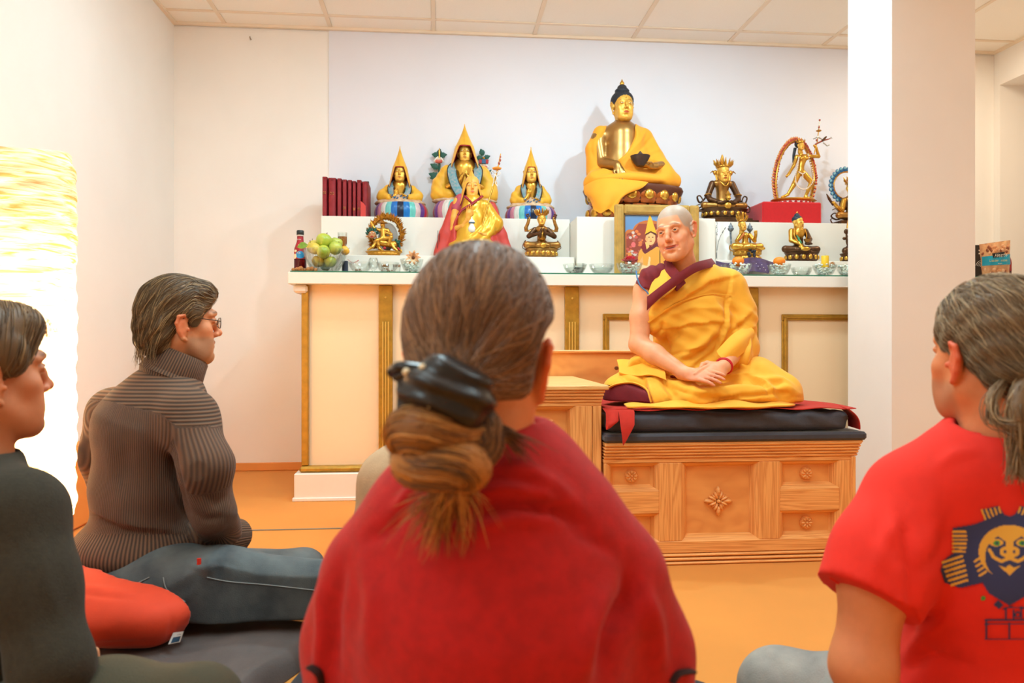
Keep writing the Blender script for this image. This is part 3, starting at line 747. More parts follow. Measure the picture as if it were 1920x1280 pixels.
def flow(v,F,tree,N,fn,length,rad,cols,n=9,lift=.0012,seg=3,keep=None,taper=.5,jit=.0):
    """strands combed over a hair mass along the flow fn(p)"""
    Nn=normals(v,F); idx=RNG.integers(0,len(v),N*2); paths=0; mb=MB(); C=[]
    for k in idx:
        if paths>=N: break
        p=v[k].copy(); 
        if keep is not None and not keep(p): continue
        lf=lift*RNG.uniform(.3,2.); st=length*RNG.uniform(.5,1.2)/n; out=[]; w=RNG.normal(0,.25,3)
        for i in range(n):
            r=tree.find_nearest(Vector(p))
            q=np.array(r[0]); m=np.array(r[1]); out.append(q+m*lf); d=np.array(fn(q)); d=d/(np.linalg.norm(d)+1e-9)+w*.5; d=d-m*(d@m); d/=np.linalg.norm(d)+1e-9; p=q+d*st+RNG.normal(0,jit,3)
        out=np.array(out); out[1:-1]=(out[:-2]+out[1:-1]*2+out[2:])/4
        k0=len(mb.v); mb.tube(out,rad*RNG.uniform(.6,1.3)*(1-taper*np.linspace(-1,1,n)**2),seg,cap=False,flat=.7)
        c=srgb(cols[RNG.integers(len(cols))])*RNG.uniform(.75,1.2); C+=[c]*(len(mb.v)-k0); paths+=1
    return mb,np.array(C)
def hairmass(name,v,F,rgb,par,rgb2=None,label=None):
    C=paint(v,rgb); 
    return obj(name,(v,F),mHair,par,180,label=label,col=C)

# ================================================================= the person in yellow robes
def nun():
    P=lambda x,y,d:np.array(at(x,y,d))
    root=thing('person',tuple(P(1310,790,3.0)*V(1,1,0)+V(0,0,MTZ)),'person with a shaved head in yellow and maroon robes sitting cross-legged on the bench','person')
    hp=P(1267,438,2.95); R=H(142,-5,9); s=.885
    neckb=P(1287,520,3.01)
    skin=(236,164,120)
    hv=head(hp,R,s,skin,(200,96,80),(150,110,84),h=.0022,smile=1.,neck=neckb,hairc=(176,162,146),hairline=.068,nose=.95,jaw=.85,wid=1.0,chin=.82)
    # arms and hands, chest under the robe
    S=SDF(P(1150,530,2.9)-V(.02,.25,.42),P(1430,500,3.1)+V(.05,.15,.03),.0041)
    shR=P(1213,545,2.98); elR=P(1197,645,2.93); wrR=P(1287,701,2.78)
    shL=P(1355,540,3.08); elL=P(1398,640,3.02); wrL=P(1356,688,2.80)
    S.chain([shR,(shR+elR)/2+V(-.004,0,0),elR],[.047,.043,.034],k=.02); S.chain([elR,(elR*.65+wrR*.35),wrR],[.036,.037,.023],k=.015)
    S.chain([shL,elL,wrL],[.045,.036,.024],k=.015)
    S.ell(P(1287,600,3.06),(.13,.085,.17),k=.03)
    S.chain([shR,P(1285,530,3.03),shL],[.045,.06,.045],k=.03)
    # right hand lies palm up in the left
    dR=P(1340,705,2.70)-wrR; hand(S,wrR,dR,(-.25,-.55,.8),-1,L=.155,curl=(.16,.18,.2,.24),thumb=(.1,.1),spread=.012)
    dL=P(1316,704,2.70)-wrL; hand(S,wrL,dL,(.3,-.55,.78),1,L=.155,curl=(.2,.22,.24,.26),thumb=(.3,.1),spread=.012)
    av,aF=S.mesh(1); C=paint(av,skin); x,y=pix(av)
    a=smoothstep(690,706,y)[:,None]*.45; C=C*(1-a)+srgb((224,130,96))*a
    v,F,C=join(hv,(av,aF,C))
    obj('body',(v,F),mSkin,root,180,col=C)
    eyes(root,hp,R,s,hp+R@V(.12,1.,.12)*2.,iris=(58,64,62),w=1.0)
    # teeth
    q=[L2W(hp,R,s,(a*.016,.0875-.02*abs(a)**2*.3,-.0625+.002*abs(a))) for a in np.linspace(-1,1,9)]
    obj('teeth',MB().tube(q,.0042*s,6),M('tooth',(236,220,196),.3),root)
    mRobe=M('saffron_cotton',(250,180,52),.8,noise=.08,nscale=14,bump=.10,bscale=500,sheen=.15)
    mMar=M('maroon_cotton',(122,26,34),.8,noise=.15,nscale=30,bump=.1,bscale=400,sheen=.06)
    # upper robe (one shoulder) ------------------------------------------------
    S=SDF(P(1170,800,2.95)+V(0,-.24,0),P(1440,470,3.1)+V(.03,.22,.02),.0043)
    S.chain([P(1296,535,3.03),P(1298,600,3.05),P(1290,680,3.06)],[.105,.135,.15],k=.05)
    S.ell(P(1285,690,3.05),(.17,.13,.09),k=.05)
    S.chain([P(1330,522,3.04),P(1358,545,3.07),P(1380,590,3.05),P(1388,650,3.0)],[.055,.078,.07,.062],k=.05)  # left arm under cloth
    S.chain([P(1388,650,3.0),P(1384,668,2.93)],[.062,.056],k=.04)
    S.chain([P(1262,545,2.98),P(1240,600,2.96)],[.06,.07],k=.04)
    S.ell(P(1222,560,2.99),(.03,.05,.06),k=.03)
    # opening: skin arm side and neck
    S.cap(P(1186,560,2.96),P(1176,650,2.93),.05,.058,k=.02,op='sub')
    S.cap(P(1180,520,2.9),P(1202,500,3.0),.05,.045,k=.01,op='sub')
    S.chain([P(1300,478,3.05),P(1275,482,2.98),P(1262,495,2.88)],[.062,.056,.05],k=.012,op='sub')
    S.cap(P(1352,690,2.80),P(1330,704,2.74),.036,.05,k=.015,op='sub'); S.cap(P(1210,655,2.86),P(1300,700,2.76),.038,.038,k=.015,op='sub')
    v,F=S.mesh(2)
    L=[([(1215,610),(1260,575),(1330,530),(1372,520)],5,.010,'s'),([(1372,520),(1358,600),(1340,668)],4,.009,'s'),
       ([(1248,618),(1300,608),(1362,604)],3,.008,'s'),([(1210,640),(1240,620),(1244,600)],4,-.01,'r'),([(1246,622),(1252,650),(1246,680)],5,.010,'g'),
       ([(1205,690),(1250,690),(1320,640),(1345,615)],7,.012,'r'),([(1215,705),(1290,700),(1350,650)],5,.011,'g'),([(1240,676),(1300,672),(1350,630)],5,.009,'g'),
       ([(1210,590),(1250,560),(1310,528)],6,.007,'r'),([(1225,640),(1240,655),(1235,690)],5,.009,'r'),([(1372,620),(1396,600),(1406,590)],4,.010,'s'),
       ([(1352,680),(1380,640),(1410,618)],4,.014,'s'),([(1360,560),(1385,600),(1392,640)],5,.008,'g'),([(1340,560),(1360,610),(1345,650)],5,.006,'r'),
       ([(1208,655),(1220,650),(1240,660)],4,.01,'g'),([(1265,640),(1300,655),(1330,650)],8,.006,'r'),([(1395,690),(1404,650),(1400,620)],4,.012,'r'),
       ([(1225,545),(1245,560),(1262,555)],4,.006,'g'),([(1290,560),(1340,548),(1372,556)],4,.006,'g'),([(1255,590),(1300,575),(1350,580)],5,.006,'r'),([(1220,668),(1270,664),(1330,655)],4,.007,'g'),([(1260,688),(1310,690),(1340,676)],4,.008,'r')]
    v=folds(v,F,[(p_,w_,a_*1.5,k_) for p_,w_,a_,k_ in L])
    v=v+normals(v,F)*(.0022*np.sin(v[:,0]*60+v[:,2]*75+3*np.sin(v[:,2]*22)))[:,None]
    rb=obj('upper_robe',(v,F),mRobe,root,180)
    tree=bvh(v,F)
    def band(name,pts,w0,mat,off=.005,thick=.004,d0=2.7,up=None):
        """a sewn band lying on the robe, following drawn points"""
        Q=bez([(p[0],p[1],0) for p in pts],26)
        T=np.gradient(Q,axis=0); T/=np.linalg.norm(T,axis=1)[:,None]; Nn=np.stack([T[:,1],-T[:,0]],1); rows=[]
        for i in range(len(Q)):
            row=[]
            for k in range(5):
                px,py=Q[i,:2]+Nn[i]*w0*(k/4-.5); o=np.array((0,0,EYE)); dr=np.array(at(px,py,1.))-o; dr/=np.linalg.norm(dr)
                h=tree.ray_cast(Vector(o),Vector(dr)); 
                row.append(np.array(h[0])-dr*off if h[0] is not None else None)
            rows.append(row)
        ok=[np.mean([p for r in rows for p in r if p is not None],axis=0)]
        for i in range(len(rows)):
            for k in range(5):
                if rows[i][k] is None:
                    c=[p for p in rows[i] if p is not None] or [p for r in rows[max(0,i-3):i+4] for p in r if p is not None] or ok
                    dd=np.mean([(p[0]*CF[0]+p[1]*CF[1]) for p in c]); px,py=Q[i,:2]+Nn[i]*w0*(k/4-.5); rows[i][k]=np.array(at(px,py,dd))
        A=np.array(rows)
        for _ in range(4): A[1:-1]=(A[:-2]+2*A[1:-1]+A[2:])/4
        for _ in range(2): A[:,1:-1]=(A[:,:-2]+2*A[:,1:-1]+A[:,2:])/4
        mb=MB(); n=len(Q); mb.grid(lambda u,q:A[int(round(u*(n-1))),int(round(q*4))],n-1,4,thick=-thick)
        return obj(name,mb,mat,root,70)
    band('sewn_patch_seam',[(1216,604),(1262,572),(1320,552),(1371,553)],2.2,mRobe,.006,.003)
    # crossed collars of the maroon vest
    def patch(name,rows,mat,th=.004,n=14,bulge=.0,label=None):
        A=np.array([[P(*p) for p in r] for r in rows]); m=8
        A=np.array([bez(A[:,i],n) for i in range(A.shape[1])]); A=np.array([bez(A[:,i],m) if A.shape[0]>2 else np.linspace(A[0,i],A[1,i],m) for i in range(n)])
        mb=MB(); mb.grid(lambda u,q:A[int(round(u*(n-1))),int(round(q*(m-1)))]+V(-.2,-1,.1)*bulge*math.sin(q*PI),n-1,m-1,thick=th); return obj(name,mb,mat,root,70,label=label)
    patch('vest_panel',[[(1232,497,2.985),(1252,488,2.975)],[(1226,520,2.93),(1262,515,2.905)],[(1216,548,2.89),(1268,536,2.872)],[(1213,578,2.862),(1240,560,2.855)]],mRobe,bulge=.006)
    patch('vest_collar',[[(1241,493,2.98),(1254,482,2.975)],[(1247,508,2.93),(1264,498,2.912)],[(1256,528,2.895),(1276,513,2.882)],[(1268,546,2.872),(1286,530,2.866)]],mMar,bulge=.004)
    patch('robe_border',[[(1213,582,2.858),(1213,556,2.858)],[(1236,560,2.846),(1236,538,2.848)],[(1270,534,2.846),(1268,514,2.85)],[(1304,511,2.89),(1302,493,2.90)],[(1336,500,2.97),(1326,486,2.99)],[(1344,498,3.03),(1334,484,3.06)]],mMar,n=22,bulge=.005,label='maroon border of the yellow robe')
    # cap sleeve
    S=SDF(P(1180,590,2.9)-V(.02,.1,0),P(1250,490,3.05)+V(.02,.1,.02),.003)
    S.chain([P(1242,514,2.98),P(1222,524,2.97),P(1214,545,2.965)],[.042,.047,.051],k=.02)
    S.cap(P(1190,575,2.96),P(1198,556,2.965),.05,.05,k=.006,op='sub'); S.plane(P(1208,548,2.96),P(1196,575,2.94)-P(1216,520,2.97),.006)
    S.disp(lambda X,Y,Z:.0025*np.sin(X*160+Z*60)+0*Y)
    v,F=S.mesh(1); obj('cap_sleeve',(v,F),mMar,root,180)
    hem=[P(*p) for p in ((1193,508,2.93),(1195,522,2.905),(1201,536,2.895),(1212,546,2.89),(1219,556,2.885))]
    obj('blue_piping',MB().tube(bez(hem,16),.0028,6),M('blue_piping',(70,120,170),.6),root)
    # skirt: crossed legs under yellow cloth -----------------------------------
    S=SDF(P(1115,800,2.7)+V(0,-.05,-.03),P(1515,640,3.3)+V(.02,.0,.05),.0048)
    pel=P(1300,735,3.08)
    S.ell(pel,(.2,.17,.11),k=.05)
    kL=P(1462,742,2.90); kR=P(1168,742,2.93)
    S.chain([P(1345,715,3.02),P(1410,722,2.95),kL],[.115,.10,.078],k=.06)
    S.chain([P(1265,715,3.02),P(1215,722,2.97),kR],[.11,.10,.075],k=.06)
    S.chain([kL,P(1400,755,2.84),P(1300,750,2.80),P(1240,752,2.82)],[.07,.065,.06,.055],k=.05)
    S.chain([kR,P(1240,760,2.86),P(1320,758,2.82)],[.065,.06,.055],k=.05)
    S.ell(P(1300,760,2.92),(.2,.15,.06),k=.06); S.ell(P(1318,712,2.74),(.10,.07,.032),k=.02,op='sub')
    S.plane((0,0,MTZ+.023),(0,0,-1),.012)
    v,F=S.mesh(2); x,y=pix(v)
    L=[([(1205,705),(1222,740),(1235,782)],4,.012,'s'),([(1240,715),(1300,740),(1330,745),(1400,752),(1495,742)],5,.009,'s'),
       ([(1300,775),(1330,765),(1380,752),(1490,748)],5,.012,'r'),([(1320,778),(1370,764),(1440,757)],4,.009,'g'),
       ([(1405,708),(1430,722),(1440,742)],4,.014,'s'),([(1300,712),(1300,735),(1305,760)],8,.006,'r'),([(1230,720),(1262,750),(1270,772)],7,.008,'r'),
       ([(1250,712),(1310,716),(1370,706),(1410,700)],6,.011,'r'),([(1330,728),(1380,718),(1430,720)],6,.008,'g'),([(1180,690),(1205,680),(1250,705)],5,.014,'s'),
       ([(1160,700),(1180,715),(1215,728)],5,.009,'g'),([(1275,760),(1300,770),(1330,768)],4,.01,'g'),([(1440,735),(1470,728),(1490,735)],6,.008,'r'),
       ([(1365,690),(1385,684),(1400,690)],3,.012,'r'),([(1350,700),(1375,690),(1392,682)],3,.012,'g')]
    L+=[([(1245,716),(1262,740),(1258,775)],6,.010,'g'),([(1285,745),(1340,735),(1420,728)],6,.009,'r'),([(1300,762),(1380,744),(1470,735)],5,.010,'s'),([(1430,712),(1465,712),(1490,726)],6,.008,'r'),([(1340,778),(1410,768),(1480,764)],5,.009,'g'),([(1210,712),(1235,716),(1262,712)],5,.010,'r')]
    v=folds(v,F,[(p_,w_,a_*1.8,k_) for p_,w_,a_,k_ in L])
    v=v+normals(v,F)*(.003*np.sin(v[:,0]*32+v[:,2]*60+2*np.sin(v[:,0]*15))*(v[:,2]>MTZ+.03))[:,None]
    v[:,2]=np.maximum(v[:,2],MTZ+.0185)
    mi=np.zeros(len(F),int); x,y=pix(v); fx=x[F].mean(1); fy=y[F].mean(1)
    edge=np.interp(fy,[700,718,735,750,783,800],[1165,1150+62,1216,1220,1226,1228])
    lim=np.interp(fx,[1100,1140,1160,1185,1215,1230],[722,722,718,716,728,735])
    mi[(fx<edge)&(fy>lim)]=1
    o=obj('robe_skirt',(v,F[mi==0]),mRobe,root,180)
    # maroon skirt shows below the yellow cloth on one knee; it lies a little deeper
    v2=v-normals(v,F)*.004
    o2=obj('maroon_skirt',(v2,F[fx<1300]),mMar,root,180,label='maroon underskirt')
    ty=bvh(v,F); out=[]
    for q in bez([(1143,726,0),(1155,720,0),(1178,717,0),(1196,720,0),(1214,731,0),(1219,745,0),(1224,762,0),(1229,782,0)],40):
        o_=np.array((0,0,EYE)); dr=np.array(at(q[0],q[1],1.))-o_; dr/=np.linalg.norm(dr); hh=ty.ray_cast(Vector(o_),Vector(dr))
        if hh[0] is not None: out.append(np.array(hh[0])-dr*.002)
    for _ in range(4): out=[out[0]]+[(a+2*b+c)/4 for a,b,c in zip(out,out[1:],out[2:])]+[out[-1]]
    obj('robe_hem_roll',MB().tube(out,.0075,8,flat=.6),mRobe,root,60)
    # cloth gathered at the waist on the left of the picture, and trailing hem on the mattress
    mb=MB()
    pts=[[P(1158,676,2.99),P(1185,676,2.95),P(1215,683,2.90),P(1245,697,2.84)],[P(1161,690,2.95),P(1188,688,2.91),P(1216,694,2.86),P(1248,704,2.81)],[P(1160,700,2.91),P(1190,706,2.88),P(1216,704,2.84),P(1250,712,2.80)]]
    A=np.array([bez(r,20) for r in pts]); A=np.array([bez(A[:,i],8) for i in range(20)])
    mb.grid(lambda u,q:A[int(round(u*19)),int(round(q*7))]+V(0,0,.0015*math.sin(u*14+q*3)),19,7,thick=.006); obj('waist_fold',mb,mRobe,root,80)
    mb=MB(); z=MTZ+.018
    h0=[P(1176,782,2.70),P(1225,780,2.70),P(1300,780,2.68),P(1380,781,2.68),P(1450,777,2.72),P(1493,768,2.80)]
    Q=bez(h0,40)
    def hemf(u,q):
        p=Q[int(round(u*39))].copy(); p[2]=z+.004+q*.022*(.35+.65*math.sin(u*PI))*(.7+.3*math.sin(u*23)); p[1]+=.05*q-.01*math.sin(u*29)*(1-q); return p
    mb.grid(hemf,39,6,thick=.005); obj('robe_hem',mb,mRobe,root,80)
    # sleeve-like drape falling over the left forearm
    pts=[[P(1345,660,2.86),P(1375,628,2.90),P(1402,612,2.98)],[P(1352,672,2.82),P(1385,642,2.86),P(1412,622,2.95)],[P(1368,680,2.84),P(1395,658,2.88),P(1409,648,2.96)]]
    A=np.array([bez(r,16) for r in pts]); A=np.array([bez(A[:,i],8) for i in range(16)])
    mb=MB(); mb.grid(lambda u,q:A[int(round(u*15)),int(round(q*7))],15,7,thick=.006); obj('draped_edge',mb,mRobe,root,80)
    # red wrist band
    d=(wrL-elL); d/=np.linalg.norm(d); c=wrL-d*.012; a1=np.cross(d,(0,0,1.)); a1/=np.linalg.norm(a1); a2=np.cross(d,a1)
    ring=[c+.0285*(math.cos(t)*a1+math.sin(t)*a2) for t in np.linspace(0,2*PI,19)]
    obj('wrist_cord',MB().tube(ring,.0055,6,cap=False),M('red_cord',(200,24,40),.6),root)
nun()

# ================================================================= the person with glasses
def ribmat(name,c1,c2,freq):
    m=bpy.data.materials.new(name); m.use_nodes=True; nt=m.node_tree; b=nt.nodes['Principled BSDF']; b.inputs['Roughness'].default_value=.85; b.inputs['Sheen Weight'].default_value=.06
    a=nt.nodes.new('ShaderNodeAttribute'); a.attribute_name='rib'
    mu=nt.nodes.new('ShaderNodeMath'); mu.operation='MULTIPLY'; mu.inputs[1].default_value=freq; nt.links.new(a.outputs['Fac'],mu.inputs[0])
    si=nt.nodes.new('ShaderNodeMath'); si.operation='SINE'; nt.links.new(mu.outputs[0],si.inputs[0])
    mr=nt.nodes.new('ShaderNodeMapRange'); mr.inputs[1].default_value=-1; nt.links.new(si.outputs[0],mr.inputs[0])
    tc=nt.nodes.new('ShaderNodeTexCoord'); n=nt.nodes.new('ShaderNodeTexNoise'); n.inputs['Scale'].default_value=300; nt.links.new(tc.outputs['Object'],n.inputs['Vector'])
    mx=nt.nodes.new('ShaderNodeMix'); mx.data_type='RGBA'; mx.inputs[6].default_value=lin(c2)+(1,); mx.inputs[7].default_value=lin(c1)+(1,); nt.links.new(mr.outputs[0],mx.inputs[0]); nt.links.new(mx.outputs[2],b.inputs['Base Color'])
    ad=nt.nodes.new('ShaderNodeMath'); ad.operation='MULTIPLY_ADD'; ad.inputs[1].default_value=.25; nt.links.new(n.outputs[0],ad.inputs[0]); nt.links.new(mr.outputs[0],ad.inputs[2])
    bp=nt.nodes.new('ShaderNodeBump'); bp.inputs['Strength'].default_value=.55; bp.inputs['Distance'].default_value=.003; nt.links.new(ad.outputs[0],bp.inputs['Height']); nt.links.new(bp.outputs[0],b.inputs['Normal'])
    return m
def denim(name,c1,c2): return M(name,c1,.8,noise=.3,nscale=9,rgb2=c2,bump=.35,bscale=420,stretch=(1,1,1))
def man_glasses():
    P=lambda x,y,d:np.array(at(x,y,d))
    root=thing('person',tuple(P(300,1180,2.05)*V(1,1,0)+V(0,0,.06)),'person with glasses in a brown ribbed turtleneck and jeans on the red cushion','person')
    hp=P(339,604,2.14); R=H(-60,-2,0); s=.93
    skin=(226,150,104)
    hv=head(hp,R,s,skin,(190,100,80),(90,66,46),h=.0024,stub=(158,124,98),neck=P(318,720,2.13),nose=1.05,jaw=1.05,earz=-.02,ears=1.12)
    obj('body',(hv[0],hv[1]),mSkin,root,180,col=hv[2]); eyes(root,hp,R,s,P(1260,440,2.95))
    lw=lambda p:L2W(hp,R,s,p)
    # hair
    S=SDF((-.125,-.165,-.13),(.125,.125,.165),.003)
    S.ell((0,-.018,.05),(.087,.108,.09),k=0); S.ell((0,.055,.085),(.062,.045,.042),k=.03); S.ell((0,-.07,-.015),(.082,.06,.075),k=.03); S.ell((0,-.075,-.065),(.07,.042,.04),k=.025)
    for q in (-1,1):
        S.ell((q*.075,.022,.02),(.012,.022,.035),k=.015)
    S.ell((0,.105,-.02),(.09,.06,.088),k=.012,op='sub')
    for q in (-1,1): S.ell((q*.09,.05,-.055),(.035,.045,.05),k=.008,op='sub'); S.ell((q*.1,-.008,-.034),(.03,.024,.03),k=.008,op='sub')
    S.disp(lambda X,Y,Z:.0022*np.sin((Z*.8-Y*.6)*150+3*np.sin(Y*30)+X*20))
    v,F=S.mesh(1); vw=(v*s)@R.T+hp
    hairmass('hair',vw,F,(92,70,46),root); tree=bvh(vw,F)
    nape=lw((0,-.11,-.10)); back=R@V(0,-1,-.35); frt=hp+R@V(0,.03,.1)*s
    def fl(p):
        l=R.T@(p-hp)/s; q=np.sign(l[0]); return R@V(q*.25*max(0,l[2]),-1.,.15+.6*max(0,l[1]*6)*(l[2]>.06)-1.1*(l[1]<.02)-1.2*(l[1]<-.06)-.5*(l[2]<.03))
    mb,C=flow(vw,F,tree,1700,fl,.09,.0011,[(114,86,54),(130,100,64),(98,74,48),(176,142,96),(104,78,50)])
    o=obj('hair_strands',mb,mStrand,root,180,col=C); o['kind']='stuff'
    paths=[]
    for i in range(90):   # ragged ends at the nape
        a=RNG.uniform(-1.2,1.5); st=V(math.sin(a)*.075,-.075-.03*math.cos(a),-.05+RNG.uniform(-.02,.02)); paths.append([lw(st),lw(st+V(0,-.006,-.03)),lw(st+V(RNG.uniform(-.008,.008),-.004+RNG.uniform(-.01,.01),-.055-RNG.uniform(0,.02)))])
    mb,C=strands(tree,paths,.0011,[(96,74,50),(120,94,62),(150,122,86)],n=7,proj=False,taper=.8); o=obj('nape_strands',mb,mStrand,root,180,col=C); o['kind']='stuff'
    # glasses
    mF=M('dark_frame_metal',(60,40,32),.3,.8); e=[lw((q*.0335,.105,.002)) for q in (-1,1)]
    gl=None; mb=MB(); X=R@V(1,0,0); Z=R@V(0,0,1); Y=R@V(0,1,0)
    for c in e: mb.tube([c+.021*s*math.cos(t)*X+.0155*s*math.sin(t)*Z-.006*abs(math.cos(t))*Y*.6 for t in np.linspace(0,2*PI,25)],.0011,6,cap=False)
    mb.tube([e[0]+X*.021*s,(e[0]+e[1])/2+Z*.006+Y*.003,e[1]-X*.021*s],.0012,6)
    for q,c in ((-1,e[0]),(1,e[1])): mb.tube([c+X*q*.021*s+Z*.004-Y*.004,lw((q*.072,.085,.008)),lw((q*.0815,.0,.014)),lw((q*.08,-.02,.004))],.0013,6)
    gl=obj('glasses',mb,mF,root,60)
    for c in e:
        m2=MB(); m2.lathe([(.0003,0),(.0205*s,.0002),(.0205*s,.0012),(.0003,.0014)],(0,0,0),20); m2.v=[tuple(c+X*p[0]+Z*p[1]*.75-Y*(.003+p[2]-.0)*1.0) for p in m2.v]; obj('lens',m2,mGlass,gl,60)
    # sweater
    knit=ribmat('brown_rib_knit',(122,88,64),(60,42,30),1.)
    knitF=ribmat('brown_fine_rib_knit',(112,80,58),(80,56,42),1.)
    shL=P(214,775,2.24); shR=P(352,785,2.02); nb=P(313,706,2.13)
    elR=P(395,950,1.98); wr=P(420,1005,2.12)
    lo=P(140,1090,2.1)+V(-.05,-.25,-.02); hi=P(450,640,2.1)+V(.05,.3,.02)
    S=SDF(lo,hi,.0052)
    S.chain([nb+V(0,0,-.05),P(290,800,2.12),P(285,900,2.12),P(275,1010,2.1)],[.08,.145,.14,.15],k=.05)
    S.chain([shL,nb+V(0,0,-.055),shR],[.068,.072,.07],k=.05)
    S.ell(P(270,1030,2.09),(.185,.16,.09),k=.04)
    S.chain([shR,P(385,870,1.96),elR],[.075,.062,.056],k=.035); S.chain([elR,wr],[.056,.048],k=.03)
    S.chain([shL,P(186,850,2.27),P(200,950,2.36)],[.07,.06,.055],k=.03)
    S.disp(lambda X,Y,Z:.004*np.sin(Z*42+4*np.sin(X*6)+Y*5)*np.clip((.62-Z)*4,0,1)+0*X)
    v,F=S.mesh(2)
    v=folds(v,F,[([(318,800),(326,880),(340,940),(355,975)],9,.014,'g'),([(330,790),(334,840)],10,.006,'r'),([(200,820),(230,960),(260,990)],14,.006,'r'),([(165,958),(240,990),(330,1000)],8,.012,'s'),
       ([(360,960),(385,975),(420,970)],6,.01,'g'),([(350,985),(390,1000),(430,985)],6,.008,'r'),([(385,930),(405,945),(420,930)],6,.008,'g'),([(230,760),(235,850),(225,920)],16,.006,'g')])
    x,y=pix(v); cx,cy=P(285,900,2.12)[:2]; rib=np.arctan2(v[:,1]-cy,v[:,0]-cx)*.16
    def segd(a,b):
        ab=b-a; t=np.clip(((v-a)@ab)/(ab@ab),0,1); return np.linalg.norm(v-a-t[:,None]*ab,axis=1),t
    d1,_=segd(shR+V(0,0,-.05),elR); d2,_=segd(elR,wr); da=np.minimum(d1,d2)
    arm=(da<.078)&(x>318+np.clip((y-800)*.1,0,40))
    ax_=(elR-shR)/np.linalg.norm(elR-shR); e1=np.cross(ax_,(0,1,0)); e1/=np.linalg.norm(e1); e2=np.cross(ax_,e1); c=v-shR
    ribA=np.arctan2(c@e2,c@e1)*.065; rib=np.where(arm,ribA,rib)
    yoke=(y<np.interp(x,[150,200,300,330],[748,752,776,800]))&~arm; rib=np.where(yoke,v[:,2],rib)
    hemm=y>1000
    fy=yoke[F].mean(1)>.5; fa=arm[F].mean(1)>.5; fh=(hemm[F].mean(1)>.5)&~fa
    R1=rib*2*PI/.0062; R2=rib*2*PI/.0085
    base=~(fy|fh)
    obj('sweater',(v,F[base]),knitF,root,180,attrs={'rib':rib*2*PI/.0055})
    obj('sweater_yoke',(v,F[fy]),knit,root,180,attrs={'rib':rib*2*PI/.0095},label='brown shoulder yoke with horizontal ribs')
    obj('sweater_hem',(v,F[fh]),knit,root,180,attrs={'rib':rib*2*PI/.0085},label='brown hem with coarse upright ribs')
    # turtleneck
    mb=MB(); ring0=[]; c0=P(316,716,2.13); c1=P(326,672,2.13)
    prof=[(.088,0,0),(.083,.012,0),(.072,.03,.1),(.066,.055,.2),(.064,.066,.3),(.069,.072,.4),(.075,.066,.4),(.079,.035,.3),(.085,.0,.2),(.081,-.012,.1),(.075,-.008,0)]
    tl=H(0,-10,22); n=48
    vs=[];rb=[]
    for r,z,t in prof:
        for k in range(n):
            a=2*PI*k/n; vs.append(c0+tl@V(r*1.0*math.cos(a),r*1.06*math.sin(a),z+.014)); rb.append(a*.07*2*PI/.0062)
    fs=[(i*n+k,i*n+(k+1)%n,(i+1)*n+(k+1)%n,(i+1)*n+k) for i in range(len(prof)-1) for k in range(n)]
    mb.add(vs,fs); obj('turtleneck',mb,knit,root,60,attrs={'rib':rb})
    # cuff & hidden hand inside it
    mb=MB(); mb.tube([wr+V(-.01,-.012,.0),wr+V(.012,.03,-.006),wr+V(.02,.06,-.012)],[.053,.049,.046],24); nn=len(mb.v); obj('cuff',mb,knit,root,60,attrs={'rib':[ (i%24)/24*2*PI*.05*2*PI/.0075 for i in range(nn)]})
    S=SDF(wr+V(-.08,-.02,-.12),wr+V(.16,.22,.06),.004); hand(S,wr+V(.02,.06,-.012),(-.25,1,-.2),(.2,.2,.95),-1,L=.165); v,F=S.mesh(1); obj('hand',(v,F),mSkin,root,180,col=paint(v,skin))
    # jeans
    S=SDF(P(130,1200,2.05)+V(-.05,-.2,-.02),P(640,1030,2.0)+V(.08,.5,.02),.0062)
    pv=P(262,1085,2.08)
    S.ell(pv,(.175,.16,.11),k=.04); S.ell(P(300,1100,2.02),(.15,.14,.1),k=.05)
    kR=P(640,1112,1.98); kL=pv+V(.38,.30,-.075)
    S.chain([P(318,1095,2.0),P(420,1105,1.97),kR],[.105,.098,.078],k=.05)
    S.chain([kR,P(520,1120,2.25),P(420,1120,2.4)],[.072,.06,.05],k=.04)
    S.chain([pv+V(.05,.06,-.02),kL],[.09,.062],k=.05); S.chain([kL,pv+V(.3,.1,-.07)],[.058,.05],k=.04)
    S.plane((0,0,.085),(0,0,-1),.02)
    v,F=S.mesh(2)
    v=folds(v,F,[([(395,1046),(392,1060),(386,1082)],5,.008,'r'),([(405,1046),(410,1068),(400,1085)],4,.007,'g'),([(375,1070),(388,1074),(392,1085)],3,.004,'s'),([(420,1052),(440,1060),(452,1072)],5,.005,'g'),
      ([(190,1060),(196,1072),(186,1090)],4,.004,'g'),([(330,1130),(350,1120),(372,1098)],5,.005,'r'),([(560,1060),(540,1080),(548,1100)],6,.005,'g'),([(350,1060),(365,1066),(380,1064)],3,.006,'s')])
    mJ=denim('worn_blue_denim',(104,110,110),(66,72,76))
    jo=obj('jeans',(v,F),mJ,root,180); tree=bvh(v,F)
    def stitch(name,pts,r,mat,off=.002):
        Q=bez([(a,b,0) for a,b in pts],28); out=[]
        for q in Q:
            o=np.array((0,0,EYE)); dr=np.array(at(q[0],q[1],1.))-o; dr/=np.linalg.norm(dr); h=tree.ray_cast(Vector(o),Vector(dr))
            if h[0] is not None: out.append(np.array(h[0])-dr*off)
        if len(out)>3: obj(name,MB().tube(out,r,5),mat,root,60)
    mSt=M('pale_denim_seam',(150,154,152),.8); mDk=M('dark_denim_seam',(48,54,62),.8)
    stitch('side_seam',[(388,1082),(430,1090),(500,1096),(590,1106)],.0014,mSt)
    stitch('pocket_seam',[(306,1082),(312,1104),(330,1116),(347,1128)],.0014,mSt); stitch('pocket_seam',[(347,1128),(342,1142),(336,1150)],.002,mDk)
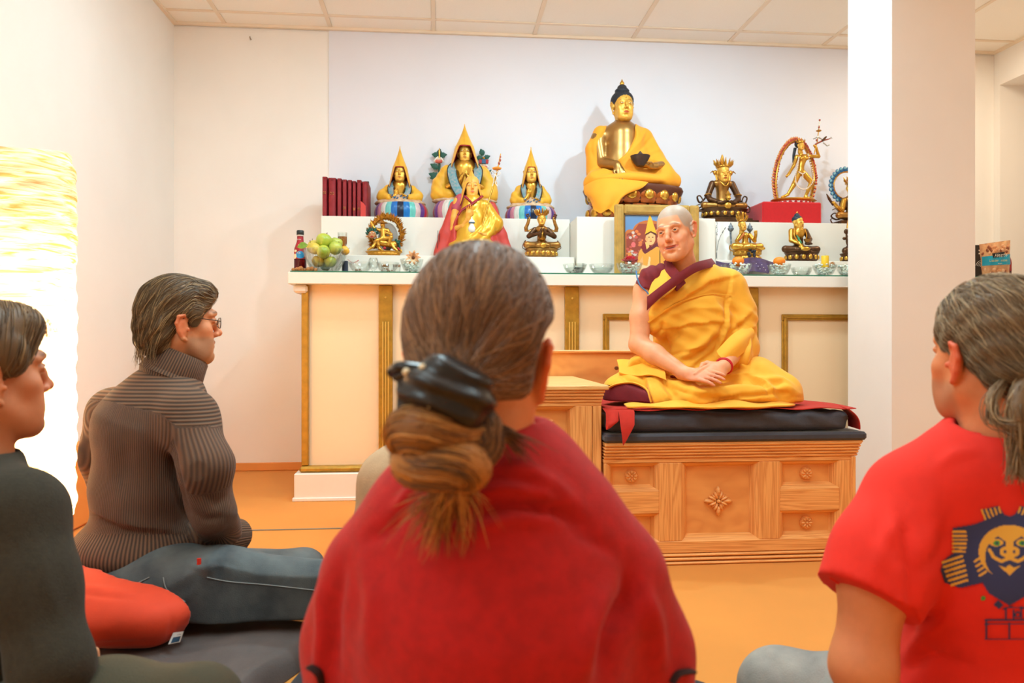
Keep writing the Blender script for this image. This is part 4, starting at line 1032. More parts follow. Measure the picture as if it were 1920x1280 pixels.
    stitch('pocket_seam',[(226,1100),(252,1095),(280,1082)],.0014,mSt); stitch('side_seam',[(164,1052),(176,1070),(190,1082)],.0018,mDk)
    tp=P(373,1053,1.90); 
    stitch_tab=MB().box(tp-V(.005,.001,.009),tp+V(.005,.003,.009),.001); obj('red_tab',stitch_tab,M('red_tab_cloth',(226,52,30),.7),root,0)
man_glasses()

# ================================================================= the person in front, seen from behind
def woman_front():
    P=lambda x,y,d:np.array(at(x,y,d))
    root=thing('person',tuple(P(930,1280,.95)*V(1,1,0)+V(0,0,.12)),'person seen from behind in a dark red shawl, long brown hair tied in loops','person')
    hp=P(901,672,.895); R=H(-14,4,4); s=.94; skin=(232,150,100)
    hv=head(hp,R,s,skin,(190,100,80),(90,66,46),h=.0034,neck=P(915,840,.90),redear=(232,100,50),earz=-.012,ears=1.15)
    # shoulders under the shawl keep the body one skin
    S=SDF(P(560,1300,.95)+V(0,-.15,-.3),P(1310,800,.95)+V(.02,.25,.03),.008)
    S.chain([P(770,1060,.93),P(915,930,.92),P(1080,1070,.93)],[.04,.05,.04],k=.05); S.chain([P(925,960,.94),P(925,1300,.96)],[.12,.13],k=.05)
    v,F=S.mesh(1); b=join(hv,(v,F,paint(v,skin))); obj('body',(b[0],b[1]),mSkin,root,180,col=b[2])
    # hair mass drawn back
    S=SDF(P(740,720,.78)+V(-.02,-.02,-.02),P(1060,440,1.02)+V(.03,.03,.03),.0035)
    S.ell(P(899,598,.895),(.084,.1,.09),k=0); S.ell(P(893,645,.865),(.076,.07,.07),k=.03); S.chain([P(900,655,.84),P(858,700,.805)],[.06,.034],k=.04)
    S.chain([P(985,640,.86),P(930,720,.835),P(880,735,.81)],[.022,.028,.03],k=.03)
    S.ell(P(1048,700,.86),(.034,.11,.058),k=.012,op='sub'); S.ell(P(1012,812,.88),(.072,.09,.058),k=.015,op='sub')
    cc=P(858,700,.80)
    S.disp(lambda X,Y,Z:.0005*np.sin(np.arctan2(X-cc[0],Z-cc[2])*70+4*np.sin(Z*25))+0*Y)
    v,F=S.mesh(1); hairmass('hair',v,F,(104,70,42),root); tree=bvh(v,F)
    gp=P(862,715,.795)
    mb,C=flow(v,F,tree,2400,lambda p:gp-p,.07,.0012,[(122,82,48),(134,90,54),(106,70,42),(152,106,66),(116,78,48)],lift=.0008)
    o=obj('hair_strands',mb,mStrand,root,180,col=C); o['kind']='stuff'
    # black scrunchie / clip
    S=SDF(P(730,840,.7)+V(0,-.02,0),P(930,660,.85)+V(0,.02,0),.003)
    S.chain([P(782,728,.775),P(822,730,.757),P(866,748,.757),P(888,774,.775)],[.027,.031,.03,.021],k=.012); S.chain([P(762,760,.775),P(800,740,.762)],[.02,.024],k=.01)
    S.disp(lambda X,Y,Z:.003*np.sin(X*110+Z*150+3*np.sin(Z*60))+0*Y); v,F=S.mesh(1)
    mBk=M('black_satin',(34,26,22),.35,noise=.3,nscale=40)
    obj('scrunchie',(v,F),mBk,root,180)
    mb=MB(); mb.tube(bez([P(735,698,.77),P(748,688,.755),P(770,690,.75),P(795,694,.748)],10),.006,8); mb.tube(bez([P(742,706,.765),P(765,702,.75),P(800,704,.745)],8),.005,8); obj('hair_clip',mb,M('black_plastic',(22,18,16),.2),root)
    mP=M('pale_bead',(226,206,170),.15)
    for p in ((792,689,.741),(762,697,.743),(779,756,.745),(905,790,.775),(806,758,.728)): obj('bead',MB().ball(P(*p),.004,8,6),mP,root)
    # two loops of twisted hair
    def loop(pts,r,cols,n=260,nm='hair_loop'):
        Q=bez(pts,24); S=SDF(Q.min(0)-.05,Q.max(0)+.05,.003); S.chain(list(Q[::2]),list(np.interp(np.linspace(0,1,len(Q[::2])),np.linspace(0,1,len(r)),r)),k=.006); v,F=S.mesh(1)
        o=obj(nm,(v,F),mHair,root,180,col=paint(v,cols[2])); t=bvh(v,F); T=np.gradient(Q,axis=0); paths=[]
        rr=np.interp(np.linspace(0,1,24),np.linspace(0,1,len(r)),r)
        for i in range(n):
            a=RNG.uniform(0,2*PI); tw=RNG.uniform(.6,1.6); i0=RNG.integers(0,10); i1=RNG.integers(14,24); pp=[]
            for j in np.linspace(i0,i1,6).astype(int):
                j=min(j,23); d=T[j]/np.linalg.norm(T[j]); e1=np.cross(d,(0,1.,.2)); e1/=np.linalg.norm(e1)+1e-9; e2=np.cross(d,e1); b=a+tw*j*.06
                pp.append(Q[j]+rr[j]*1.05*(math.cos(b)*e1+math.sin(b)*e2))
            paths.append(pp)
        mb,C=strands(t,paths,.0012,cols,n=12,jit=.001,lift=.001); q=obj('loop_strands',mb,mStrand,root,180,col=C); q['kind']='stuff'
    gold=[(168,110,50),(190,130,66),(130,84,40),(110,70,34),(206,148,80)]
    dark=[(90,60,32),(120,80,44),(70,46,26),(140,94,50)]
    loop([P(884,800,.77),P(845,812,.748),P(790,806,.738),P(762,808,.752),P(762,826,.762),P(775,836,.765)],[.018,.020,.022,.021,.017,.012],gold)
    loop([P(770,850,.765),P(775,872,.75),P(815,872,.74),P(858,868,.742),P(880,880,.755),P(862,900,.762)],[.016,.020,.022,.022,.022,.015],dark[:2]+gold[:3])
    loop([P(895,790,.78),P(900,830,.775),P(870,845,.768),P(820,842,.765)],[.02,.022,.02,.016],dark)
    # loose tail
    paths=[]
    for i in range(300):
        a=RNG.normal(0,1); e=P(840+a*32-(RNG.random()<.3)*55,1000+RNG.uniform(-70,50),.78); st=P(850+a*8,890+RNG.uniform(-10,15),.76)
        paths.append([st,P(848+a*14,925,.752),(st+e)/2+V(RNG.normal(0,.006),-.004,0),e])
    mb,C=strands(None,paths,.0006,gold+[(150,84,50)],n=10,proj=False,jit=.003,taper=.8); o=obj('hair_tail',mb,mStrand,root,180,col=C); o['kind']='stuff'
    paths=[]
    for i in range(60):
        st=P(905+RNG.normal(0,6),790+RNG.normal(0,6),.79); e=P(985+RNG.normal(0,20),842+RNG.normal(0,14),.82); paths.append([st,(st+e)/2+V(0,-.004,.004),e])
    mb,C=strands(None,paths,.0007,dark,n=8,proj=False,jit=.002,taper=.8); o=obj('loose_strands',mb,mStrand,root,180,col=C); o['kind']='stuff'
    # shawl
    S=SDF(P(550,1420,.9)+V(-.02,-.2,0),P(1330,800,.95)+V(.02,.28,.04),.0055)
    S.chain([P(925,960,.93),P(925,1120,.93),P(925,1420,.95)],[.13,.165,.18],k=.05)
    S.chain([P(718,1072,.92),P(790,990,.91),P(925,932,.90)],[.056,.056,.06],k=.045); S.chain([P(925,932,.90),P(1060,1002,.91),P(1135,1080,.92)],[.06,.058,.06],k=.045)
    S.chain([P(708,1085,.93),P(682,1200,.95),P(678,1420,.98)],[.058,.064,.07],k=.05); S.chain([P(1142,1095,.93),P(1186,1220,.95),P(1200,1420,.98)],[.06,.064,.068],k=.05)
    # rolled collar
    S.chain([P(800,945,.90),P(870,918,.865),P(950,910,.86),P(1010,918,.88),P(1030,926,.94)],[.028,.034,.038,.034,.028],k=.03)
    S.chain([P(880,892,.90),P(950,884,.875),P(1005,900,.90)],[.025,.03,.022],k=.02)
    S.chain([P(935,780,.93),P(925,840,.915)],[.05,.053],k=.012,op='sub')
    v,F=S.mesh(2)
    v=folds(v,F,[([(895,958),(960,945),(1040,956),(1110,990)],9,.018,'g'),([(880,925),(940,914),(1010,925),(1060,948)],9,.014,'r'),([(900,990),(960,968),(1050,975)],9,.013,'r'),
       ([(1130,1280),(1150,1190),(1190,1110),(1180,1060)],18,.022,'g'),([(1090,1280),(1105,1180),(1140,1090)],18,.012,'r'),([(1240,1260),(1225,1160),(1195,1080)],14,.013,'r'),([(640,1060),(620,1150),(625,1280)],14,.013,'g'),
       ([(690,1010),(730,990),(770,940)],10,.014,'g'),([(740,960),(760,940),(780,910)],9,.014,'r'),([(600,1090),(605,1180),(595,1280)],9,.010,'r'),([(1060,990),(1110,1010),(1160,1040)],10,.010,'g'),([(930,890),(985,892),(1030,915),(1075,950)],7,.012,'s'),([(780,1000),(840,985),(900,1010)],12,.007,'r'),([(680,1040),(700,1120),(690,1240)],16,.008,'r')])
    mSh=M('dark_red_wool_shawl',(184,18,16),.9,noise=.2,nscale=70,bump=.35,bscale=420,sheen=.08)
    obj('shawl',(v,F),mSh,root,180); tree=bvh(v,F)
    mD=M('dark_shawl_border',(46,20,18),.9)
    for pts in ([(585,1250),(600,1262),(607,1300)],[(1258,1280),(1270,1262),(1296,1258)]):
        out=[]
        for q in bez([(a,b,0) for a,b in pts],12):
            o=np.array((0,0,EYE)); dr=np.array(at(q[0],q[1],1.)); dr=dr-o; dr/=np.linalg.norm(dr); h=tree.ray_cast(Vector(o),Vector(dr))
            if h[0] is not None: out.append(np.array(h[0])-dr*.002)
        if len(out)>3: obj('shawl_border',MB().tube(out,.008,8,flat=.4),mD,root,60)
woman_front()

# ================================================================= the person in the red T-shirt
def man_red():
    P=lambda x,y,d:np.array(at(x,y,d))
    root=thing('person',tuple(P(1800,1280,1.35)*V(1,1,0)+V(0,0,.12)),'person in a red printed T-shirt with long greying hair tied back','person')
    hp=P(1858,666,1.26); R=H(4,3,-3); s=.95; skin=(222,140,92)
    hv=head(hp,R,s,skin,(190,100,80),(110,80,60),h=.0032,neck=P(1868,850,1.25),stub=(170,124,96),redear=(226,92,62),wid=1.0,earz=-.010,ears=1.05)
    S=SDF(P(1530,1420,1.3)+V(-.05,-.25,0),P(1760,1040,1.3)+V(.05,.3,.05),.0045)
    shL=P(1690,930,1.28); elL=P(1618,1250,1.22); wrL=P(1700,1400,1.45)
    S.chain([shL,P(1640,1090,1.24),elL,wrL],[.058,.05,.045,.03],k=.03)
    av,aF=S.mesh(1)
    a1,a2,a3=P(2120,1040,1.37),P(2150,1240,1.36),P(2010,1350,1.62)
    S=SDF(np.minimum(np.minimum(a1,a2),a3)-.09,np.maximum(np.maximum(a1,a2),a3)+.09,.006); S.chain([a1,a2,a3],[.05,.045,.03],k=.03); hand(S,a3,V(-.8,.5,-.2),V(0,0,1),1,L=.17); bv,bF=S.mesh(1)
    S=SDF(wrL-V(.1,.05,.1),wrL+V(.2,.25,.1),.005); hand(S,wrL,V(.5,.8,-.1),V(0,0,1),-1,L=.17); cv,cF=S.mesh(1)
    b=join(hv,(av,aF,paint(av,skin)),(bv,bF,paint(bv,skin)),(cv,cF,paint(cv,skin))); obj('body',(b[0],b[1]),mSkin,root,180,col=b[2]); eyes(root,hp,R,s,P(1260,440,2.95))
    lw=lambda p:L2W(hp,R,s,p)
    S=SDF((-.125,-.2,-.2),(.125,.125,.16),.0036)
    S.ell((0,-.018,.05),(.0865,.105,.088),k=0); S.ell((0,-.07,-.0),(.075,.055,.07),k=.03); S.chain([(.0,-.1,-.01),(.02,-.125,-.045),(.03,-.14,-.075)],[.05,.035,.026],k=.03)
    S.ell((0,.1,-.02),(.1,.055,.1),k=.012,op='sub')
    for q in (-1,1): S.ell((q*.09,.04,-.04),(.035,.06,.065),k=.008,op='sub'); S.ell((q*.098,-.008,.0),(.026,.028,.04),k=.008,op='sub')
    S.disp(lambda X,Y,Z:.0018*np.sin((Z+Y*.6)*140+3*np.sin(Y*24)+X*15))
    v,F=S.mesh(1); vw=(v*s)@R.T+hp; hairmass('hair',vw,F,(108,84,58),root); tree=bvh(vw,F)
    grey=[(124,98,68),(146,120,88),(104,80,54),(168,142,106),(136,108,74)]
    tg=lw((.028,-.14,-.07)); mb,C=flow(vw,F,tree,1700,lambda p:tg-p,.08,.0012,grey); o=obj('hair_strands',mb,mStrand,root,180,col=C); o['kind']='stuff'
    # ponytail
    pq=bez([P(1935,712,1.15),P(1915,740,1.14),P(1908,778,1.13),P(1916,830,1.13),P(1910,890,1.13)],20)
    S=SDF(pq.min(0)-.04,pq.max(0)+.04,.004); S.chain(list(pq[::2]),list(np.linspace(.017,.010,10)),k=.006); v,F=S.mesh(1); obj('ponytail',(v,F),mHair,root,180,col=paint(v,(112,86,58)))
    paths=[[p+RNG.normal(0,.009,3) for p in (pq[0],pq[6],pq[12],pq[19])] for i in range(260)]+[[P(1880,715,1.16),P(1858,745,1.15)+RNG.normal(0,.004,3),P(1862,790,1.14)+RNG.normal(0,.005,3),P(1900,800,1.12)+RNG.normal(0,.006,3)] for i in range(60)]
    mb,C=strands(None,paths,.0011,grey,proj=False,n=10,jit=.003,taper=.7); o=obj('ponytail_strands',mb,mStrand,root,180,col=C); o['kind']='stuff'
    # T-shirt
    S=SDF(P(1520,1420,1.3)+V(-.02,-.28,0),P(2180,790,1.3)+V(.08,.3,.03),.0064)
    ce=P(1880,900,1.29); shR=P(2075,930,1.36)
    S.chain([P(1880,900,1.28),P(1885,1050,1.29),P(1880,1300,1.33),P(1870,1430,1.36)],[.13,.155,.155,.165],k=.06)
    S.chain([P(1715,942,1.28),P(1790,905,1.26),P(1865,888,1.25)],[.07,.068,.058],k=.05); S.chain([P(1865,888,1.25),shR],[.058,.07],k=.05); S.chain([shR,P(2110,1010,1.37),P(2128,1080,1.37)],[.074,.076,.078],k=.035)
    S.chain([P(1712,935,1.28),P(1660,1040,1.25),P(1625,1130,1.23)],[.076,.078,.082],k=.035)
    S.plane(P(1625,1108,1.23),P(1606,1180,1.21)-P(1655,1035,1.25),.004) if False else None
    S.chain([P(1866,780,1.25),P(1872,840,1.25)],[.056,.060],k=.01,op='sub')
    n=P(1590,1200,1.2)-P(1662,1020,1.25); n/=np.linalg.norm(n); q=P(1622,1118,1.225)
    X=S.ax[0][:,None,None];Y=S.ax[1][None,:,None];Z=S.ax[2][None,None,:]
    dd=((X-q[0])*n[0]+(Y-q[1])*n[1]+(Z-q[2])*n[2]); lim=P(1705,1100,1.25)[0]
    S.f=np.where((X<lim+.0*Z)&(Z<q[2]+.08),np.maximum(S.f,dd-(X-q[0])*.0),S.f).astype(np.float32)
    v,F=S.mesh(2)
    v=folds(v,F,[([(1710,1180),(1712,1080),(1700,1000),(1690,960)],9,.016,'g'),([(1700,960),(1660,1010),(1640,1080)],14,.006,'r'),([(1720,1080),(1760,1040),(1775,980)],10,.006,'g'),([(1700,1230),(1740,1180),(1790,1150)],11,.012,'r'),([(1690,1260),(1740,1225),(1820,1250)],10,.010,'g'),
       ([(1735,930),(1755,980),(1740,1040)],12,.006,'r'),([(1640,940),(1650,1000),(1690,1060)],10,.007,'g'),([(1750,880),(1790,850),(1830,845)],8,.006,'r'),([(1720,1150),(1745,1165),(1770,1150)],7,.012,'g')])
    mT=M('red_cotton_jersey',(236,44,26),.85,noise=.08,nscale=30,bump=.12,bscale=500,sheen=.04)
    obj('t_shirt',(v,F),mT,root,180); tree=bvh(v,F)
    # hem stitch on the sleeve
    out=[]
    for a in np.linspace(0,1,20):
        px,py=1556+a*(1690-1556),1082+a*(1160-1082)+4*math.sin(a*PI); o=np.array((0,0,EYE)); dr=np.array(at(px,py,1.))-o; dr/=np.linalg.norm(dr); h=tree.ray_cast(Vector(o),Vector(dr))
        if h[0] is not None and np.linalg.norm(np.array(h[0])-o)<1.6: out.append(np.array(h[0])-dr*.0005)
    if len(out)>4: obj('sleeve_hem',MB().tube(out,.0022,6),mT,root,60)
    # collar rib
    # print on the back: measured in picture pixels, laid on the cloth
    x0,y0,x1,y1,st=1758,938,1990,1204,1.6
    gx=np.arange(x0,x1+st,st); gy=np.arange(y0,y1+st,st); nx,ny=len(gx),len(gy)
    cs=8; cx_=np.arange(x0,x1+cs,cs); cy_=np.arange(y0,y1+cs,cs); T=np.full((len(cx_),len(cy_)),np.nan); o=np.array((0,0,EYE))
    for i,a in enumerate(cx_):
        for j,b in enumerate(cy_):
            dr=np.array(at(a,b,1.))-o; h=tree.ray_cast(Vector(o),Vector(dr/np.linalg.norm(dr)))
            if h[0] is not None: T[i,j]=h[3]/np.linalg.norm(dr)
    T=np.where(np.isnan(T),np.nanmean(T),T)
    GX,GY=np.meshgrid(gx,gy,indexing='ij'); fi=np.clip((GX-x0)/cs,0,len(cx_)-1.001); fj=np.clip((GY-y0)/cs,0,len(cy_)-1.001); i0=fi.astype(int); j0=fj.astype(int); u=fi-i0; q=fj-j0
    D=(T[i0,j0]*(1-u)*(1-q)+T[i0+1,j0]*u*(1-q)+T[i0,j0+1]*(1-u)*q+T[i0+1,j0+1]*u*q)-.0022
    uu=(GX-960)/FX; vv=(640-GY)/FX; PT=np.stack([D*(CF[0]+uu*CR[0]),D*(CF[1]+uu*CR[1]),EYE+D*vv],-1)
    X,Y=GX+st/2,GY+st/2; K=np.zeros(X.shape,int)   # 0 none 1 navy 2 yellow 3 green
    def poly(P,c,cond=None):
        ins=np.zeros(X.shape,bool); n=len(P)
        for a in range(n):
            (xa_,ya_),(xb,yb)=P[a],P[(a+1)%n]; cr=((ya_>Y)!=(yb>Y))&(X<(xb-xa_)*(Y-ya_)/(yb-ya_+1e-9)+xa_); ins^=cr
        K[ins]=c
    def ell(cx,cy,rx,ry,c): K[((X-cx)/rx)**2+((Y-cy)/ry)**2<1]=c
    def line(P,w,c):
        d,_,_=segdist(X.ravel(),Y.ravel(),P); K[(d<w).reshape(X.shape)]=c
    mir=lambda P:[(3786-a,b) for a,b in P]    # mirror about x=1893
    CXp=1893
    left=[(1893,968),(1884,965),(1872,948),(1840,956),(1846,975),(1826,983),(1786,990),(1790,1035),(1770,1050),(1764,1068),(1772,1092),(1800,1102),(1826,1096),(1842,1092),(1854,1112),(1893,1135)]
    poly(left+mir(left[::-1]),1)
    for sgn in (0,1):
        f=(lambda P:mir(P)) if sgn else (lambda P:P)
        for i in range(6): line(f([(1787,997+i*7.2),(1812-abs(i-2),997+i*7.4)]),2.2,2)
        for i in range(6): line(f([(1768+i*2.5 if i<3 else 1764+i*4,1054+i*8.5),(1804+i*2.,1042+i*9.0)]),2.4,2)
        for i in range(5): line(f([(1841+i*8,956-i*1.2),(1848+i*7,973-i*3)]),1.8,2)
        for i in range(4): line(f([(1828+i*3,1052+i*9),(1840+i*3,1044+i*9)]),2.2,2)
    ell(CXp,1034,58,50,2); ell(CXp,1044,46,44,1)
    poly([(1893-30,996),(1893+30,996),(1893+8,1010),(1893+7,1030),(1893-7,1030),(1893-8,1010)],2)
    for q in (-1,1):
        line([(CXp+q*8,1012),(CXp+q*22,1002),(CXp+q*40,1010)],2.2,2); ell(CXp+q*25,1017,13,7,2); ell(CXp+q*24,1018,6.5,5.5,3); ell(CXp+q*24,1018,2.5,2.5,1)
        line([(CXp,1046),(CXp+q*16,1052),(CXp+q*30,1044),(CXp+q*38,1030)],3.2,2)
        ell(CXp+q*8,1034,11,9.5,2); ell(CXp+q*8.5,1034,2.6,3.5,1)
    ell(CXp,1042,9,6,2)
    poly([(1873,1060),(1885,1064),(1893,1058),(1901,1064),(1913,1060),(1893,1079)],2)
    poly([(1839,1121),(1843,1116),(1848,1120),(1846,1125),(1841,1126)],3)
    poly([(1863,1133),(1872,1124),(1881,1134),(1873,1142)],1)
    line([(1847,1162),(1990,1162)],1.4,1); line([(1847,1170),(1990,1168)],.9,1); line([(1850,1162),(1849,1197)],1.6,1); line([(1892,1168),(1892,1197)],1.5,1); line([(1846,1198),(1990,1198)],.7,1); line([(1936,1168),(1936,1197)],1.5,1)
    for a,b in ((1886,1140),(1900,1144),(1915,1138)): line([(a,b),(a,1160)],1.6,1)
    line([(1880,1142),(1892,1138),(1925,1140)],1.2,1); ell(1908,1152,6,6,1); ell(1908,1152,3.5,3.5,0)
    vs=[];fs=[];cc=[];cm={1:srgb((52,58,96)),2:srgb((226,168,62)),3:srgb((70,150,60))}
    for i in range(nx-1):
        for j in range(ny-1):
            k=K[i,j]
            if k:
                b=len(vs); vs+= [PT[i,j],PT[i+1,j],PT[i+1,j+1],PT[i,j+1]]; fs.append((b,b+1,b+2,b+3)[::-1]); cc+=[cm[k]]*4
    mbp=MB(); mbp.add(vs,fs); obj('shirt_print',mbp,M('screen_print',(80,80,120),.8,attr='Col'),root,0,col=np.array(cc),label='navy and yellow printed sun face on the shirt back')
    # jeans knee
    S=SDF(P(1370,1420,1.5)+V(-.02,-.3,0),P(1900,1190,1.5)+V(.02,.3,.02),.006)
    k=P(1462,1292,1.62); S.chain([P(1800,1370,1.4),P(1620,1330,1.52),k],[.12,.10,.082],k=.04); S.chain([k,P(1640,1370,1.75)],[.078,.06],k=.03)
    S.ell(P(1850,1370,1.4),(.18,.16,.12),k=.04); S.plane((0,0,.012),(0,0,-1),.01)
    v,F=S.mesh(2); v=folds(v,F,[([(1560,1240),(1550,1255),(1540,1280)],6,.006,'g'),([(1420,1225),(1450,1240),(1470,1280)],10,.004,'g')])
    obj('jeans',(v,F),denim('grey_blue_denim',(166,162,152),(122,122,118)),root,180)
man_red()

# ================================================================= the person at the left edge
def left_person():
    P=lambda x,y,d:np.array(at(x,y,d))
    root=thing('person',tuple(P(60,1300,1.4)*V(1,1,0)+V(0,0,.12)),'person in a dark knit top cut off by the left edge, looking to the right','person')
    hp=P(-32,702,1.36); R=H(-41,2,0); s=.97; skin=(206,134,94)
    hv=head(hp,R,s,skin,(176,88,74),(100,72,50),h=.0033,neck=P(-40,880,1.36),nose=.95,redear=(214,130,84),earz=-.02)
    obj('body',(hv[0],hv[1]),mSkin,root,180,col=hv[2]); eyes(root,hp,R,s,P(1260,440,2.95))
    lw=lambda p:L2W(hp,R,s,p)
    S=SDF((-.12,-.15,-.12),(.12,.125,.16),.0036)
    S.ell((0,-.018,.05),(.087,.106,.09),k=0); S.ell((0,.05,.09),(.06,.05,.04),k=.03); S.ell((0,-.07,-.01),(.08,.055,.07),k=.03)
    for q in (-1,1): S.ell((q*.075,.02,.03),(.012,.025,.035),k=.015)
    S.ell((0,.115,-.025),(.09,.06,.092),k=.012,op='sub')
    for q in (-1,1): S.ell((q*.09,.045,-.045),(.035,.045,.05),k=.008,op='sub'); S.ell((q*.1,-.008,-.03),(.03,.024,.032),k=.008,op='sub')
    v,F=S.mesh(1); vw=(v*s)@R.T+hp; hairmass('hair',vw,F,(98,72,44),root); tree=bvh(vw,F)
    cl=[(122,92,58),(104,76,46),(144,112,72),(90,66,40)]
    
    def fl(p):
        l=R.T@(p-hp)/s; return R@V(np.sign(l[0])*.5,-.25-.3*(l[1]<0),-.9)
    mb,C=flow(vw,F,tree,1100,fl,.07,.0012,cl); o=obj('hair_strands',mb,mStrand,root,180,col=C); o['kind']='stuff'
    paths=[]
    for i in range(45):
        st=lw((RNG.uniform(.0,.05),.075+RNG.uniform(-.01,.01),.105)); paths.append([st,st+R@V(RNG.normal(0,.004),.018,-.006),st+R@V(RNG.normal(0,.006),.026,-.024),st+R@V(RNG.normal(0,.008),.022+RNG.normal(0,.004),-.045-RNG.uniform(0,.02))])
    mb,C=strands(None,paths,.0006,[(150,120,84),(120,94,62)],proj=False,n=9,jit=.002,taper=.8); o=obj('fringe_strands',mb,mStrand,root,180,col=C); o['kind']='stuff'
    mK=M('dark_olive_knit',(50,44,30),.9,noise=.25,nscale=120,bump=.4,bscale=380,sheen=.06)
    S=SDF(P(-240,1450,1.3)+V(-.02,-.25,0),P(230,870,1.4)+V(.14,.3,.03),.0075)
    S.chain([P(-80,960,1.37),P(-90,1150,1.38),P(-95,1430,1.4)],[.12,.16,.17],k=.05); S.chain([P(-42,900,1.36),P(30,965,1.28)],[.062,.072],k=.05)
    S.chain([P(35,968,1.27),P(62,1100,1.24),P(98,1252,1.2)],[.072,.064,.056],k=.035); S.chain([P(98,1252,1.2),P(150,1310,1.42)],[.056,.042],k=.03)
    S.ell(P(-42,862,1.36),(.068,.07,.04),k=.02); S.cap(P(-35,780,1.36),P(-40,850,1.36),.055,.058,k=.008,op='sub')
    v,F=S.mesh(2); v=folds(v,F,[([(20,1080),(30,1180),(60,1270)],10,.007,'g'),([(70,1010),(88,1100),(120,1180)],12,.005,'r'),([(0,1180),(20,1240),(30,1280)],9,.007,'g')])
    obj('knit_top',(v,F),mK,root,180)
    # hand with raised thumb tip just showing past the sleeve
    S=SDF(P(100,1380,1.3)+V(0,-.1,0),P(230,1190,1.4)+V(.05,.25,.02),.0032); w_=P(146,1298,1.40); hand(S,w_,P(172,1290,1.52)-w_,(-.3,-.6,.5),1,L=.17,curl=(.5,.5,.5,.5),thumb=(.2,.0))
    S.chain([P(160,1290,1.44),P(176,1256,1.44),P(175,1222,1.44)],[.014,.0125,.0105],k=.008)
    v,F=S.mesh(1); obj('hand',(v,F),mSkin,root,180,col=paint(v,(226,160,116)))
    S=SDF(P(180,1450,1.3)+V(-.25,-.25,0),P(470,1230,1.4)+V(.12,.3,.14),.006); k=P(372,1330,1.22)
    S.chain([P(-60,1400,1.35),P(200,1350,1.25),k],[.11,.09,.066],k=.04); S.chain([k,P(200,1400,1.5)],[.062,.05],k=.03); S.plane((0,0,.02),(0,0,-1),.01)
    v,F=S.mesh(2); obj('trousers',(v,F),M('dark_green_cloth',(66,60,42),.85,bump=.3,bscale=300,sheen=.05),root,180)
left_person()

# ================================================================= the person hidden behind the shawl
def hidden_person():
    P=lambda x,y,d:np.array(at(x,y,d))
    root=thing('person',tuple(P(790,1130,1.75)*V(1,1,0)+V(0,0,.06)),'person in a beige shirt almost hidden behind the long-haired person in the shawl','person')
    S=SDF(P(650,1180,1.75)+V(-.02,-.2,-.05),P(960,800,1.75)+V(.02,.22,.02),.010)
    S.chain([P(800,910,1.72),P(800,1160,1.75)],[.12,.13],k=.05); S.chain([P(732,905,1.7),P(800,880,1.72),P(880,905,1.74)],[.062,.06,.062],k=.05); S.chain([P(730,910,1.7),P(708,1000,1.68),P(715,1080,1.66)],[.062,.05,.046],k=.04)
    v,F=S.mesh(2); v=folds(v,F,[([(690,905),(715,900),(740,906)],4,.005,'g')])
    obj('shirt',(v,F),M('beige_shirt_cloth',(196,164,128),.85,noise=.1,nscale=30,bump=.2,bscale=300),root,180)
    S=SDF(P(690,1180,1.7)+V(-.1,-.2,-.08),P(980,1060,1.9)+V(.1,.35,.02),.008); pv=P(800,1130,1.8); pv[2]=.15; k1=pv+V(-.06,.27,-.02); k2=pv+V(.28,.2,-.02)
    S.ell(pv,(.17,.15,.1),k=.04); S.chain([pv,k1,pv+V(.1,.28,-.05)],[.09,.065,.05],k=.04); S.chain([pv,k2,pv+V(-.05,.3,-.05)],[.09,.065,.05],k=.04); S.plane((0,0,.056),(0,0,-1),.01); v,F=S.mesh(1); obj('trousers',(v,F),M('dark_cloth',(70,64,60),.85,sheen=.1),root,180)
    hp=P(836,760,1.70); R=H(-30,4,0)
    hv=head(hp,R,.93,(220,150,110),(180,100,80),(90,70,50),h=.006,neck=P(806,860,1.72)); obj('body',(hv[0],hv[1]),mSkin,root,180,col=hv[2])
    S=SDF((-.1,-.13,-.1),(.1,.11,.15),.005); S.ell((0,-.018,.05),(.08,.1,.086),k=0); S.ell((0,-.06,-.02),(.07,.045,.06),k=.02); S.ell((0,.105,-.02),(.1,.06,.09),k=.01,op='sub'); v,F=S.mesh(1)
    hairmass('hair',(v*.93)@R.T+hp,F,(70,50,34),root)
hidden_person()
# ---------------------------------------------------------------- statues on the altar
gGold=M('gilt_metal',(226,172,72),.28,.85,noise=.22,nscale=25)
gFace=M('matt_gilt',(230,176,76),.42,.5,noise=.06,nscale=30,attr='Col')
gGold2=M('gilt_carving',(206,146,56),.36,.75,noise=.3,nscale=60)
gBrz=M('dark_bronze',(98,66,42),.36,.65,noise=.35,nscale=30)
gBrz2=M('bronze_gilt',(176,126,62),.34,.75,noise=.3,nscale=30)
gYel=M('yellow_silk',(240,178,48),.5,noise=.12,nscale=30,sheen=.3)
gRedS=M('red_silk',(176,24,34),.5,sheen=.3)
gOr=M('orange_cotton',(246,160,34),.75,noise=.05,nscale=20,bump=.1,bscale=400,sheen=.15)
gBlk=M('blue_black_paint',(34,36,44),.6,bump=.5,bscale=260)
gPale=M('beige_brocade',(214,184,150),.6,noise=.25,nscale=40,rgb2=(186,140,104))
gGreen=M('green_paint',(24,84,68),.5)
gWhite=M('white_paint',(240,232,222),.5)
gPink=M('pink_paint',(220,110,96),.5)
gBlue=M('blue_paint',(40,96,140),.5)
class Site:
    def __init__(s,px,py,Y,z):
        u=(px-960)/FX; g=CF+u*CR; d=Y/g[1]; s.k=d/FX; s.o=np.array((d*g[0],Y,z)); s.px=px; s.py=py
    def p(s,dx,dy,dz=0): return s.o+V(dx,dz,dy)*s.k
    def q(s,px,py,dz=0): return s.o+V(px-s.px,dz,s.py-py)*s.k      # picture pixel offsets, metric depth from dz
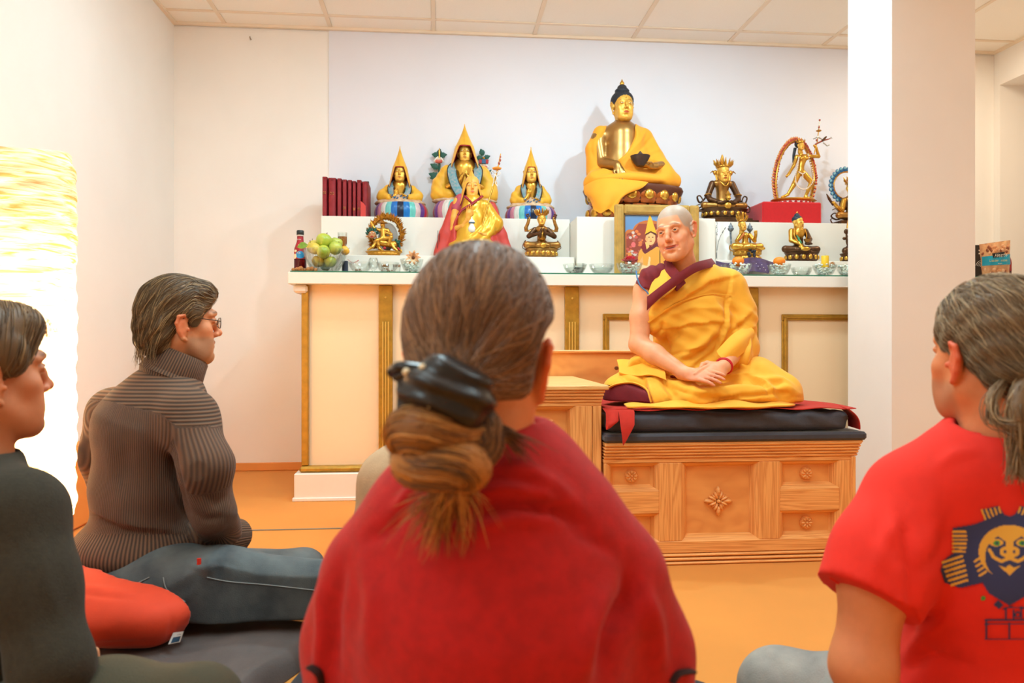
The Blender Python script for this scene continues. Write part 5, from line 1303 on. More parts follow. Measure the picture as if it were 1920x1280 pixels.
def sdfs(P,r,h):
    P=np.array(P); return SDF(P.min(0)-r,P.max(0)+r,h*1.5)
def shead(S,root,px,py,hpx,rot=0,tilt=0,lip=(170,50,40),name='head',h=.0017,mat=None,skin=(230,176,76),brow=(120,80,40),neckpx=None,dz=-4,lobes=.02,roll=0,eyes_=True):
    """small gilt head; hpx = chin-to-crown height in picture pixels"""
    s=hpx*S.k/.24; pos=S.q(px,py,dz); R=H(180+rot,tilt,roll)
    v,F,C=head(pos,R,s,skin,lip,brow,h=h*1.3,gold=True,neck=S.q(px,neckpx if neckpx else py+hpx*.95,dz+3),lobes=lobes,nose=.8,wid=1.04)
    o=obj(name,(v,F),mat or gFace,root,180,col=C)
    if eyes_:
        mb=MB()
        for q in (-1,1):
            for dx,r,mi in ((0,(.0105,.003,.0034),0),(0,(.004,.0036,.0036),1)):
                mb.ball(L2W(pos,R,s,(q*.0325+dx,.0905+.0006*mi,.0065)),np.array(r)*s,10,6,mi,R=R)
        obj('painted_eyes',mb,[M('eye_paint',(236,226,200),.4),M('eye_dark_paint',(50,34,24),.4)],o,60)
    return o,pos,R,s
def petal(name,w,h,mats,up=True,boss=True):
    mb=MB()
    def prof(u,v): 
        a=(u-.5)*2; wd=w*.5*(math.sin(PI*min(1,v*.62+.2)))**.7*(1-max(0,v-.7)/.3*.85) if v>.7 else w*.5*(math.sin(PI*min(1,v*.62+.2)))**.7
        return (a*wd,-h*.30*math.sin(PI*min(v*.9+.1,1))*(1-.55*a*a)-h*.12*v,h*v)
    mb.grid(prof,8,8)
    mb.mi=[0]*len(mb.f)
    if boss:
        mb.ball((0,-h*.30,h*.46),(w*.27,h*.16,h*.30),10,8,1)
    if not up: mb.v=[(p[0],p[1],-p[2]) for p in mb.v]; mb.f=[f[::-1] for f in mb.f]
    return mb
def lotus(root,S,cx,cy,rx,ry,hh,n,mRim,mBoss,mCore,rows=2,boss=True,taper=.86):
    """cx, cy: picture pixel of the bottom centre; rx, ry, hh in pixels"""
    c=S.q(cx,cy,0); k=S.k; a,b,h=rx*k,ry*k,hh*k
    if rows==2: prof=[(.90,0),(.93,.06),(.86,.12),(taper-.1,.46),(taper-.12,.54),(taper,.62),(.93,.86),(.95,.93),(.93,1.)]
    else: prof=[(taper,0),(taper,.08),(taper-.06,.14),(.84,.6),(.95,.88),(.97,.95),(.95,1.)]
    mb=MB(); mb.lathe([(q*a,z*h) for q,z in prof],c,40,sx=1,sy=b/a); obj('lotus_base',mb,mCore,root,40)
    for r in range(rows):
        up=(r==rows-1)
        per=2*PI*math.sqrt((a*a+b*b)/2); w=per/n*1.08; ph=h*(.46 if rows==2 else .74)
        me=petal('lotus_petal',w,ph,None,up,boss); first=None
        for i in range(n):
            t=2*PI*(i+.5*r)/n; z=(.52*h if up else .50*h) if rows==2 else .12*h
            rr=(taper-.10) if rows==2 else (taper-.09)
            if rows==2 and not up: rr=taper-.10
            nx,ny=math.cos(t)/a,math.sin(t)/b; ang=math.atan2(ny,nx)+PI/2
            pos=Vector((c[0]+rr*a*math.cos(t),c[1]+rr*b*math.sin(t),c[2]+z))-root.location
            M4=Matrix.Translation(pos)@Matrix.Rotation(ang,4,'Z')
            if first is None:
                first=obj('lotus_petal',me,[mRim,mBoss],None,50,world=False); first.parent=root; first.matrix_basis=M4
            else: inst(first,root,M4)
def hat(root,S,tip,brim,cx,wb,flap,mY=gYel,mR=gRedS,dz=-4,depth=1.15,lean=0):
    """pointed pandit hat. tip,brim,flap: picture y of tip, front brim, flap ends; wb: brim half width px; flap half width is 1.35 wb"""
    k=S.k; c=S.q(cx,brim,dz); H_=(brim-tip)*k; L=(flap-brim)*k; r=wb*k
    def fn(off,ext):
        def f(u,v):
            a=2*PI*u; fr=max(0,-math.sin(a)); side=1-smoothstep(.45,.85,np.array(fr))     # a=-pi/2 is the front
            if v<.55:
                t=v/.55; rr=r*(.03+.97*t**1.25)+off; z=H_*(1-t)*1.0
            else:
                t=(v-.55)/.45; rr=r*(1+.62*t*side)+off; z=-(L*side+ext*k)*t
            return (c[0]+rr*math.cos(a)+lean*k*(z/H_ if z>0 else 0),c[1]+rr*depth*math.sin(a),c[2]+z)
        return f
    o=obj('hat',MB().grid(fn(0,0.),48,22),mY,root,70)
    obj('hat_lining',MB().grid(fn(-.0022,1.6),48,22),mR,o,70,label='red lining of the hat')
    obj('hat_crest',MB().tube([S.q(cx+lean,tip-1,dz),S.q(cx+lean*.5,(tip+brim)/2,dz-wb*.55*depth-1),S.q(cx,brim-2,dz-wb*depth-.6)],.7*k,6),mY,o,60)
def hand_small(sd,wr,d,n,side,L,cl=(.3,.3,.3,.3),k=.002): hand(sd,wr,d,n,side,L=L,curl=cl,thumb=(.3,.2),k=k)
# ------------------------------------------------------------ three lamas on striped silk thrones
silk=[(150,104,50),(190,24,60),(120,60,140),(206,130,150),(232,222,214),(120,200,196),(30,110,190),(24,34,60),(20,120,200),(110,200,190),(220,190,190),(96,50,130),(196,24,50),(180,130,60),(60,120,60)]
def silkmat(i): return M('silk_%d_%d_%d'%silk[i],silk[i],.3,noise=.25,nscale=9,stretch=(14,14,.6),sheen=.4)
def throne(root,S,x0,x1,top,bot,dep=.30):
    k=S.k; cx=(x0+x1)/2; c=S.q(cx,bot); a=(x1-x0)/2*k; b=dep/2; h=(bot-top)*k
    def rad(z): return (1-abs(z-.42)**2.6*.55) if z>.42 else (1-.06*(1-z/.42))
    mb=MB(); mb.lathe([(a*.965*rad(z),h*z*.985) for z in np.linspace(0,1,10)],c,40,sy=b/a); obj('seat_core',mb,gPale,root,60)
    n=len(silk)
    for i in range(n):
        t0=-PI*1.06+PI*1.12*i/n; t1=t0+PI*1.12/n
        if i==0: t0-=.1
        def f(u,v):
            t=t0+(t1-t0)*u; rr=rad(v)+.012*math.sin(u*PI)+.004*math.sin(u*25+i+3*v); return (c[0]+a*rr*math.cos(t),c[1]+b*rr*math.sin(t),c[2]+h*(.0+v*.96))
        obj('silk_hank',MB().grid(f,8,10,thick=.0),silkmat(i),root,180)
def lama(px,base,Y,tz,label,x0,x1,ttop,hat_tip,brim,chin,headw,shl,shw,knee,big=False):
    S=Site(px,base,Y,tz+.0006); root=thing('seated_statue',tuple(S.o),label,'statue','statues on striped silk thrones')
    k=S.k; throne(root,S,x0,x1,ttop,base)
    hh=(chin-brim)*1.28; cy=chin-hh*.48
    shead(S,root,px,cy,hh,lip=(180,110,60),brow=(140,96,40),neckpx=chin+8,h=.0016)
    hat(root,S,hat_tip,brim+1,px,headw*.68,chin+13)
    # bare chest
    sd=sdfs([S.q(px-shw,shl-8),S.q(px+shw,ttop+2,-20),S.q(px,chin)],.05,.0026)
    sd.chain([S.q(px,shl+2,0),S.q(px,ttop-8,0)],[shw*.5*k,shw*.46*k],k=.02); sd.chain([S.q(px-shw*.6,shl+3),S.q(px,shl-1),S.q(px+shw*.6,shl+3)],[5*k,6*k,5*k],k=.012)
    v,F=sd.mesh(1); obj('chest',(v,F),gGold,root,180)
    # yellow sleeves and cloak
    w=shw
    sd=sdfs([S.q(px-w-10,shl-6),S.q(px+w+10,ttop+8,-30),S.q(px,ttop,22)],.05,.003)
    for q in (-1,1):
        e=S.q(px+q*(w+1),ttop-14,-2); sd.chain([S.q(px+q*w*.72,shl+6,2),S.q(px+q*w*.98,(shl+ttop)/2,2),e],[w*.27*k,w*.34*k,w*.36*k],k=.014)
        sd.chain([e,S.q(px+q*w*.62,ttop-10,-16)],[w*.30*k,w*.24*k],k=.012)
    sd.chain([S.q(px-w*.6,shl+8,8),S.q(px+w*.6,shl+8,8)],w*.3*k,k=.012); sd.ell(S.q(px,ttop-16,6),(w*.9*k,w*.45*k,18*k),k=.02)
    sd.ell(S.q(px,(shl+ttop)/2,-22),(w*.5*k,18*k,(ttop-shl)*.6*k),k=.008,op='sub')
    sd.disp(lambda X,Y_,Z:.0016*np.sin((X*.6+Z)*110+2*np.sin(X*30))+0*Y_); v,F=sd.mesh(1); obj('yellow_robe',(v,F),gYel,root,180)
    # brocade collar bands
    mBand=M('brocade_band',(150,150,150),.5,noise=.4,nscale=70,rgb2=(70,140,150)); mEdge=M('black_braid',(30,22,26),.6); mPk=M('red_braid',(190,60,60),.6)
    for q in (-1,1):
        pts=[S.q(px+q*headw*.42,shl-7,1),S.q(px+q*w*.52,shl+6,-w*.42),S.q(px+q*w*.42,(shl+ttop)/2+2,-w*.62),S.q(px+q*w*.18,ttop-8,-w*.72)]
        Q=bez(pts,18); T=np.gradient(Q,axis=0); T/=np.linalg.norm(T,axis=1)[:,None]; B=np.cross(T,V(0,-1,0)); B/=np.linalg.norm(B,axis=1)[:,None]; ww=w*.32*k
        b=obj('collar_band',MB().grid(lambda u,z:Q[int(round(u*17))]+B[int(round(u*17))]*ww*(z-.5)+V(0,-.003*math.sin(z*PI),0),17,4,thick=.0025),mBand,root,60)
        for z,m in ((-.55,mEdge),(.55,mEdge)): obj('braid',MB().tube(Q+B*ww*z+V(0,-.0015,0),1.0*k,5),m,b,60)
    # arms and hands
    sd=sdfs([S.q(px-w,shl),S.q(px+w,ttop,-34)],.03,.0017)
    if big:
        for q in (-1,1):
            wr=S.q(px+q*8,shl+26,-26); sd.chain([S.q(px+q*w*.7,ttop-26,-14),wr],[4.6*k,3.4*k],k=.004); hand_small(sd,wr,V(-q*.30,-.15,.9),V(q*.8,-.4,.1),q,20*k,(.25,.1,.1,.3))
    else:
        wr=S.q(px-7,shl+22,-20); sd.chain([S.q(px-w*.75,ttop-13,-14),S.q(px-w*.5,ttop-12,-20),wr],[3.6*k,3.2*k,2.6*k],k=.003); hand_small(sd,wr,V(.05,-.1,1),V(.2,.9,.1),-1,16*k,(.1,.1,.3,.8))
        wr=S.q(px+11,ttop-12,-20); sd.chain([S.q(px+w*.7,ttop-12,-10),wr],[3.4*k,2.6*k],k=.003); hand_small(sd,wr,V(-1,-.2,.1),V(0,-.3,-.9),1,15*k,(.3,.3,.3,.3))
    v,F=sd.mesh(1); obj('hands',(v,F),gGold,root,180)
    # patterned skirt
    sd=sdfs([S.q(px-knee-8,ttop-16,-26),S.q(px+knee+8,ttop+5,26)],.03,.003)
    sd.chain([S.q(px-knee*.75,ttop-3,-6),S.q(px,ttop-6,-14),S.q(px+knee*.75,ttop-3,-6)],[6*k,11*k,6*k],k=.02); sd.ell(S.q(px,ttop-1,0),(knee*1.14*k,30*k,8*k),k=.02)
    sd.disp(lambda X,Y_,Z:.0015*np.sin(X*120+Z*160)+0*Y_); v,F=sd.mesh(1); o=obj('brocade_skirt',(v,F),gPale,root,180)
    mb=MB()
    for dx,dy in ((-14,-12),(-9,-8),(3,-11),(8,-8),(14,-11),(-4,-7)):
        c=S.q(px+dx*knee/42,ttop+dy,-24.5-3*math.cos(dx/10)); mb.ball(c,(1.9*k,1.2*k,1.3*k),6,4); mb.ball(c+V(1.6*k,0,1.5*k),(1.1*k,1*k,1.4*k),6,4)
    obj('embroidered_leaves',mb,gBlue,o,60)
    return root,S
lama(750,405,4.60,TZ,'smaller gold statue in pointed yellow hat on a striped throne, beside the red books',703,803,372,265,303,331,20,337,31,42)
rt,S=lama(871,406,4.62,TZ,'largest gold statue in pointed yellow hat, between two tall painted flower stems',812,936,366,222,263,293,26,303,46,54,True)
lama(995,410,4.60,TZ,'smaller gold statue in pointed yellow hat, nearest the white pedestal box',947,1043,381,268,305,334,18,338,28,40)
# painted flower stems beside the largest of them
def leafpoly(mb,c,ang,l,w,y0,k):
    ax=V(math.cos(ang),0,math.sin(ang)); ay=V(-math.sin(ang),0,math.cos(ang))
    mb.grid(lambda u,v:c+ax*u*l*k+ay*(v-.5)*2*w*k*math.sin(PI*min(1,u*.97+.02)**.8)*(1+.28*(int(round(u*8))%2))+V(0,.002*abs(v-.5)*2-.003*math.sin(u*PI),0),8,4,thick=.003)
def stem(S,pts,leaves,blos,extra):
    root=thing('flower_stem',tuple(S.q(pts[0][0],S.py,42)),extra[0],'ornament'); k=S.k; Q=[S.q(a,b,42) for a,b in pts]
    obj('stem',MB().tube(bez(Q,16),2.2*k,7),gGreen,root,60)
    for (a,b,an,l,w) in leaves:
        mb=MB(); leafpoly(mb,S.q(a,b,40),math.radians(an),l,w,0,k); obj('leaf',mb,gGreen,root,30)
    a,b=blos; mb=MB()
    for i in range(11):
        t=PI+PI*i/10; r=8.5; mb.ball(S.q(a+math.cos(t)*r*.75,b-2-math.sin(t)*r*.75*-1+2,38),(2.6*k,2*k,3.6*k),8,5,0,R=rotm(0,-(t-1.5*PI),0))
    mb.ball(S.q(a,b,38),(8*k,4*k,4.5*k),12,8,1); mb.ball(S.q(a,b-3,37),(5*k,4*k,3*k),10,6,2)
    obj('blossom',mb,[gWhite,gPink,M('pale_petal',(236,206,180),.5)],root,60)
    return root,k
r,k=stem(S,[(832,405),(830,345),(826,320),(824,300),(824,285)],[(826,330,150,16,4),(824,312,160,22,6),(824,306,205,20,5),(826,302,40,20,5),(828,316,30,16,4),(822,295,150,18,5),(824,270,170,15,5),(824,270,10,15,5),(822,268,70,12,4)],(823,281),('painted flower stem with upright gold sword, left of the largest hatted statue',))
obj('sword',MB().tube([S.q(824,278,36),S.q(824,262,36),S.q(824,256,36)],[1.6*k,1.9*k,.3*k],8),gGold,r,60)
r,k=stem(S,[(910,405),(913,340),(914,318),(911,305),(909,296)],[(913,320,30,18,5),(914,312,60,20,5),(911,304,150,17,5),(915,322,0,16,4),(908,268,110,14,5),(908,274,170,14,5),(909,273,20,14,4)],(909,291),('painted flower stem carrying a wrapped book, right of the largest hatted statue',))
obj('wrapped_book',MB().box(S.q(900,284,33),S.q(918,277,41),.002).box(S.q(905,285,32.6),S.q(913,276,41.4),.002,1),[gRedS,gBlue],r,0); obj('jewel',MB().ball(S.q(909,274,36),2.6*k,8,6),gGold,r)
# ------------------------------------------------------------ lama in a red cape on the lower step
def caped():
    S=Site(886,483,4.30,SZ+.0006); k=S.k; root=thing('seated_statue',tuple(S.o),'painted statue in pointed yellow hat and salmon red cape, holding a staff','statue')
    mCape=M('salmon_red_paint',(196,62,52),.55,noise=.08,nscale=20); mSk=M('ochre_skin_paint',(236,166,70),.45,noise=.05,attr='Col')
    sd=sdfs([S.q(815,484,-22),S.q(958,360,24)],.02,.0034)
    sd.chain([S.q(886,375,8),S.q(886,430,10),S.q(886,472,8)],[20*k,44*k,56*k],k=.03); sd.chain([S.q(852,385,4),S.q(836,440,0),S.q(826,476,-4)],[9*k,12*k,13*k],k=.02); sd.chain([S.q(922,385,4),S.q(938,440,0),S.q(950,476,-4)],[9*k,12*k,13*k],k=.02)
    sd.ell(S.q(886,420,-46),(44*k,40*k,60*k),k=.01,op='sub'); sd.plane((0,0,S.o[2]),(0,0,-1)); sd.plane(S.q(0,362,0),(0,0,1),.01); v,F=sd.mesh(1); obj('cape',(v,F),mCape,root,180)
    sd=sdfs([S.q(846,470,-40),S.q(934,365,6)],.03,.0026)
    sd.chain([S.q(886,382,-6),S.q(886,415,-8),S.q(886,450,-10)],[20*k,27*k,34*k],k=.02); sd.chain([S.q(908,388,-6),S.q(926,420,-10),S.q(905,446,-24)],[14*k,16*k,13*k],k=.016); sd.ell(S.q(886,462,-16),(46*k,28*k,14*k),k=.02)
    v,F=sd.mesh(2); v=folds(v,F,[([(872,450),(905,420),(915,380)],3,.006,'g'),([(890,455),(920,430),(926,395)],3,.006,'g'),([(905,456),(930,440),(932,410)],3,.005,'g'),([(860,400),(890,395),(905,375)],3,.004,'r'),([(895,440),(912,410),(920,385)],2.5,.005,'r')]); obj('gold_robe',(v,F),M('gold_robe_paint',(222,166,48),.3,.35),root,180)
    shead(S,root,885,351,42,skin=(240,172,76),lip=(216,100,70),brow=(120,70,40),mat=mSk,neckpx=378,lobes=0,h=.0016)
    hat(root,S,318,345,884,15,386,M('ochre_hat_paint',(236,170,60),.6),M('maroon_hat_paint',(120,36,44),.6),depth=1.0)
    obj('inner_collar',MB().tube([S.q(872,372,-20),S.q(884,385,-28),S.q(897,376,-22)],4*k,8,flat=.6),M('wine_paint',(150,34,48),.5),root,60); obj('sash',MB().tube(bez([S.q(903,370,-16),S.q(886,385,-28),S.q(866,398,-30),S.q(858,408,-28)],14),4.2*k,8,flat=.5),M('wine_paint',(150,34,48),.5),root,60)
    sd=sdfs([S.q(848,450,-45),S.q(905,370,5)],.02,.002); sd.chain([S.q(858,378,-4),S.q(852,410,-8),S.q(850,432,-10)],[8*k,7*k,6.5*k],k=.006); sd.chain([S.q(850,432,-10),S.q(868,428,-28),S.q(876,414,-34)],[6.5*k,5*k,3.6*k],k=.006)
    hand_small(sd,S.q(877,412,-34),V(.1,-.2,1),V(.1,.9,.2),-1,25*k,(.05,.05,.3,.4)); hand_small(sd,S.q(905,444,-34),V(-1,-.1,-.05),V(0,-.3,-.9),1,23*k,(.3,.3,.3,.3)); sd.chain([S.q(915,442,-26),S.q(905,444,-34)],[5*k,4*k],k=.004)
    v,F=sd.mesh(1); obj('arms',(v,F),mSk,root,180,col=paint(v,(236,166,70)))
    sd=sdfs([S.q(848,398,-14),S.q(870,366,8)],.02,.003); sd.chain([S.q(864,374,-2),S.q(856,392,-4)],[11*k,10*k],k=.01); v,F=sd.mesh(1); obj('sleeve',(v,F),M('rose_paint',(176,70,86),.5),root,180)
    mb=MB(); mb.lathe([(3*k,0),(6*k,2*k),(7*k,8*k),(4*k,14*k),(3*k,16*k),(5.5*k,19*k),(5*k,22*k),(1.5*k,25*k),(.6*k,29*k)],S.q(883,441,-38),14); obj('vase',mb,gWhite,root,50); obj('vase_band',MB().lathe([(4.5*k,0),(5.8*k,1.5*k),(4.5*k,3*k)],S.q(883,424,-38),14),gBlue,root,50)
    st=obj('staff',MB().tube([S.q(899,440,-34),S.q(912,390,-28),S.q(928,335,-24),S.q(932,318,-24),S.q(937,292,-24)],[1.6*k,1.6*k,1.5*k,1.2*k,.9*k],8),gGold,root,60)
    mb=MB(); mb.lathe([(1*k,0),(8*k,2*k),(8.5*k,4*k),(4*k,6*k),(1*k,7*k)],S.q(930,323,-24),14,wob=lambda a,i:.12*math.sin(a*9)); obj('orange_flower',mb,M('marigold_paint',(226,140,40),.6),st,50)
    mb=MB(); mb.ball(S.q(934,310,-24),(2.2*k,2.2*k,3.2*k)); mb.ball(S.q(936,304,-24),(2*k,2*k,3*k)); mb.ball(S.q(936.5,298,-24),(1.6*k,1.6*k,2.6*k)); obj('staff_beads',mb,M('rust_bead',(160,76,60),.5),st)
    mb=MB()
    for q in (-1,1):
        mb.tube(bez([S.q(927,330,-26),S.q(927+q*6,325,-28),S.q(927+q*9,330,-28),S.q(927+q*4,334,-28),S.q(927,331,-26)],14),1.3*k,6,flat=.5); mb.tube(bez([S.q(927,332,-27),S.q(927+q*3,340,-28),S.q(927+q*1.5-2,346,-27),S.q(927+q*5-1,353,-26)],12),1.4*k,6,flat=.5)
    obj('white_ribbon',mb,gWhite,st,60)
caped()
mb=MB(); k=.003
mb.tube([atY(820,470,4.27),atY(821,437,4.27)],.0016,6).tube([atY(823,470,4.275),atY(824,441,4.275)],.0016,6)
for a,b in ((820,437),(823,441)):
    pass
i1=obj('incense_stick',MB().tube([V(atY(820,470,4.26)[0],4.26,SZ+.0006),atY(821,432,4.262)],.0016,6),gBlk); tag(i1,'two thin dark incense sticks standing left of the salmon red cape','incense'); 
obj('incense_stick',MB().tube([V(atY(823,470,4.265)[0],4.265,SZ+.0006),atY(824,438,4.267)],.0016,6),gBlk,i1)
# ------------------------------------------------------------ largest seated statue in an orange robe
def big():
    S=Site(1186,405,4.52,CZ+.0006); k=S.k; root=thing('seated_statue',tuple(S.o),'largest seated gold statue with blue-black hair and orange cloth robe','statue')
    mRim=M('copper_red_lacquer',(188,98,42),.3,.5,noise=.3,nscale=30); mCore=M('dark_red_lacquer',(96,50,34),.4,.3)
    lotus(root,S,1187,405,100,62,70,16,mRim,gGold,mCore)
    sd=sdfs([S.q(1100,340,-70),S.q(1260,215,30)],.03,.0036)
    sd.chain([S.q(1166,238,0),S.q(1166,285,0),S.q(1170,318,-2)],[32*k,36*k,40*k],k=.03); sd.chain([S.q(1122,240,2),S.q(1166,226,0),S.q(1212,242,2)],[14*k,17*k,14*k],k=.025); sd.chain([S.q(1166,222,0),S.q(1166,200,-4)],[14*k,13*k],k=.015)
    sh=S.q(1120,243,0); el=S.q(1126,290,-10); wr=S.q(1146,302,-48)
    sd.chain([sh,el],[13*k,11*k],k=.012); sd.chain([el,wr],[11*k,7*k],k=.01)
    hand_small(sd,wr,V(.25,-.45,-.75),V(-.1,-.85,.5),1,36*k,(.15,.12,.12,.15),k=.004)
    w2=S.q(1212,302,-50); sd.chain([S.q(1232,296,-30),w2],[8*k,6*k],k=.006); hand_small(sd,w2,V(-1,-.15,-.05),V(0,-.25,-1),1,34*k,(.15,.15,.15,.15),k=.004)
    v,F=sd.mesh(1); obj('body',(v,F),M('bronze_gold_skin',(176,132,74),.34,.8,noise=.12,nscale=12),root,180)
    o,pos,R,s=shead(S,root,1166,183,58,rot=4,lip=(170,40,30),brow=(150,104,50),neckpx=216,lobes=.03,h=.0022,dz=-6)
    # hair: cap of small curls with a topknot and gilt jewel
    sd=SDF((-.1,-.12,-.03),(.1,.11,.22),.0032/s*.8)
    sd.ell((0,-.02,.05),(.088,.1,.078),k=0); sd.ell((0,-.02,.125),(.056,.058,.028),k=.008); sd.ell((0,-.02,.152),(.036,.038,.026),k=.006); sd.ell((0,.075,-.005),(.082,.06,.072),k=.006,op='sub'); sd.ell((0,.02,-.06),(.1,.08,.07),k=.006,op='sub')
    sd.disp(lambda X,Y_,Z:.0022*np.sin(X*300)*np.sin(Z*300)*np.sin(Y_*300+.7)); v,F=sd.mesh(1); obj('hair',((v*s)@R.T+pos,F),gBlk,root,180)
    jc=L2W(pos,R,s,(0,-.02,.175)); mb=MB(); mb.lathe([(3.4*k,-1*k),(4.6*k,2*k),(4.2*k,4*k),(2*k,7*k),(.5*k,11*k)],jc,12); obj('crown_jewel',mb,gGold,root,50)
    mb=MB(); mb.ball(L2W(pos,R,s,(0,.089,.048)),.004*s*1.2,8,6); obj('forehead_mark',mb,gGold2,root)
    # robe
    sd=sdfs([S.q(1082,345,-76),S.q(1280,212,40)],.03,.0038)
    sd.chain([S.q(1205,240,6),S.q(1222,280,4),S.q(1236,306,-16)],[22*k,25*k,22*k],k=.02); sd.chain([S.q(1172,246,2),S.q(1174,290,0),S.q(1175,322,0)],[38*k,42*k,50*k],k=.03)
    sd.chain([S.q(1126,232,2),S.q(1114,262,2),S.q(1114,306,0)],[15*k,16*k,16*k],k=.02); sd.chain([S.q(1190,222,12),S.q(1166,222,18),S.q(1135,222,12)],[8*k,7*k,8*k],k=.015)
    sd.chain([S.q(1200,312,-18),S.q(1240,320,-22),S.q(1258,322,-16)],[22*k,20*k,16*k],k=.03); sd.chain([S.q(1140,318,-20),S.q(1112,326,-20),S.q(1104,330,-16)],[22*k,18*k,14*k],k=.03); sd.ell(S.q(1172,326,-34),(66*k,30*k,13*k),k=.03)
    # opening over the bare chest and right arm
    sd.chain([S.q(1160,236,-40),S.q(1147,262,-42),S.q(1132,292,-46)],[27*k,24*k,14*k],k=.006,op='sub'); sd.cap(S.q(1166,205,-2),S.q(1163,228,-14),24*k,24*k,k=.006,op='sub'); sd.chain([S.q(1128,262,-20),S.q(1130,290,-22),S.q(1146,303,-52)],[14*k,13*k,12*k],k=.008,op='sub')
    v,F=sd.mesh(2); v=folds(v,F,[([(1140,290),(1165,262),(1192,232)],3,.010,'s'),([(1165,300),(1200,265),(1215,235)],3,.007,'r'),([(1180,300),(1210,272),(1228,250)],3,.007,'g'),([(1205,292),(1235,280),(1225,262)],3,.006,'r'),([(1160,318),(1200,312),(1250,322)],4,.006,'g'),([(1120,312),(1160,325),(1220,328)],4,.006,'r'),([(1215,300),(1236,306),(1246,304)],3,.008,'s'),([(1110,250),(1108,280),(1114,300)],4,.006,'g'),([(1150,235),(1130,240),(1118,262)],3,.005,'r')])
    obj('orange_robe',(v,F),gOr,root,180)
    # cloth falling over the lotus on the left
    rows=[[S.q(1200,334,-58),S.q(1150,330,-62),S.q(1112,328,-48),S.q(1090,336,-22)],[S.q(1186,345,-66),S.q(1148,350,-72),S.q(1108,352,-62),S.q(1090,350,-30)],[S.q(1150,362,-70),S.q(1134,372,-74),S.q(1108,374,-68),S.q(1098,362,-40)],[S.q(1135,394,-70),S.q(1124,385,-72),S.q(1112,392,-68),S.q(1102,385,-56)]]
    A=np.array([bez(r_,18) for r_ in rows]); A=np.array([bez(A[:,i],14) for i in range(18)])
    mb=MB(); mb.grid(lambda u,q:A[int(round(u*17)),int(round(q*13))]+V(0,-.004*math.sin(u*16),0),17,13,thick=-.004); obj('hanging_robe_corner',mb,gOr,root,70)
    # alms bowl
    b=S.q(1186,304,-56); mb=MB(); mb.lathe([(1*k,0),(7*k,0),(12*k,6*k),(17*k,15*k),(18*k,18*k),(15.5*k,18.5*k),(14*k,16*k),(2*k,15*k)],b,28); ob=obj('alms_bowl',mb,M('dark_brown_bowl',(62,46,42),.5),root,40); mb=MB(); mb.lathe([(15*k,16.5*k),(8*k,20*k),(4*k,23*k),(.6*k,27*k)],b,16); obj('bowl_heap',mb,M('dark_heap',(52,44,44),.5),ob,40)
big()
# ------------------------------------------------------------ crowned bronze figures
def crown(S,root,px,py,w,h,n,mat,dz,rows=1,name='crown'):
    k=S.k; mb=MB(); mb.lathe([(w*.5*k,-1.5*k),(w*.53*k,0),(w*.5*k,1.5*k)],S.q(px,py,dz),20)
    for r_ in range(rows):
        for i in range(n):
            t=PI+PI*(i+.5)/n if r_==0 else PI*2*i/n; cx=math.cos(t)*w*.5*(1-.2*r_); cy=math.sin(t)*w*.45*(1-.2*r_); hh=h*(1-.25*abs(math.cos(t)))*(1+.15*r_)
            b=S.p(0,0,0)*0+S.q(px+cx,py,dz+cy); tip=b+V(cx*.6*k,cy*.3*k,hh*k)
            mb.tube([b,b*.6+tip*.4+V(cx*.12*k,0,0),b*.3+tip*.7,tip],[w*.10*k,w*.13*k,w*.08*k,w*.012*k],7,flat=.55); mb.ball(b*.5+tip*.5+V(0,-w*.06*k,0),w*.05*k,6,4)
    return obj(name,mb,mat,root,60)
def curls(S,pts,r,mat,root,name='scarf_scroll',n=30):
    Q=bez([S.q(*p) for p in pts],n); return obj(name,MB().tube(Q,np.linspace(r,r*.45,n)*S.k,7,flat=.7),mat,root,60)
def torso(S,px,sh,seat,shw,knee,arms,mat,root,hd=12,waist=.62,name='body',h=.0022,dz=0,extra=None):
    k=S.k; sd=sdfs([S.q(px-knee-8,seat+2,-36),S.q(px+knee+8,sh-12,18)],.02,h)
    sd.chain([S.q(px,sh+3,dz),S.q(px,(sh+seat)/2,dz),S.q(px,seat-6,dz)],[shw*.62*k,shw*waist*.72*k,shw*.62*k],k=.014); sd.chain([S.q(px-shw*.8,sh+3,dz),S.q(px,sh,dz),S.q(px+shw*.8,sh+3,dz)],[shw*.27*k,shw*.3*k,shw*.27*k],k=.01)
    for q in (-1,1):
        sd.chain([S.q(px+q*shw*.5,seat-5,dz),S.q(px+q*knee*.95,seat-5,dz-10)],[8*k,6.2*k],k=.012); sd.chain([S.q(px+q*knee*.95,seat-5,dz-10),S.q(px,seat-3.5,dz-22),S.q(px-q*knee*.35,seat-3,dz-22)],[6*k,4.6*k,3.5*k],k=.008)
    if extra: extra(sd)
    v,F=sd.mesh(1); o=obj(name,(v,F),mat,root,180)
    for j,(pts,rad,hd_,m) in enumerate(arms):
        a=sdfs([S.q(*p) for p in pts],.03+.0*j,.0018); a.chain([S.q(*p) for p in pts],[r_*k for r_ in rad],k=.003)
        if hd_:
            wr=S.q(*pts[-1]); hand_small(a,wr,V(*hd_[0]),V(*hd_[1]),hd_[2],hd_[3]*k,hd_[4] if len(hd_)>4 else (.3,.3,.3,.3))
        v,F=a.mesh(1); obj('arm',(v,F),m,root,180)
    return o
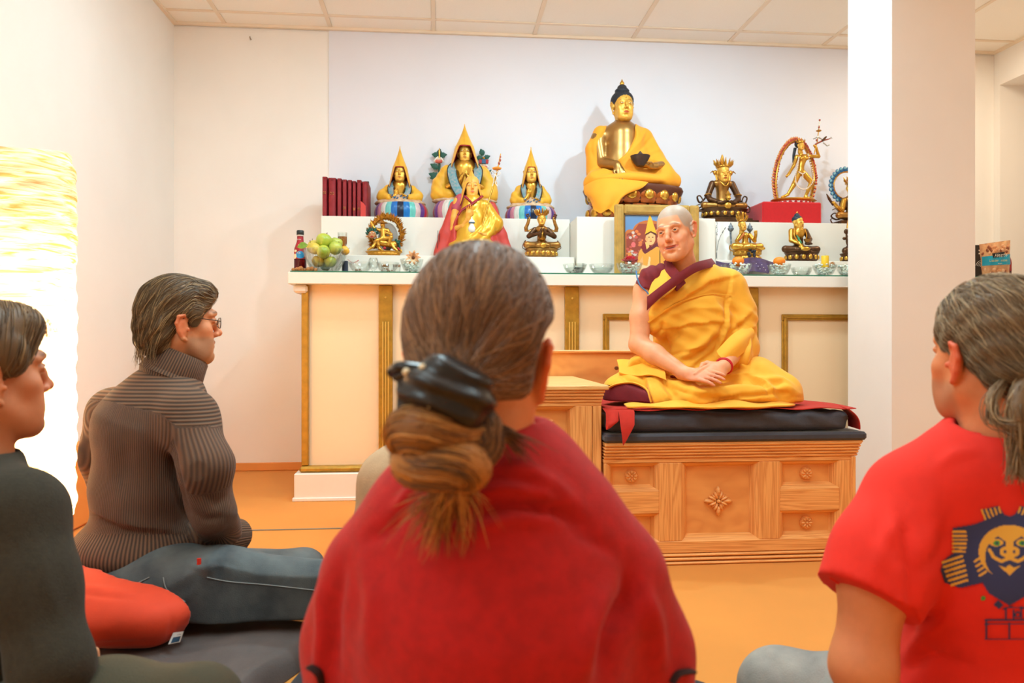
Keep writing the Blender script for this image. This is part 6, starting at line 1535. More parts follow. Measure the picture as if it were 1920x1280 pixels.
def amitayus():
    S=Site(1356,416,4.58,TZ+.0006); k=S.k; root=thing('seated_statue',tuple(S.o),'dark bronze seated statue with tall gold crown and curling scarves, behind the shaven-headed person','statue')
    obj('stepped_foot',MB().box(S.q(1306,416,24),S.q(1414,408,-26),.006).box(S.q(1314,408,20),S.q(1404,404,-22),.004),gBrz,root,0)
    lotus(root,S,1357,404,47,27,20,18,gBrz,gGold,gBrz,rows=1); 
    torso(S,1354,334,384,22,40,[],gBrz2,root,name='body',extra=lambda sd:None)
    for q in (-1,1):
        a=sdfs([S.q(1354+q*18,334),S.q(1354+q*34,376,-26),S.q(1354,370,-30)],.025,.002); a.chain([S.q(1354+q*19,337),S.q(1354+q*29,360,-4),S.q(1354+q*27,368,-10)],[6.5*k,5.6*k,5*k],k=.004); a.chain([S.q(1354+q*27,368,-10),S.q(1354+q*10,376,-26)],[5*k,3.2*k],k=.004); hand_small(a,S.q(1354+q*11,376,-27),V(-q*1.,-.1,0),V(0,-.3,-.95),q,15*k); v,F=a.mesh(1); obj('arm',(v,F),gBrz,root,180)
        obj('arm_ring',MB().tube([S.q(1354+q*29+6.3*math.cos(t)*1.,359+1.5*math.sin(t),-4+6.3*math.sin(t)) for t in np.linspace(0,2*PI,15)],1.1*k,5,cap=False),gGold,root,60)
        curls(S,[(1354+q*24,352,6),(1354+q*34,366,4),(1354+q*44,372,0),(1354+q*48,362,0),(1354+q*42,360,0),(1354+q*38,372,-2),(1354+q*52,380,-2),(1354+q*50,390,-4),(1354+q*38,388,-6)],2.6,gBrz,root)
        curls(S,[(1354+q*36,378,-4),(1354+q*46,384,-4),(1354+q*42,390,-5),(1354+q*34,388,-8)],2.2,gBrz,root)
        obj('ear_flower',MB().ball(S.q(1354+q*15,317,-4),(4*k,2.5*k,5*k),8,6).tube([S.q(1354+q*15,319,-4),S.q(1354+q*20,314,-4),S.q(1354+q*25,318,-4)],[2*k,1.6*k,.5*k],6).tube([S.q(1354+q*14,320,-4),S.q(1354+q*12,332,-6)],1.8*k,6),gGold2,root,60)
    shead(S,root,1354,318,34,tilt=-6,brow=(110,70,30),neckpx=338,h=.0015,lobes=.015,eyes_=False,dz=-5)
    crown(S,root,1354,306,26,16,7,gGold,-4,2); obj('topknot',MB().lathe([(5*k,0),(5.5*k,5*k),(3*k,10*k),(4*k,12*k),(1*k,22*k)],S.q(1354,304,0),12),gGold2,root,50)
    obj('vase',MB().lathe([(3*k,0),(5.5*k,4*k),(4*k,8*k),(6*k,11*k),(3*k,14*k),(1*k,18*k)],S.q(1354,373,-30),12),gGold,root,50); obj('necklace',MB().tube(bez([S.q(1346,335,-12),S.q(1350,341,-16),S.q(1354,344,-17),S.q(1358,341,-16),S.q(1362,335,-12)],14),1.4*k,6),gGold,root,60)
    obj('gold_girdle',MB().ball(S.q(1354,382,-30),(7*k,3*k,6*k),10,6),gGold,root)
amitayus()
def fourarm():
    S=Site(1015,481,4.29,SZ+.0006); k=S.k; root=thing('seated_statue',tuple(S.o),'small bronze four-armed statue with pointed crown on the left step','statue')
    lotus(root,S,1015,481,33,24,18,16,gBrz2,gGold,gBrz2,rows=1)
    torso(S,1015,424,462,15,30,[],gBrz2,root)
    for q in (-1,1):
        a=sdfs([S.q(1015+q*12,424),S.q(1015+q*28,446,-16),S.q(1015,425,-24)],.02,.0018); a.chain([S.q(1015+q*12,427),S.q(1015+q*24,440,-4)],[5*k,4.5*k],k=.004); a.chain([S.q(1015+q*24,440,-4),S.q(1015+q*5,436,-20)],[4.4*k,2.8*k],k=.004); hand_small(a,S.q(1015+q*4,437,-20),V(-q*.15,-.1,1),V(q*.9,-.3,0),q,13*k,(.05,.05,.05,.05)); v,F=a.mesh(1); obj('arm',(v,F),gBrz,root,180)
        a=sdfs([S.q(1015+q*12,425,4),S.q(1015+q*30,410,0),S.q(1015+q*24,402,0)],.02,.0018); a.chain([S.q(1015+q*12,426,4),S.q(1015+q*27,434,2),S.q(1015+q*29,424,0),S.q(1015+q*24,410,-2)],[4.4*k,4*k,3.4*k,2.4*k],k=.003); hand_small(a,S.q(1015+q*24,411,-2),V(-q*.2,0,1),V(q*.3,-.8,0),q,10*k,(.6,.6,.3,.2)); v,F=a.mesh(1); obj('arm',(v,F),gBrz2,root,180)
        mb=MB(); [mb.ball(S.q(1015+q*(25+dx),406-dy,-3),1.8*k,6,5) for dx,dy in ((0,0),(-2,4),(2,3),(0,7),(3,6))]; obj('lotus_bud',mb,gBrz,root)
        curls(S,[(1015+q*26,464,-6),(1015+q*32,458,-4),(1015+q*30,448,-4),(1015+q*34,454,-4),(1015+q*36,462,-6),(1015+q*28,466,-8)],1.7,gBrz,root)
    shead(S,root,1015,408,23,brow=(110,70,30),neckpx=421,h=.0014,lobes=.015,eyes_=False,dz=-4); crown(S,root,1015,400,19,13,9,gGold2,-3,2); obj('breastplate',MB().ball(S.q(1015,441,-9),(8*k,6*k,10*k),12,8),gGold2,root)
    obj('gold_apron',MB().ball(S.q(1015,459,-26),(6*k,3*k,5*k),10,6),gGold,root)
fourarm()
def tara():
    S=Site(1399,489,4.30,SZ-.0074); k=S.k; root=thing('seated_statue',tuple(S.o),'small gilt statue between two dark blue lotus flowers, over the purple cloth','statue')
    lotus(root,S,1401,489,29,22,22,14,gGold2,gGold,gGold2,rows=2)
    torso(S,1397,437,466,11,26,[],gGold,root,waist=.6)
    for pts,hd in (((( 1388,438,0),(1379,450,-4),(1380,460,-16)),((.2,-.6,-.5),(-.5,-.3,.5),1,10)),(((1406,438,0),(1413,450,-6),(1412,438,-14)),((0,-.1,1),(.1,.9,0),1,10))):
        a=sdfs([S.q(*p) for p in pts],.02,.0017); a.chain([S.q(*p) for p in pts],[3.8*k,3.4*k,2.4*k],k=.003); hand_small(a,S.q(*pts[-1]),V(*hd[0]),V(*hd[1]),hd[2],hd[3]*k); v,F=a.mesh(1); obj('arm',(v,F),gGold,root,180)
    obj('orange_sash',MB().tube(bez([S.q(1392,436,-8),S.q(1385,446,-8),S.q(1380,452,0),S.q(1374,464,-4)],12),2*k,6),M('orange_lacquer',(206,120,60),.4,.3),root,60)
    obj('raised_knee',MB().ball(S.q(1419,464,-8),(14*k,8*k,4.5*k),12,8),gGold,root)
    shead(S,root,1390,421,20,rot=8,roll=6,neckpx=434,h=.0013,lobes=.015,brow=(110,70,30),eyes_=False); crown(S,root,1389,412,16,14,7,gGold,-3,2)
    for x,y in ((1370,424),(1407,425)):
        mb=MB()
        mb.tube([S.q(x+2,458,4),S.q(x,436,3),S.q(x,428,2)],[1.4*k,1.8*k,2.2*k],7)
        mb.lathe([(2*k,0),(5*k,3*k),(6*k,6*k),(4*k,8*k),(4.6*k,10*k),(2*k,13*k),(.6*k,17*k)],S.q(x,432,2),12,wob=lambda a,i:.14*math.sin(a*6)); obj('lotus_flower',mb,M('slate_blue_paint',(66,74,88),.5,noise=.4,nscale=60,rgb2=(150,160,168)),root,60)
    mb=MB(); 
    for i in range(9): mb.ball(S.q(1400+RNG.uniform(-7,7),472+RNG.uniform(-5,8),-25+RNG.uniform(-1,2)),(3*k,2.2*k,3*k),7,5)
    obj('dark_lion_relief',mb,gBlk,root,60)
    curls(S,[(1376,462,-2),(1368,458,-2),(1366,466,-4),(1372,470,-6)],2.2,gGold2,root)
tara()
def medicine():
    S=Site(1503,489,4.30,SZ-.0074); k=S.k; root=thing('seated_statue',tuple(S.o),'small seated statue with blue-black hair in a brown robe, beside the yellow candle','statue')
    lotus(root,S,1503,489,34,24,20,14,gBrz,gGold,gBrz,rows=1)
    torso(S,1497,428,470,16,32,[],gBrz,root)
    obj('bare_chest',MB().ball(S.q(1495,434,-8),(10*k,7*k,12*k),14,10),gGold,root)
    for pts,hd,m in ((((1483,430,0),(1480,448,-6),(1491,458,-22)),((.2,-.4,-.9),(-.3,-.9,.2),1,15),gGold),(((1510,430,0),(1516,446,-6),(1506,456,-22)),((-1,-.2,0),(0,-.3,-.9),1,13),gBrz)):
        a=sdfs([S.q(*p) for p in pts],.025,.0018); a.chain([S.q(*p) for p in pts],[5.4*k,4.6*k,2.8*k],k=.003); hand_small(a,S.q(*pts[-1]),V(*hd[0]),V(*hd[1]),hd[2],hd[3]*k,(.2,.2,.2,.2)); v,F=a.mesh(1); obj('arm',(v,F),m,root,180)
    obj('robe_edge',MB().tube(bez([S.q(1486,426,-6),S.q(1484,440,-10),S.q(1490,452,-14)],10),1.6*k,6).tube(bez([S.q(1506,426,-6),S.q(1507,440,-12),S.q(1503,452,-14)],10),1.2*k,6),gGold,root,60)
    obj('green_sprig',MB().tube([S.q(1487,440,-14),S.q(1490,456,-26)],[1*k,1.6*k],6).ball(S.q(1488,448,-20),(2.4*k,1.4*k,4*k),7,5),M('leaf_green_paint',(50,130,90),.5),root)
    obj('medicine_bowl',MB().lathe([(3*k,0),(6*k,4*k),(6.4*k,6*k),(4*k,5*k)],S.q(1501,454,-26),12),gBrz2,root,50)
    o,pos,R,s=shead(S,root,1494,415,26,rot=26,neckpx=428,h=.0014,lobes=.02,brow=(120,80,30))
    sd=SDF((-.1,-.12,-.03),(.1,.11,.21),.007); sd.ell((0,-.02,.06),(.083,.095,.07),k=0); sd.ell((0,-.02,.13),(.045,.045,.04),k=.02); sd.ell((0,.085,-.005),(.08,.06,.075),k=.006,op='sub'); sd.ell((0,.02,-.06),(.1,.08,.07),k=.006,op='sub'); v,F=sd.mesh(1); obj('hair',((v*s)@R.T+pos,F),M('blue_hair_paint',(34,48,62),.5),root,180); obj('hair_jewel',MB().ball(L2W(pos,R,s,(0,-.02,.18)),1.6*k,7,5),gGold,root)
    obj('gold_apron',MB().ball(S.q(1498,466,-26),(9*k,3*k,4*k),10,6),gGold,root)
medicine()
def flames(mb,S,cx,cy,rx,ry,n,l,dz,t0=0,t1=2*PI,jit=.2,r0=1.,w=2.2):
    k=S.k
    for i in range(n):
        t=t0+(t1-t0)*(i+RNG.uniform(-.3,.3))/n; f=RNG.uniform(r0,1.0); c=S.q(cx+math.cos(t)*rx*f,cy-math.sin(t)*ry*f,dz+RNG.uniform(-2,2)); up=V(math.cos(t)*.8,-.15,math.sin(t)+.5); up/=np.linalg.norm(up); L=l*k*RNG.uniform(.7,1.3); sd_=V(-up[2],0,up[0])*RNG.choice((-1,1))
        mb.tube([c-up*L*.2,c+up*L*.3+sd_*L*.16,c+up*L*.65+sd_*L*.05,c+up*L+sd_*L*.22],[w*k*.8,w*k,w*k*.6,w*k*.1],6,flat=.7)
    return mb
def rider():
    S=Site(721,473,4.29,SZ+.0006); k=S.k; root=thing('rider_statue',tuple(S.o),'gilt statue of a lion rider inside a ring of flames on the left step','statue')
    lotus(root,S,720,473,36,20,10,20,gGold2,gGold,gGold2,rows=1,boss=False)
    mb=flames(MB(),S,724,430,30,34,230,9,4,-.9,PI+.9,r0=.82); mb.tube([S.q(724+27*math.cos(t),430-30*math.sin(t),4) for t in np.linspace(-1.1,PI+1.1,40)],4*k,8,flat=.5); o=obj('flame_halo',mb,gGold2,root,60); o['kind']='stuff'
    mb=MB(); mb.lathe([(.1*k,0),(24*k,0),(24*k,1.5*k),(.1*k,1.5*k)],(0,0,0),28); c=S.q(727,434,7); mb.v=[(c[0]+p[0]*.75,c[1]+p[2],c[2]+p[1]*1.1) for p in mb.v]; obj('halo_back',mb,M('grey_back_plate',(170,160,150),.6),root,40)
    sd=sdfs([S.q(694,466,-14),S.q(750,400,6)],.03,.0018)      # lion body and rider
    sd.chain([S.q(708,445,-6),S.q(722,448,-6),S.q(738,450,-4)],[7*k,6*k,7*k],k=.008)
    for pts in (((706,448,-9),(700,456,-12),(692,461,-13)),((708,450,-4),(712,458,-6),(718,462,-8)),((736,452,-8),(740,458,-10),(745,462,-11)),((738,450,0),(746,458,0),(752,461,-2))): sd.chain([S.q(*p) for p in pts],[4*k,2.8*k,2.2*k],k=.004)
    v,F=sd.mesh(1); obj('lion_body',(v,F),gGold,root,180)
    sd=sdfs([S.q(690,445,-20),S.q(712,425,2)],.02,.0016); sd.ell(S.q(699,433,-10),(7*k,7*k,7*k),k=0); sd.ell(S.q(699,437,-15),(5.5*k,4*k,3.5*k),k=.004); sd.ell(S.q(699,437.5,-19),(3.6*k,3*k,1.4*k),k=.002,op='sub')
    for q in (-1,1): sd.ell(S.q(699+q*2.6,431,-16),(1.6*k,1.6*k,1.6*k),k=.002); sd.ell(S.q(699+q*7,436,-8),(1.5*k,2*k,3*k),k=.002)
    v,F=sd.mesh(1); lh=obj('lion_head',(v,F),M('lion_face_paint',(196,130,80),.5),root,180); obj('red_tongue',MB().ball(S.q(699,438,-16),(3.4*k,2.4*k,1.5*k),8,5),gRedS,lh); mb=MB(); [mb.ball(S.q(699+q*2.7,430.6,-17.4),1.1*k,7,5) for q in (-1,1)]; obj('lion_eyes',mb,gWhite,lh)
    mb=MB(); 
    for i in range(34):
        t=RNG.uniform(-.2,PI+.2); c=S.q(699+7*math.cos(t),431-6*math.sin(t),-8+RNG.uniform(-4,5)); up=V(math.cos(t),RNG.uniform(-.4,.2),math.sin(t)+.2)*5*k; mb.tube([c,c+up*.6,c+up*1.1+V(0,0,k)],[1.6*k,1.2*k,.2*k],6)
    o=obj('green_mane',mb,gGreen,lh,60)
    mb=MB(); [mb.ball(S.q(745+RNG.uniform(-4,4),448+RNG.uniform(-7,7),-3),(2.4*k,2*k,2.8*k),7,5) for i in range(14)]; obj('green_tail',mb,gGreen,root,60)
    sd=sdfs([S.q(696,448,-22),S.q(745,404,4)],.02,.0017)
    sd.chain([S.q(719,424,-6),S.q(720,438,-7)],[6*k,6.5*k],k=.006); sd.chain([S.q(712,424,-6),S.q(727,424,-6)],[4*k,4*k],k=.004); sd.ell(S.q(718,414,-7),(4.6*k,4.6*k,5.6*k),k=.004)
    sd.chain([S.q(712,424,-6),S.q(702,420,-8),S.q(697,410,-9)],[3.2*k,2.8*k,2.2*k],k=.004); sd.chain([S.q(727,424,-6),S.q(734,432,-10),S.q(726,430,-15)],[3.2*k,2.8*k,2.2*k],k=.004); sd.chain([S.q(722,440,-10),S.q(734,438,-13),S.q(729,452,-14)],[4.2*k,3.6*k,2.6*k],k=.005); sd.chain([S.q(717,440,-10),S.q(708,444,-14),S.q(712,455,-15)],[4*k,3.4*k,2.4*k],k=.005)
    v,F=sd.mesh(1); obj('rider',(v,F),gGold,root,180); mb=MB(); mb.lathe([(10*k,0),(9*k,1.4*k),(4*k,3*k),(1*k,6*k)],S.q(718,411,-7),16); obj('rider_hat',mb,gGold2,root,50)
    for c_,r_,m_ in (((722,458,-14),(3,2,2.6),gRedS),((735,461,-12),(2.6,2,2),gWhite),((747,458,-6),(2.4,2,3),gRedS)): obj('jewel',MB().ball(S.q(*c_),np.array(r_)*k,8,5),m_,root)
rider()
# red cloth box and the dancing statue
rb=obj('red_box',MB().box(V(xa(1430,4.44),4.44,TZ+.0006),V(xa(1541,4.44),4.70,atY(1480,378,4.44)[2]),.008),M('red_box_cloth',(200,22,28),.8,noise=.08,nscale=60,sheen=.3),smooth=0); tag(rb,'bright red cloth-covered box under the dancing statue','box')
RZ=atY(1480,378,4.44)[2]+.0006
def dancer():
    S=Site(1488,378,4.56,RZ); k=S.k; root=thing('dancing_statue',tuple(S.o),'slender gilt dancing statue in an arch of red flames on the red box','statue')
    lotus(root,S,1488,378,46,24,9,22,gWhite,M('crimson_paint',(176,40,50),.5),gGold2,rows=1,boss=True); obj('gold_rim',MB().lathe([(40*k,0),(42*k,1.5*k),(40*k,3*k)],S.q(1488,369.5),36,sy=.5),gGold,root,50)
    mb=MB(); arch=[(1459,368),(1455,340),(1458,310),(1466,285),(1478,266),(1492,257),(1508,262),(1520,280),(1528,305),(1530,330),(1524,368)]
    Q=bez([S.q(a,b,6) for a,b in arch],60); mb.tube(Q,4.4*k,8,flat=.6)
    obj('halo_arch',mb,gGold,root,60)
    mb=MB(); mb2=MB()
    for i in range(0,60):
        o_=Q[i]-S.q(1492,325,6); o_/=np.linalg.norm(o_); c=Q[i]+o_*3*k; up=o_*.6+V(0,0,.8); up/=np.linalg.norm(up); mb.tube([c,c+up*3*k,c+up*7*k+V(RNG.uniform(-1,1)*k,0,0)],[2.6*k,2*k,.3*k],6); 
        [mb2.ball(Q[i]+o_*w_*k+V(RNG.uniform(-1,1)*k,-2.6*k,RNG.uniform(-1,1)*k),(1.9*k,1.4*k,1.9*k),6,4) for w_ in (-1.2,2.2,4.6)]
    o=obj('flame_fringe',mb,M('peach_gilt',(226,150,84),.45,.3),root,60); o['kind']='stuff'; o=obj('red_flame_studs',mb2,M('brick_red_paint',(186,74,52),.5),root,60); o['kind']='stuff'
    sd=sdfs([S.q(1462,369,-14),S.q(1540,262,8)],.02,.0018)
    hip=S.q(1500,316,-3)
    sd.chain([hip,S.q(1501,304,-4),S.q(1504,291,-4)],[7*k,5*k,8*k],k=.008); sd.chain([S.q(1493,288,-3),S.q(1515,286,-3)],[4.4*k,4.4*k],k=.006)
    for q in (-1,1): sd.ell(S.q(1504+q*5,292,-10),(3.4*k,3*k,3.4*k),k=.003)
    sd.chain([S.q(1496,319,-4),S.q(1484,342,-8),S.q(1474,359,-6),S.q(1466,363,-9),S.q(1459,365,-12)],[5.6*k,4.4*k,2.8*k,2.6*k,1.6*k],k=.005); sd.chain([S.q(1506,319,-4),S.q(1519,336,-8),S.q(1510,362,-2),S.q(1514,365,-8)],[5.8*k,4.6*k,2.8*k,2*k],k=.005)
    sd.chain([S.q(1493,288,-3),S.q(1485,306,-6),S.q(1474,322,-8)],[3.6*k,3*k,2.2*k],k=.004); hand_small(sd,S.q(1474,322,-8),V(-.6,-.3,-.5),V(-.4,-.3,.6),1,10*k,(.8,.8,.8,.8))
    sd.chain([S.q(1515,286,-3),S.q(1534,287,-6),S.q(1527,272,-10),S.q(1522,268,-12)],[3.6*k,3*k,2.4*k,2*k],k=.004)
    sd.chain([S.q(1501,282,-4),S.q(1499,275,-4)],[3.4*k,3.4*k],k=.003); v,F=sd.mesh(1); obj('body',(v,F),gGold,root,180); shead(S,root,1499,268.5,17,rot=14,roll=-10,tilt=4,neckpx=279,h=.0011,lobes=.012,brow=(120,80,30),eyes_=False,dz=-6)
    obj('hair',MB().ball(S.q(1497,263,0),(7*k,6.5*k,7.5*k),12,8).tube([S.q(1492,270,2),S.q(1489,285,2),S.q(1487,298,0)],[3*k,2.6*k,1.4*k],7),gBlk,root); crown(S,root,1498,261,13,7,5,gGold,-5)
    mb=MB(); g=bez([S.q(1512,284,-9),S.q(1517,312,-14),S.q(1519,335,-14),S.q(1505,350,-14),S.q(1490,346,-14),S.q(1485,330,-14),S.q(1490,308,-12),S.q(1494,290,-9)],46)
    for p in g: mb.ball(p,1.5*k,6,4)
    o=obj('bead_garland',mb,M('bone_bead',(236,214,190),.5),root); mb=MB()
    mb.tube([S.q(1522,284,-12),S.q(1528,262,-12),S.q(1533,222,-12)],[1*k,1*k,.8*k],6); mb.lathe([(.5*k,0),(4.5*k,1.5*k),(5*k,3*k),(2*k,4.5*k),(.5*k,5*k)],S.q(1531,243,-12),12); stf=obj('staff',mb,gGold2,root,60)
    mb=MB(); [mb.ball(S.q(x,y,-12),(1.9*k,1.9*k,2.2*k),7,5,m) for x,y,m in ((1531.6,234,0),(1532,229,1),(1532.6,225,1),(1533,220.5,0),(1529,252,1),(1527,258,0))]; obj('staff_beads',mb,[M('rust_bead',(160,76,60),.5),gWhite],stf)
    mb=MB(); mb.tube([S.q(1524,266,-12),S.q(1540,258,-11),S.q(1555,254,-10)],[1.6*k,1.8*k,.8*k],6,0); mb.tube([S.q(1538,259,-12),S.q(1546,251,-12)],[2.4*k,1.6*k],7,1); mb.tube([S.q(1552,255,-10),S.q(1556,251,-10),S.q(1558,254,-10)],.8*k,5,2); mb.tube([S.q(1540,262,-11),S.q(1548,268,-11),S.q(1552,266,-11)],1.2*k,5,2); mb.tube([S.q(1521,256,-12),S.q(1529,252,-12),S.q(1537,256,-12)],1.2*k,6,2)
    obj('bowl_and_tassels',mb,[M('rust_bead',(160,76,60),.5),gBrz,M('silver_paint',(190,184,176),.4,.5)],root,60)
    obj('bone_apron',MB().tube([S.q(1493,317,-9),S.q(1500,322,-12),S.q(1508,317,-9)],1.2*k,6).tube([S.q(1500,322,-12),S.q(1500,332,-13)],.9*k,5),M('bone_bead',(236,214,190),.5),root,60)
dancer()
def bluehalo():
    S=Site(1592,418,4.60,TZ+.0006); k=S.k; root=thing('seated_statue',tuple(S.o),'bronze statue with round blue halo, partly hidden by the white pillar','statue')
    obj('foot_block',MB().box(S.q(1568,418,16),S.q(1630,405,-16),.005),gBrz,root,0)
    n=26
    for i in range(n):
        t=2*PI*i/n; c=S.q(1592+31*math.cos(t),336-31*math.sin(t),8); o_=V(math.cos(t),0,math.sin(t)); tg=V(-math.sin(t),0,math.cos(t))
        obj('halo_petal',MB().ball(c,(5.6*k,2*k,4.4*k),10,6,0,R=np.stack([o_,V(0,1,0),tg],1)).ball(c+o_*2.2*k-V(0,1.6*k,0),(2*k,1*k,3.2*k),8,5,1,R=np.stack([o_,V(0,1,0),tg],1)),[gBlue,M('pale_blue_paint',(130,180,190),.5)],root)
    obj('halo_ring',MB().tube([S.q(1592+26*math.cos(t),336-26*math.sin(t),8) for t in np.linspace(0,2*PI,40)],1.6*k,6,cap=False),gGold2,root,60)
    torso(S,1596,362,400,18,30,[],gBrz2,root)
    a=sdfs([S.q(1580,366),S.q(1566,388,-10),S.q(1546,370,-18)],.02,.0019); a.chain([S.q(1582,366),S.q(1575,386,-4),S.q(1556,377,-16)],[5.6*k,4.8*k,2.8*k],k=.004); hand_small(a,S.q(1557,377,-16),V(-.6,-.3,.5),V(-.4,-.3,.4),1,13*k,(.7,.7,.5,.4)); v,F=a.mesh(1); obj('arm',(v,F),gGold,root,180)
    obj('shoulder_cloth',MB().ball(S.q(1583,372,2),(9*k,8*k,12*k),10,8),gBrz,root); obj('club',MB().tube([S.q(1552,378,-17),S.q(1544,366,-17),S.q(1539,357,-17)],[2*k,2.6*k,.8*k],8),gBrz,root,60)
    shead(S,root,1596,345,28,neckpx=362,h=.0016,lobes=.015,eyes_=False); crown(S,root,1596,334,24,14,7,gGold,-3)
    curls(S,[(1578,398,0),(1566,402,-2),(1556,396,-2),(1562,390,-2),(1572,392,-2),(1566,382,-2),(1558,384,-2)],2.4,gBrz,root); curls(S,[(1580,404,-4),(1560,410,-4),(1554,402,-4),(1562,400,-4)],2.2,gBrz,root)
bluehalo()
def lastone():
    S=Site(1600,489,4.30,SZ-.0074); k=S.k; root=thing('bronze_statue',tuple(S.o),'dark bronze statue with flower stem on the right step, mostly behind the pillar','statue')
    lotus(root,S,1606,489,32,22,18,14,gBrz,gGold,gBrz,rows=1); torso(S,1606,430,472,14,28,[],gBrz,root); shead(S,root,1606,414,24,neckpx=428,h=.0018,eyes_=False); crown(S,root,1604,404,18,14,7,gGold,-3)
    curls(S,[(1590,484,-12),(1582,476,-12),(1578,464,-12),(1586,456,-12),(1592,462,-12),(1584,470,-12)],2.4,gBrz,root); obj('flower_stem',MB().tube([S.q(1590,474,-8),S.q(1583,450,-8),S.q(1582,434,-8)],[2*k,2.2*k,1.6*k],7).ball(S.q(1582,431,-8),(5*k,3*k,5*k),9,6).ball(S.q(1578,444,-8),(4*k,2*k,3*k),8,5).ball(S.q(1588,440,-8),(4*k,2*k,3*k),8,5),gBrz,root,60); obj('gold_spike',MB().tube([S.q(1584,425,-8),S.q(1586,414,-8),S.q(1587,401,-8)],[2*k,2.6*k,.4*k],7),gGold,root,60)
lastone()
# ---------------------------------------------------------------- paper floor lamp
def paper_lamp():
    c=np.array(at(28,900,2.5)); c[2]=0; rt=thing('floor_lamp',tuple(c),'tall lit rice paper floor lamp glowing at the left edge','lamp')
    m=bpy.data.materials.new('rice_paper'); m.use_nodes=True; nt=m.node_tree; nt.nodes.remove(nt.nodes['Principled BSDF']); out=nt.nodes['Material Output']
    tc=nt.nodes.new('ShaderNodeTexCoord'); mp=nt.nodes.new('ShaderNodeMapping'); mp.inputs['Scale'].default_value=(5,5,46); nt.links.new(tc.outputs['Object'],mp.inputs[0])
    n=nt.nodes.new('ShaderNodeTexNoise'); n.inputs['Scale'].default_value=1.6; n.inputs['Detail'].default_value=6; n.inputs['Distortion'].default_value=1.2; nt.links.new(mp.outputs[0],n.inputs['Vector'])
    cr=nt.nodes.new('ShaderNodeValToRGB'); e=cr.color_ramp.elements; e[0].position=.36; e[0].color=lin((222,176,108))+(1,); e[1].position=.56; e[1].color=lin((255,240,214))+(1,); nt.links.new(n.outputs[0],cr.inputs[0])
    tr=nt.nodes.new('ShaderNodeBsdfTranslucent'); df=nt.nodes.new('ShaderNodeBsdfDiffuse'); mx=nt.nodes.new('ShaderNodeMixShader'); mx.inputs[0].default_value=.35
    for s in (tr,df): nt.links.new(cr.outputs[0],s.inputs['Color'])
    bp=nt.nodes.new('ShaderNodeBump'); bp.inputs['Strength'].default_value=.5; bp.inputs['Distance'].default_value=.006; nt.links.new(n.outputs[0],bp.inputs['Height']); nt.links.new(bp.outputs[0],tr.inputs['Normal']); nt.links.new(bp.outputs[0],df.inputs['Normal'])
    nt.links.new(tr.outputs[0],mx.inputs[1]); nt.links.new(df.outputs[0],mx.inputs[2]); nt.links.new(mx.outputs[0],out.inputs['Surface'])
    zt,zb,r=1.385,.14,.174
    def f(u,v):
        a=2*PI*u; z=zb+(zt-zb)*v; rr=r*(1+.018*math.sin(z*95+2*math.sin(a*3))+.012*math.sin(a*9+z*20))*(1-.10*smoothstep(.95,1.,np.array(v))-.12*smoothstep(.09,.0,np.array(v))*(1+.6*math.sin(a*2)))
        return (c[0]+rr*math.cos(a),c[1]+rr*math.sin(a),z+.012*math.sin(a*2+1)*(v>.9)+.02*math.sin(a)*(v<.05))
    obj('paper_shade',MB().grid(f,64,90),m,rt,180)
    mw=M('pale_lamp_wood',(206,160,104),.6); mk=M('dark_metal',(60,52,46),.4,.7)
    for i in range(3):
        a=2*PI*i/3+.4; obj('leg',MB().tube([(c[0]+.13*math.cos(a),c[1]+.13*math.sin(a),0),(c[0]+.12*math.cos(a),c[1]+.12*math.sin(a),zb+.04)],.009,8),mw,rt,50)
    obj('base_ring',MB().tube([(c[0]+.125*math.cos(t),c[1]+.125*math.sin(t),zb+.03) for t in np.linspace(0,2*PI,31)],.006,6,cap=False),mk,rt,60)
    obj('lamp_stem',MB().tube([(c[0],c[1],zb+.03),(c[0],c[1],1.0)],.008,8).tube([(c[0]-.12,c[1],zb+.03),(c[0]+.12,c[1],zb+.03)],.006,6),mk,rt,50)
    for z in (.34,.56,.80):
        l=light('lamp_bulb_light','POINT',(c[0],c[1],z),22,(1,.84,.62),.035); l.parent=rt; l.matrix_parent_inverse=Matrix.Translation(-Vector(rt.location)); 
paper_lamp()
# power box and cord beside the lamp
b0=np.array(at(128,1046,2.78)); b0[2]=0
t_=thing('power_box',tuple(b0),'small wooden coloured plug box with dark cords on the floor by the lamp','box')
obj('body',MB().box(b0+V(-.045,-.03,.001),b0+V(.035,.045,.03),.005,R=rotm(0,0,.5)),M('tan_plastic',(206,136,74),.5),t_,0)
obj('cord',MB().tube(bez([b0+V(-.10,.05,.01),b0+V(-.04,.075,.034),b0+V(.02,.07,.036),b0+V(.055,.05,.012),b0+V(.05,.02,.006),b0+V(.0,-.03,.006),b0+V(-.06,-.035,.006)],40),.0035,6),M('dark_cord',(66,44,32),.6),t_,60)
obj('cord',MB().tube(bez([b0+V(.045,.02,.012),b0+V(.06,.03,.014),b0+V(.05,-.005,.006),b0+V(-.02,-.05,.006),b0+V(-.09,-.06,.006)],30),.003,6),M('dark_cord',(66,44,32),.6),t_,60)
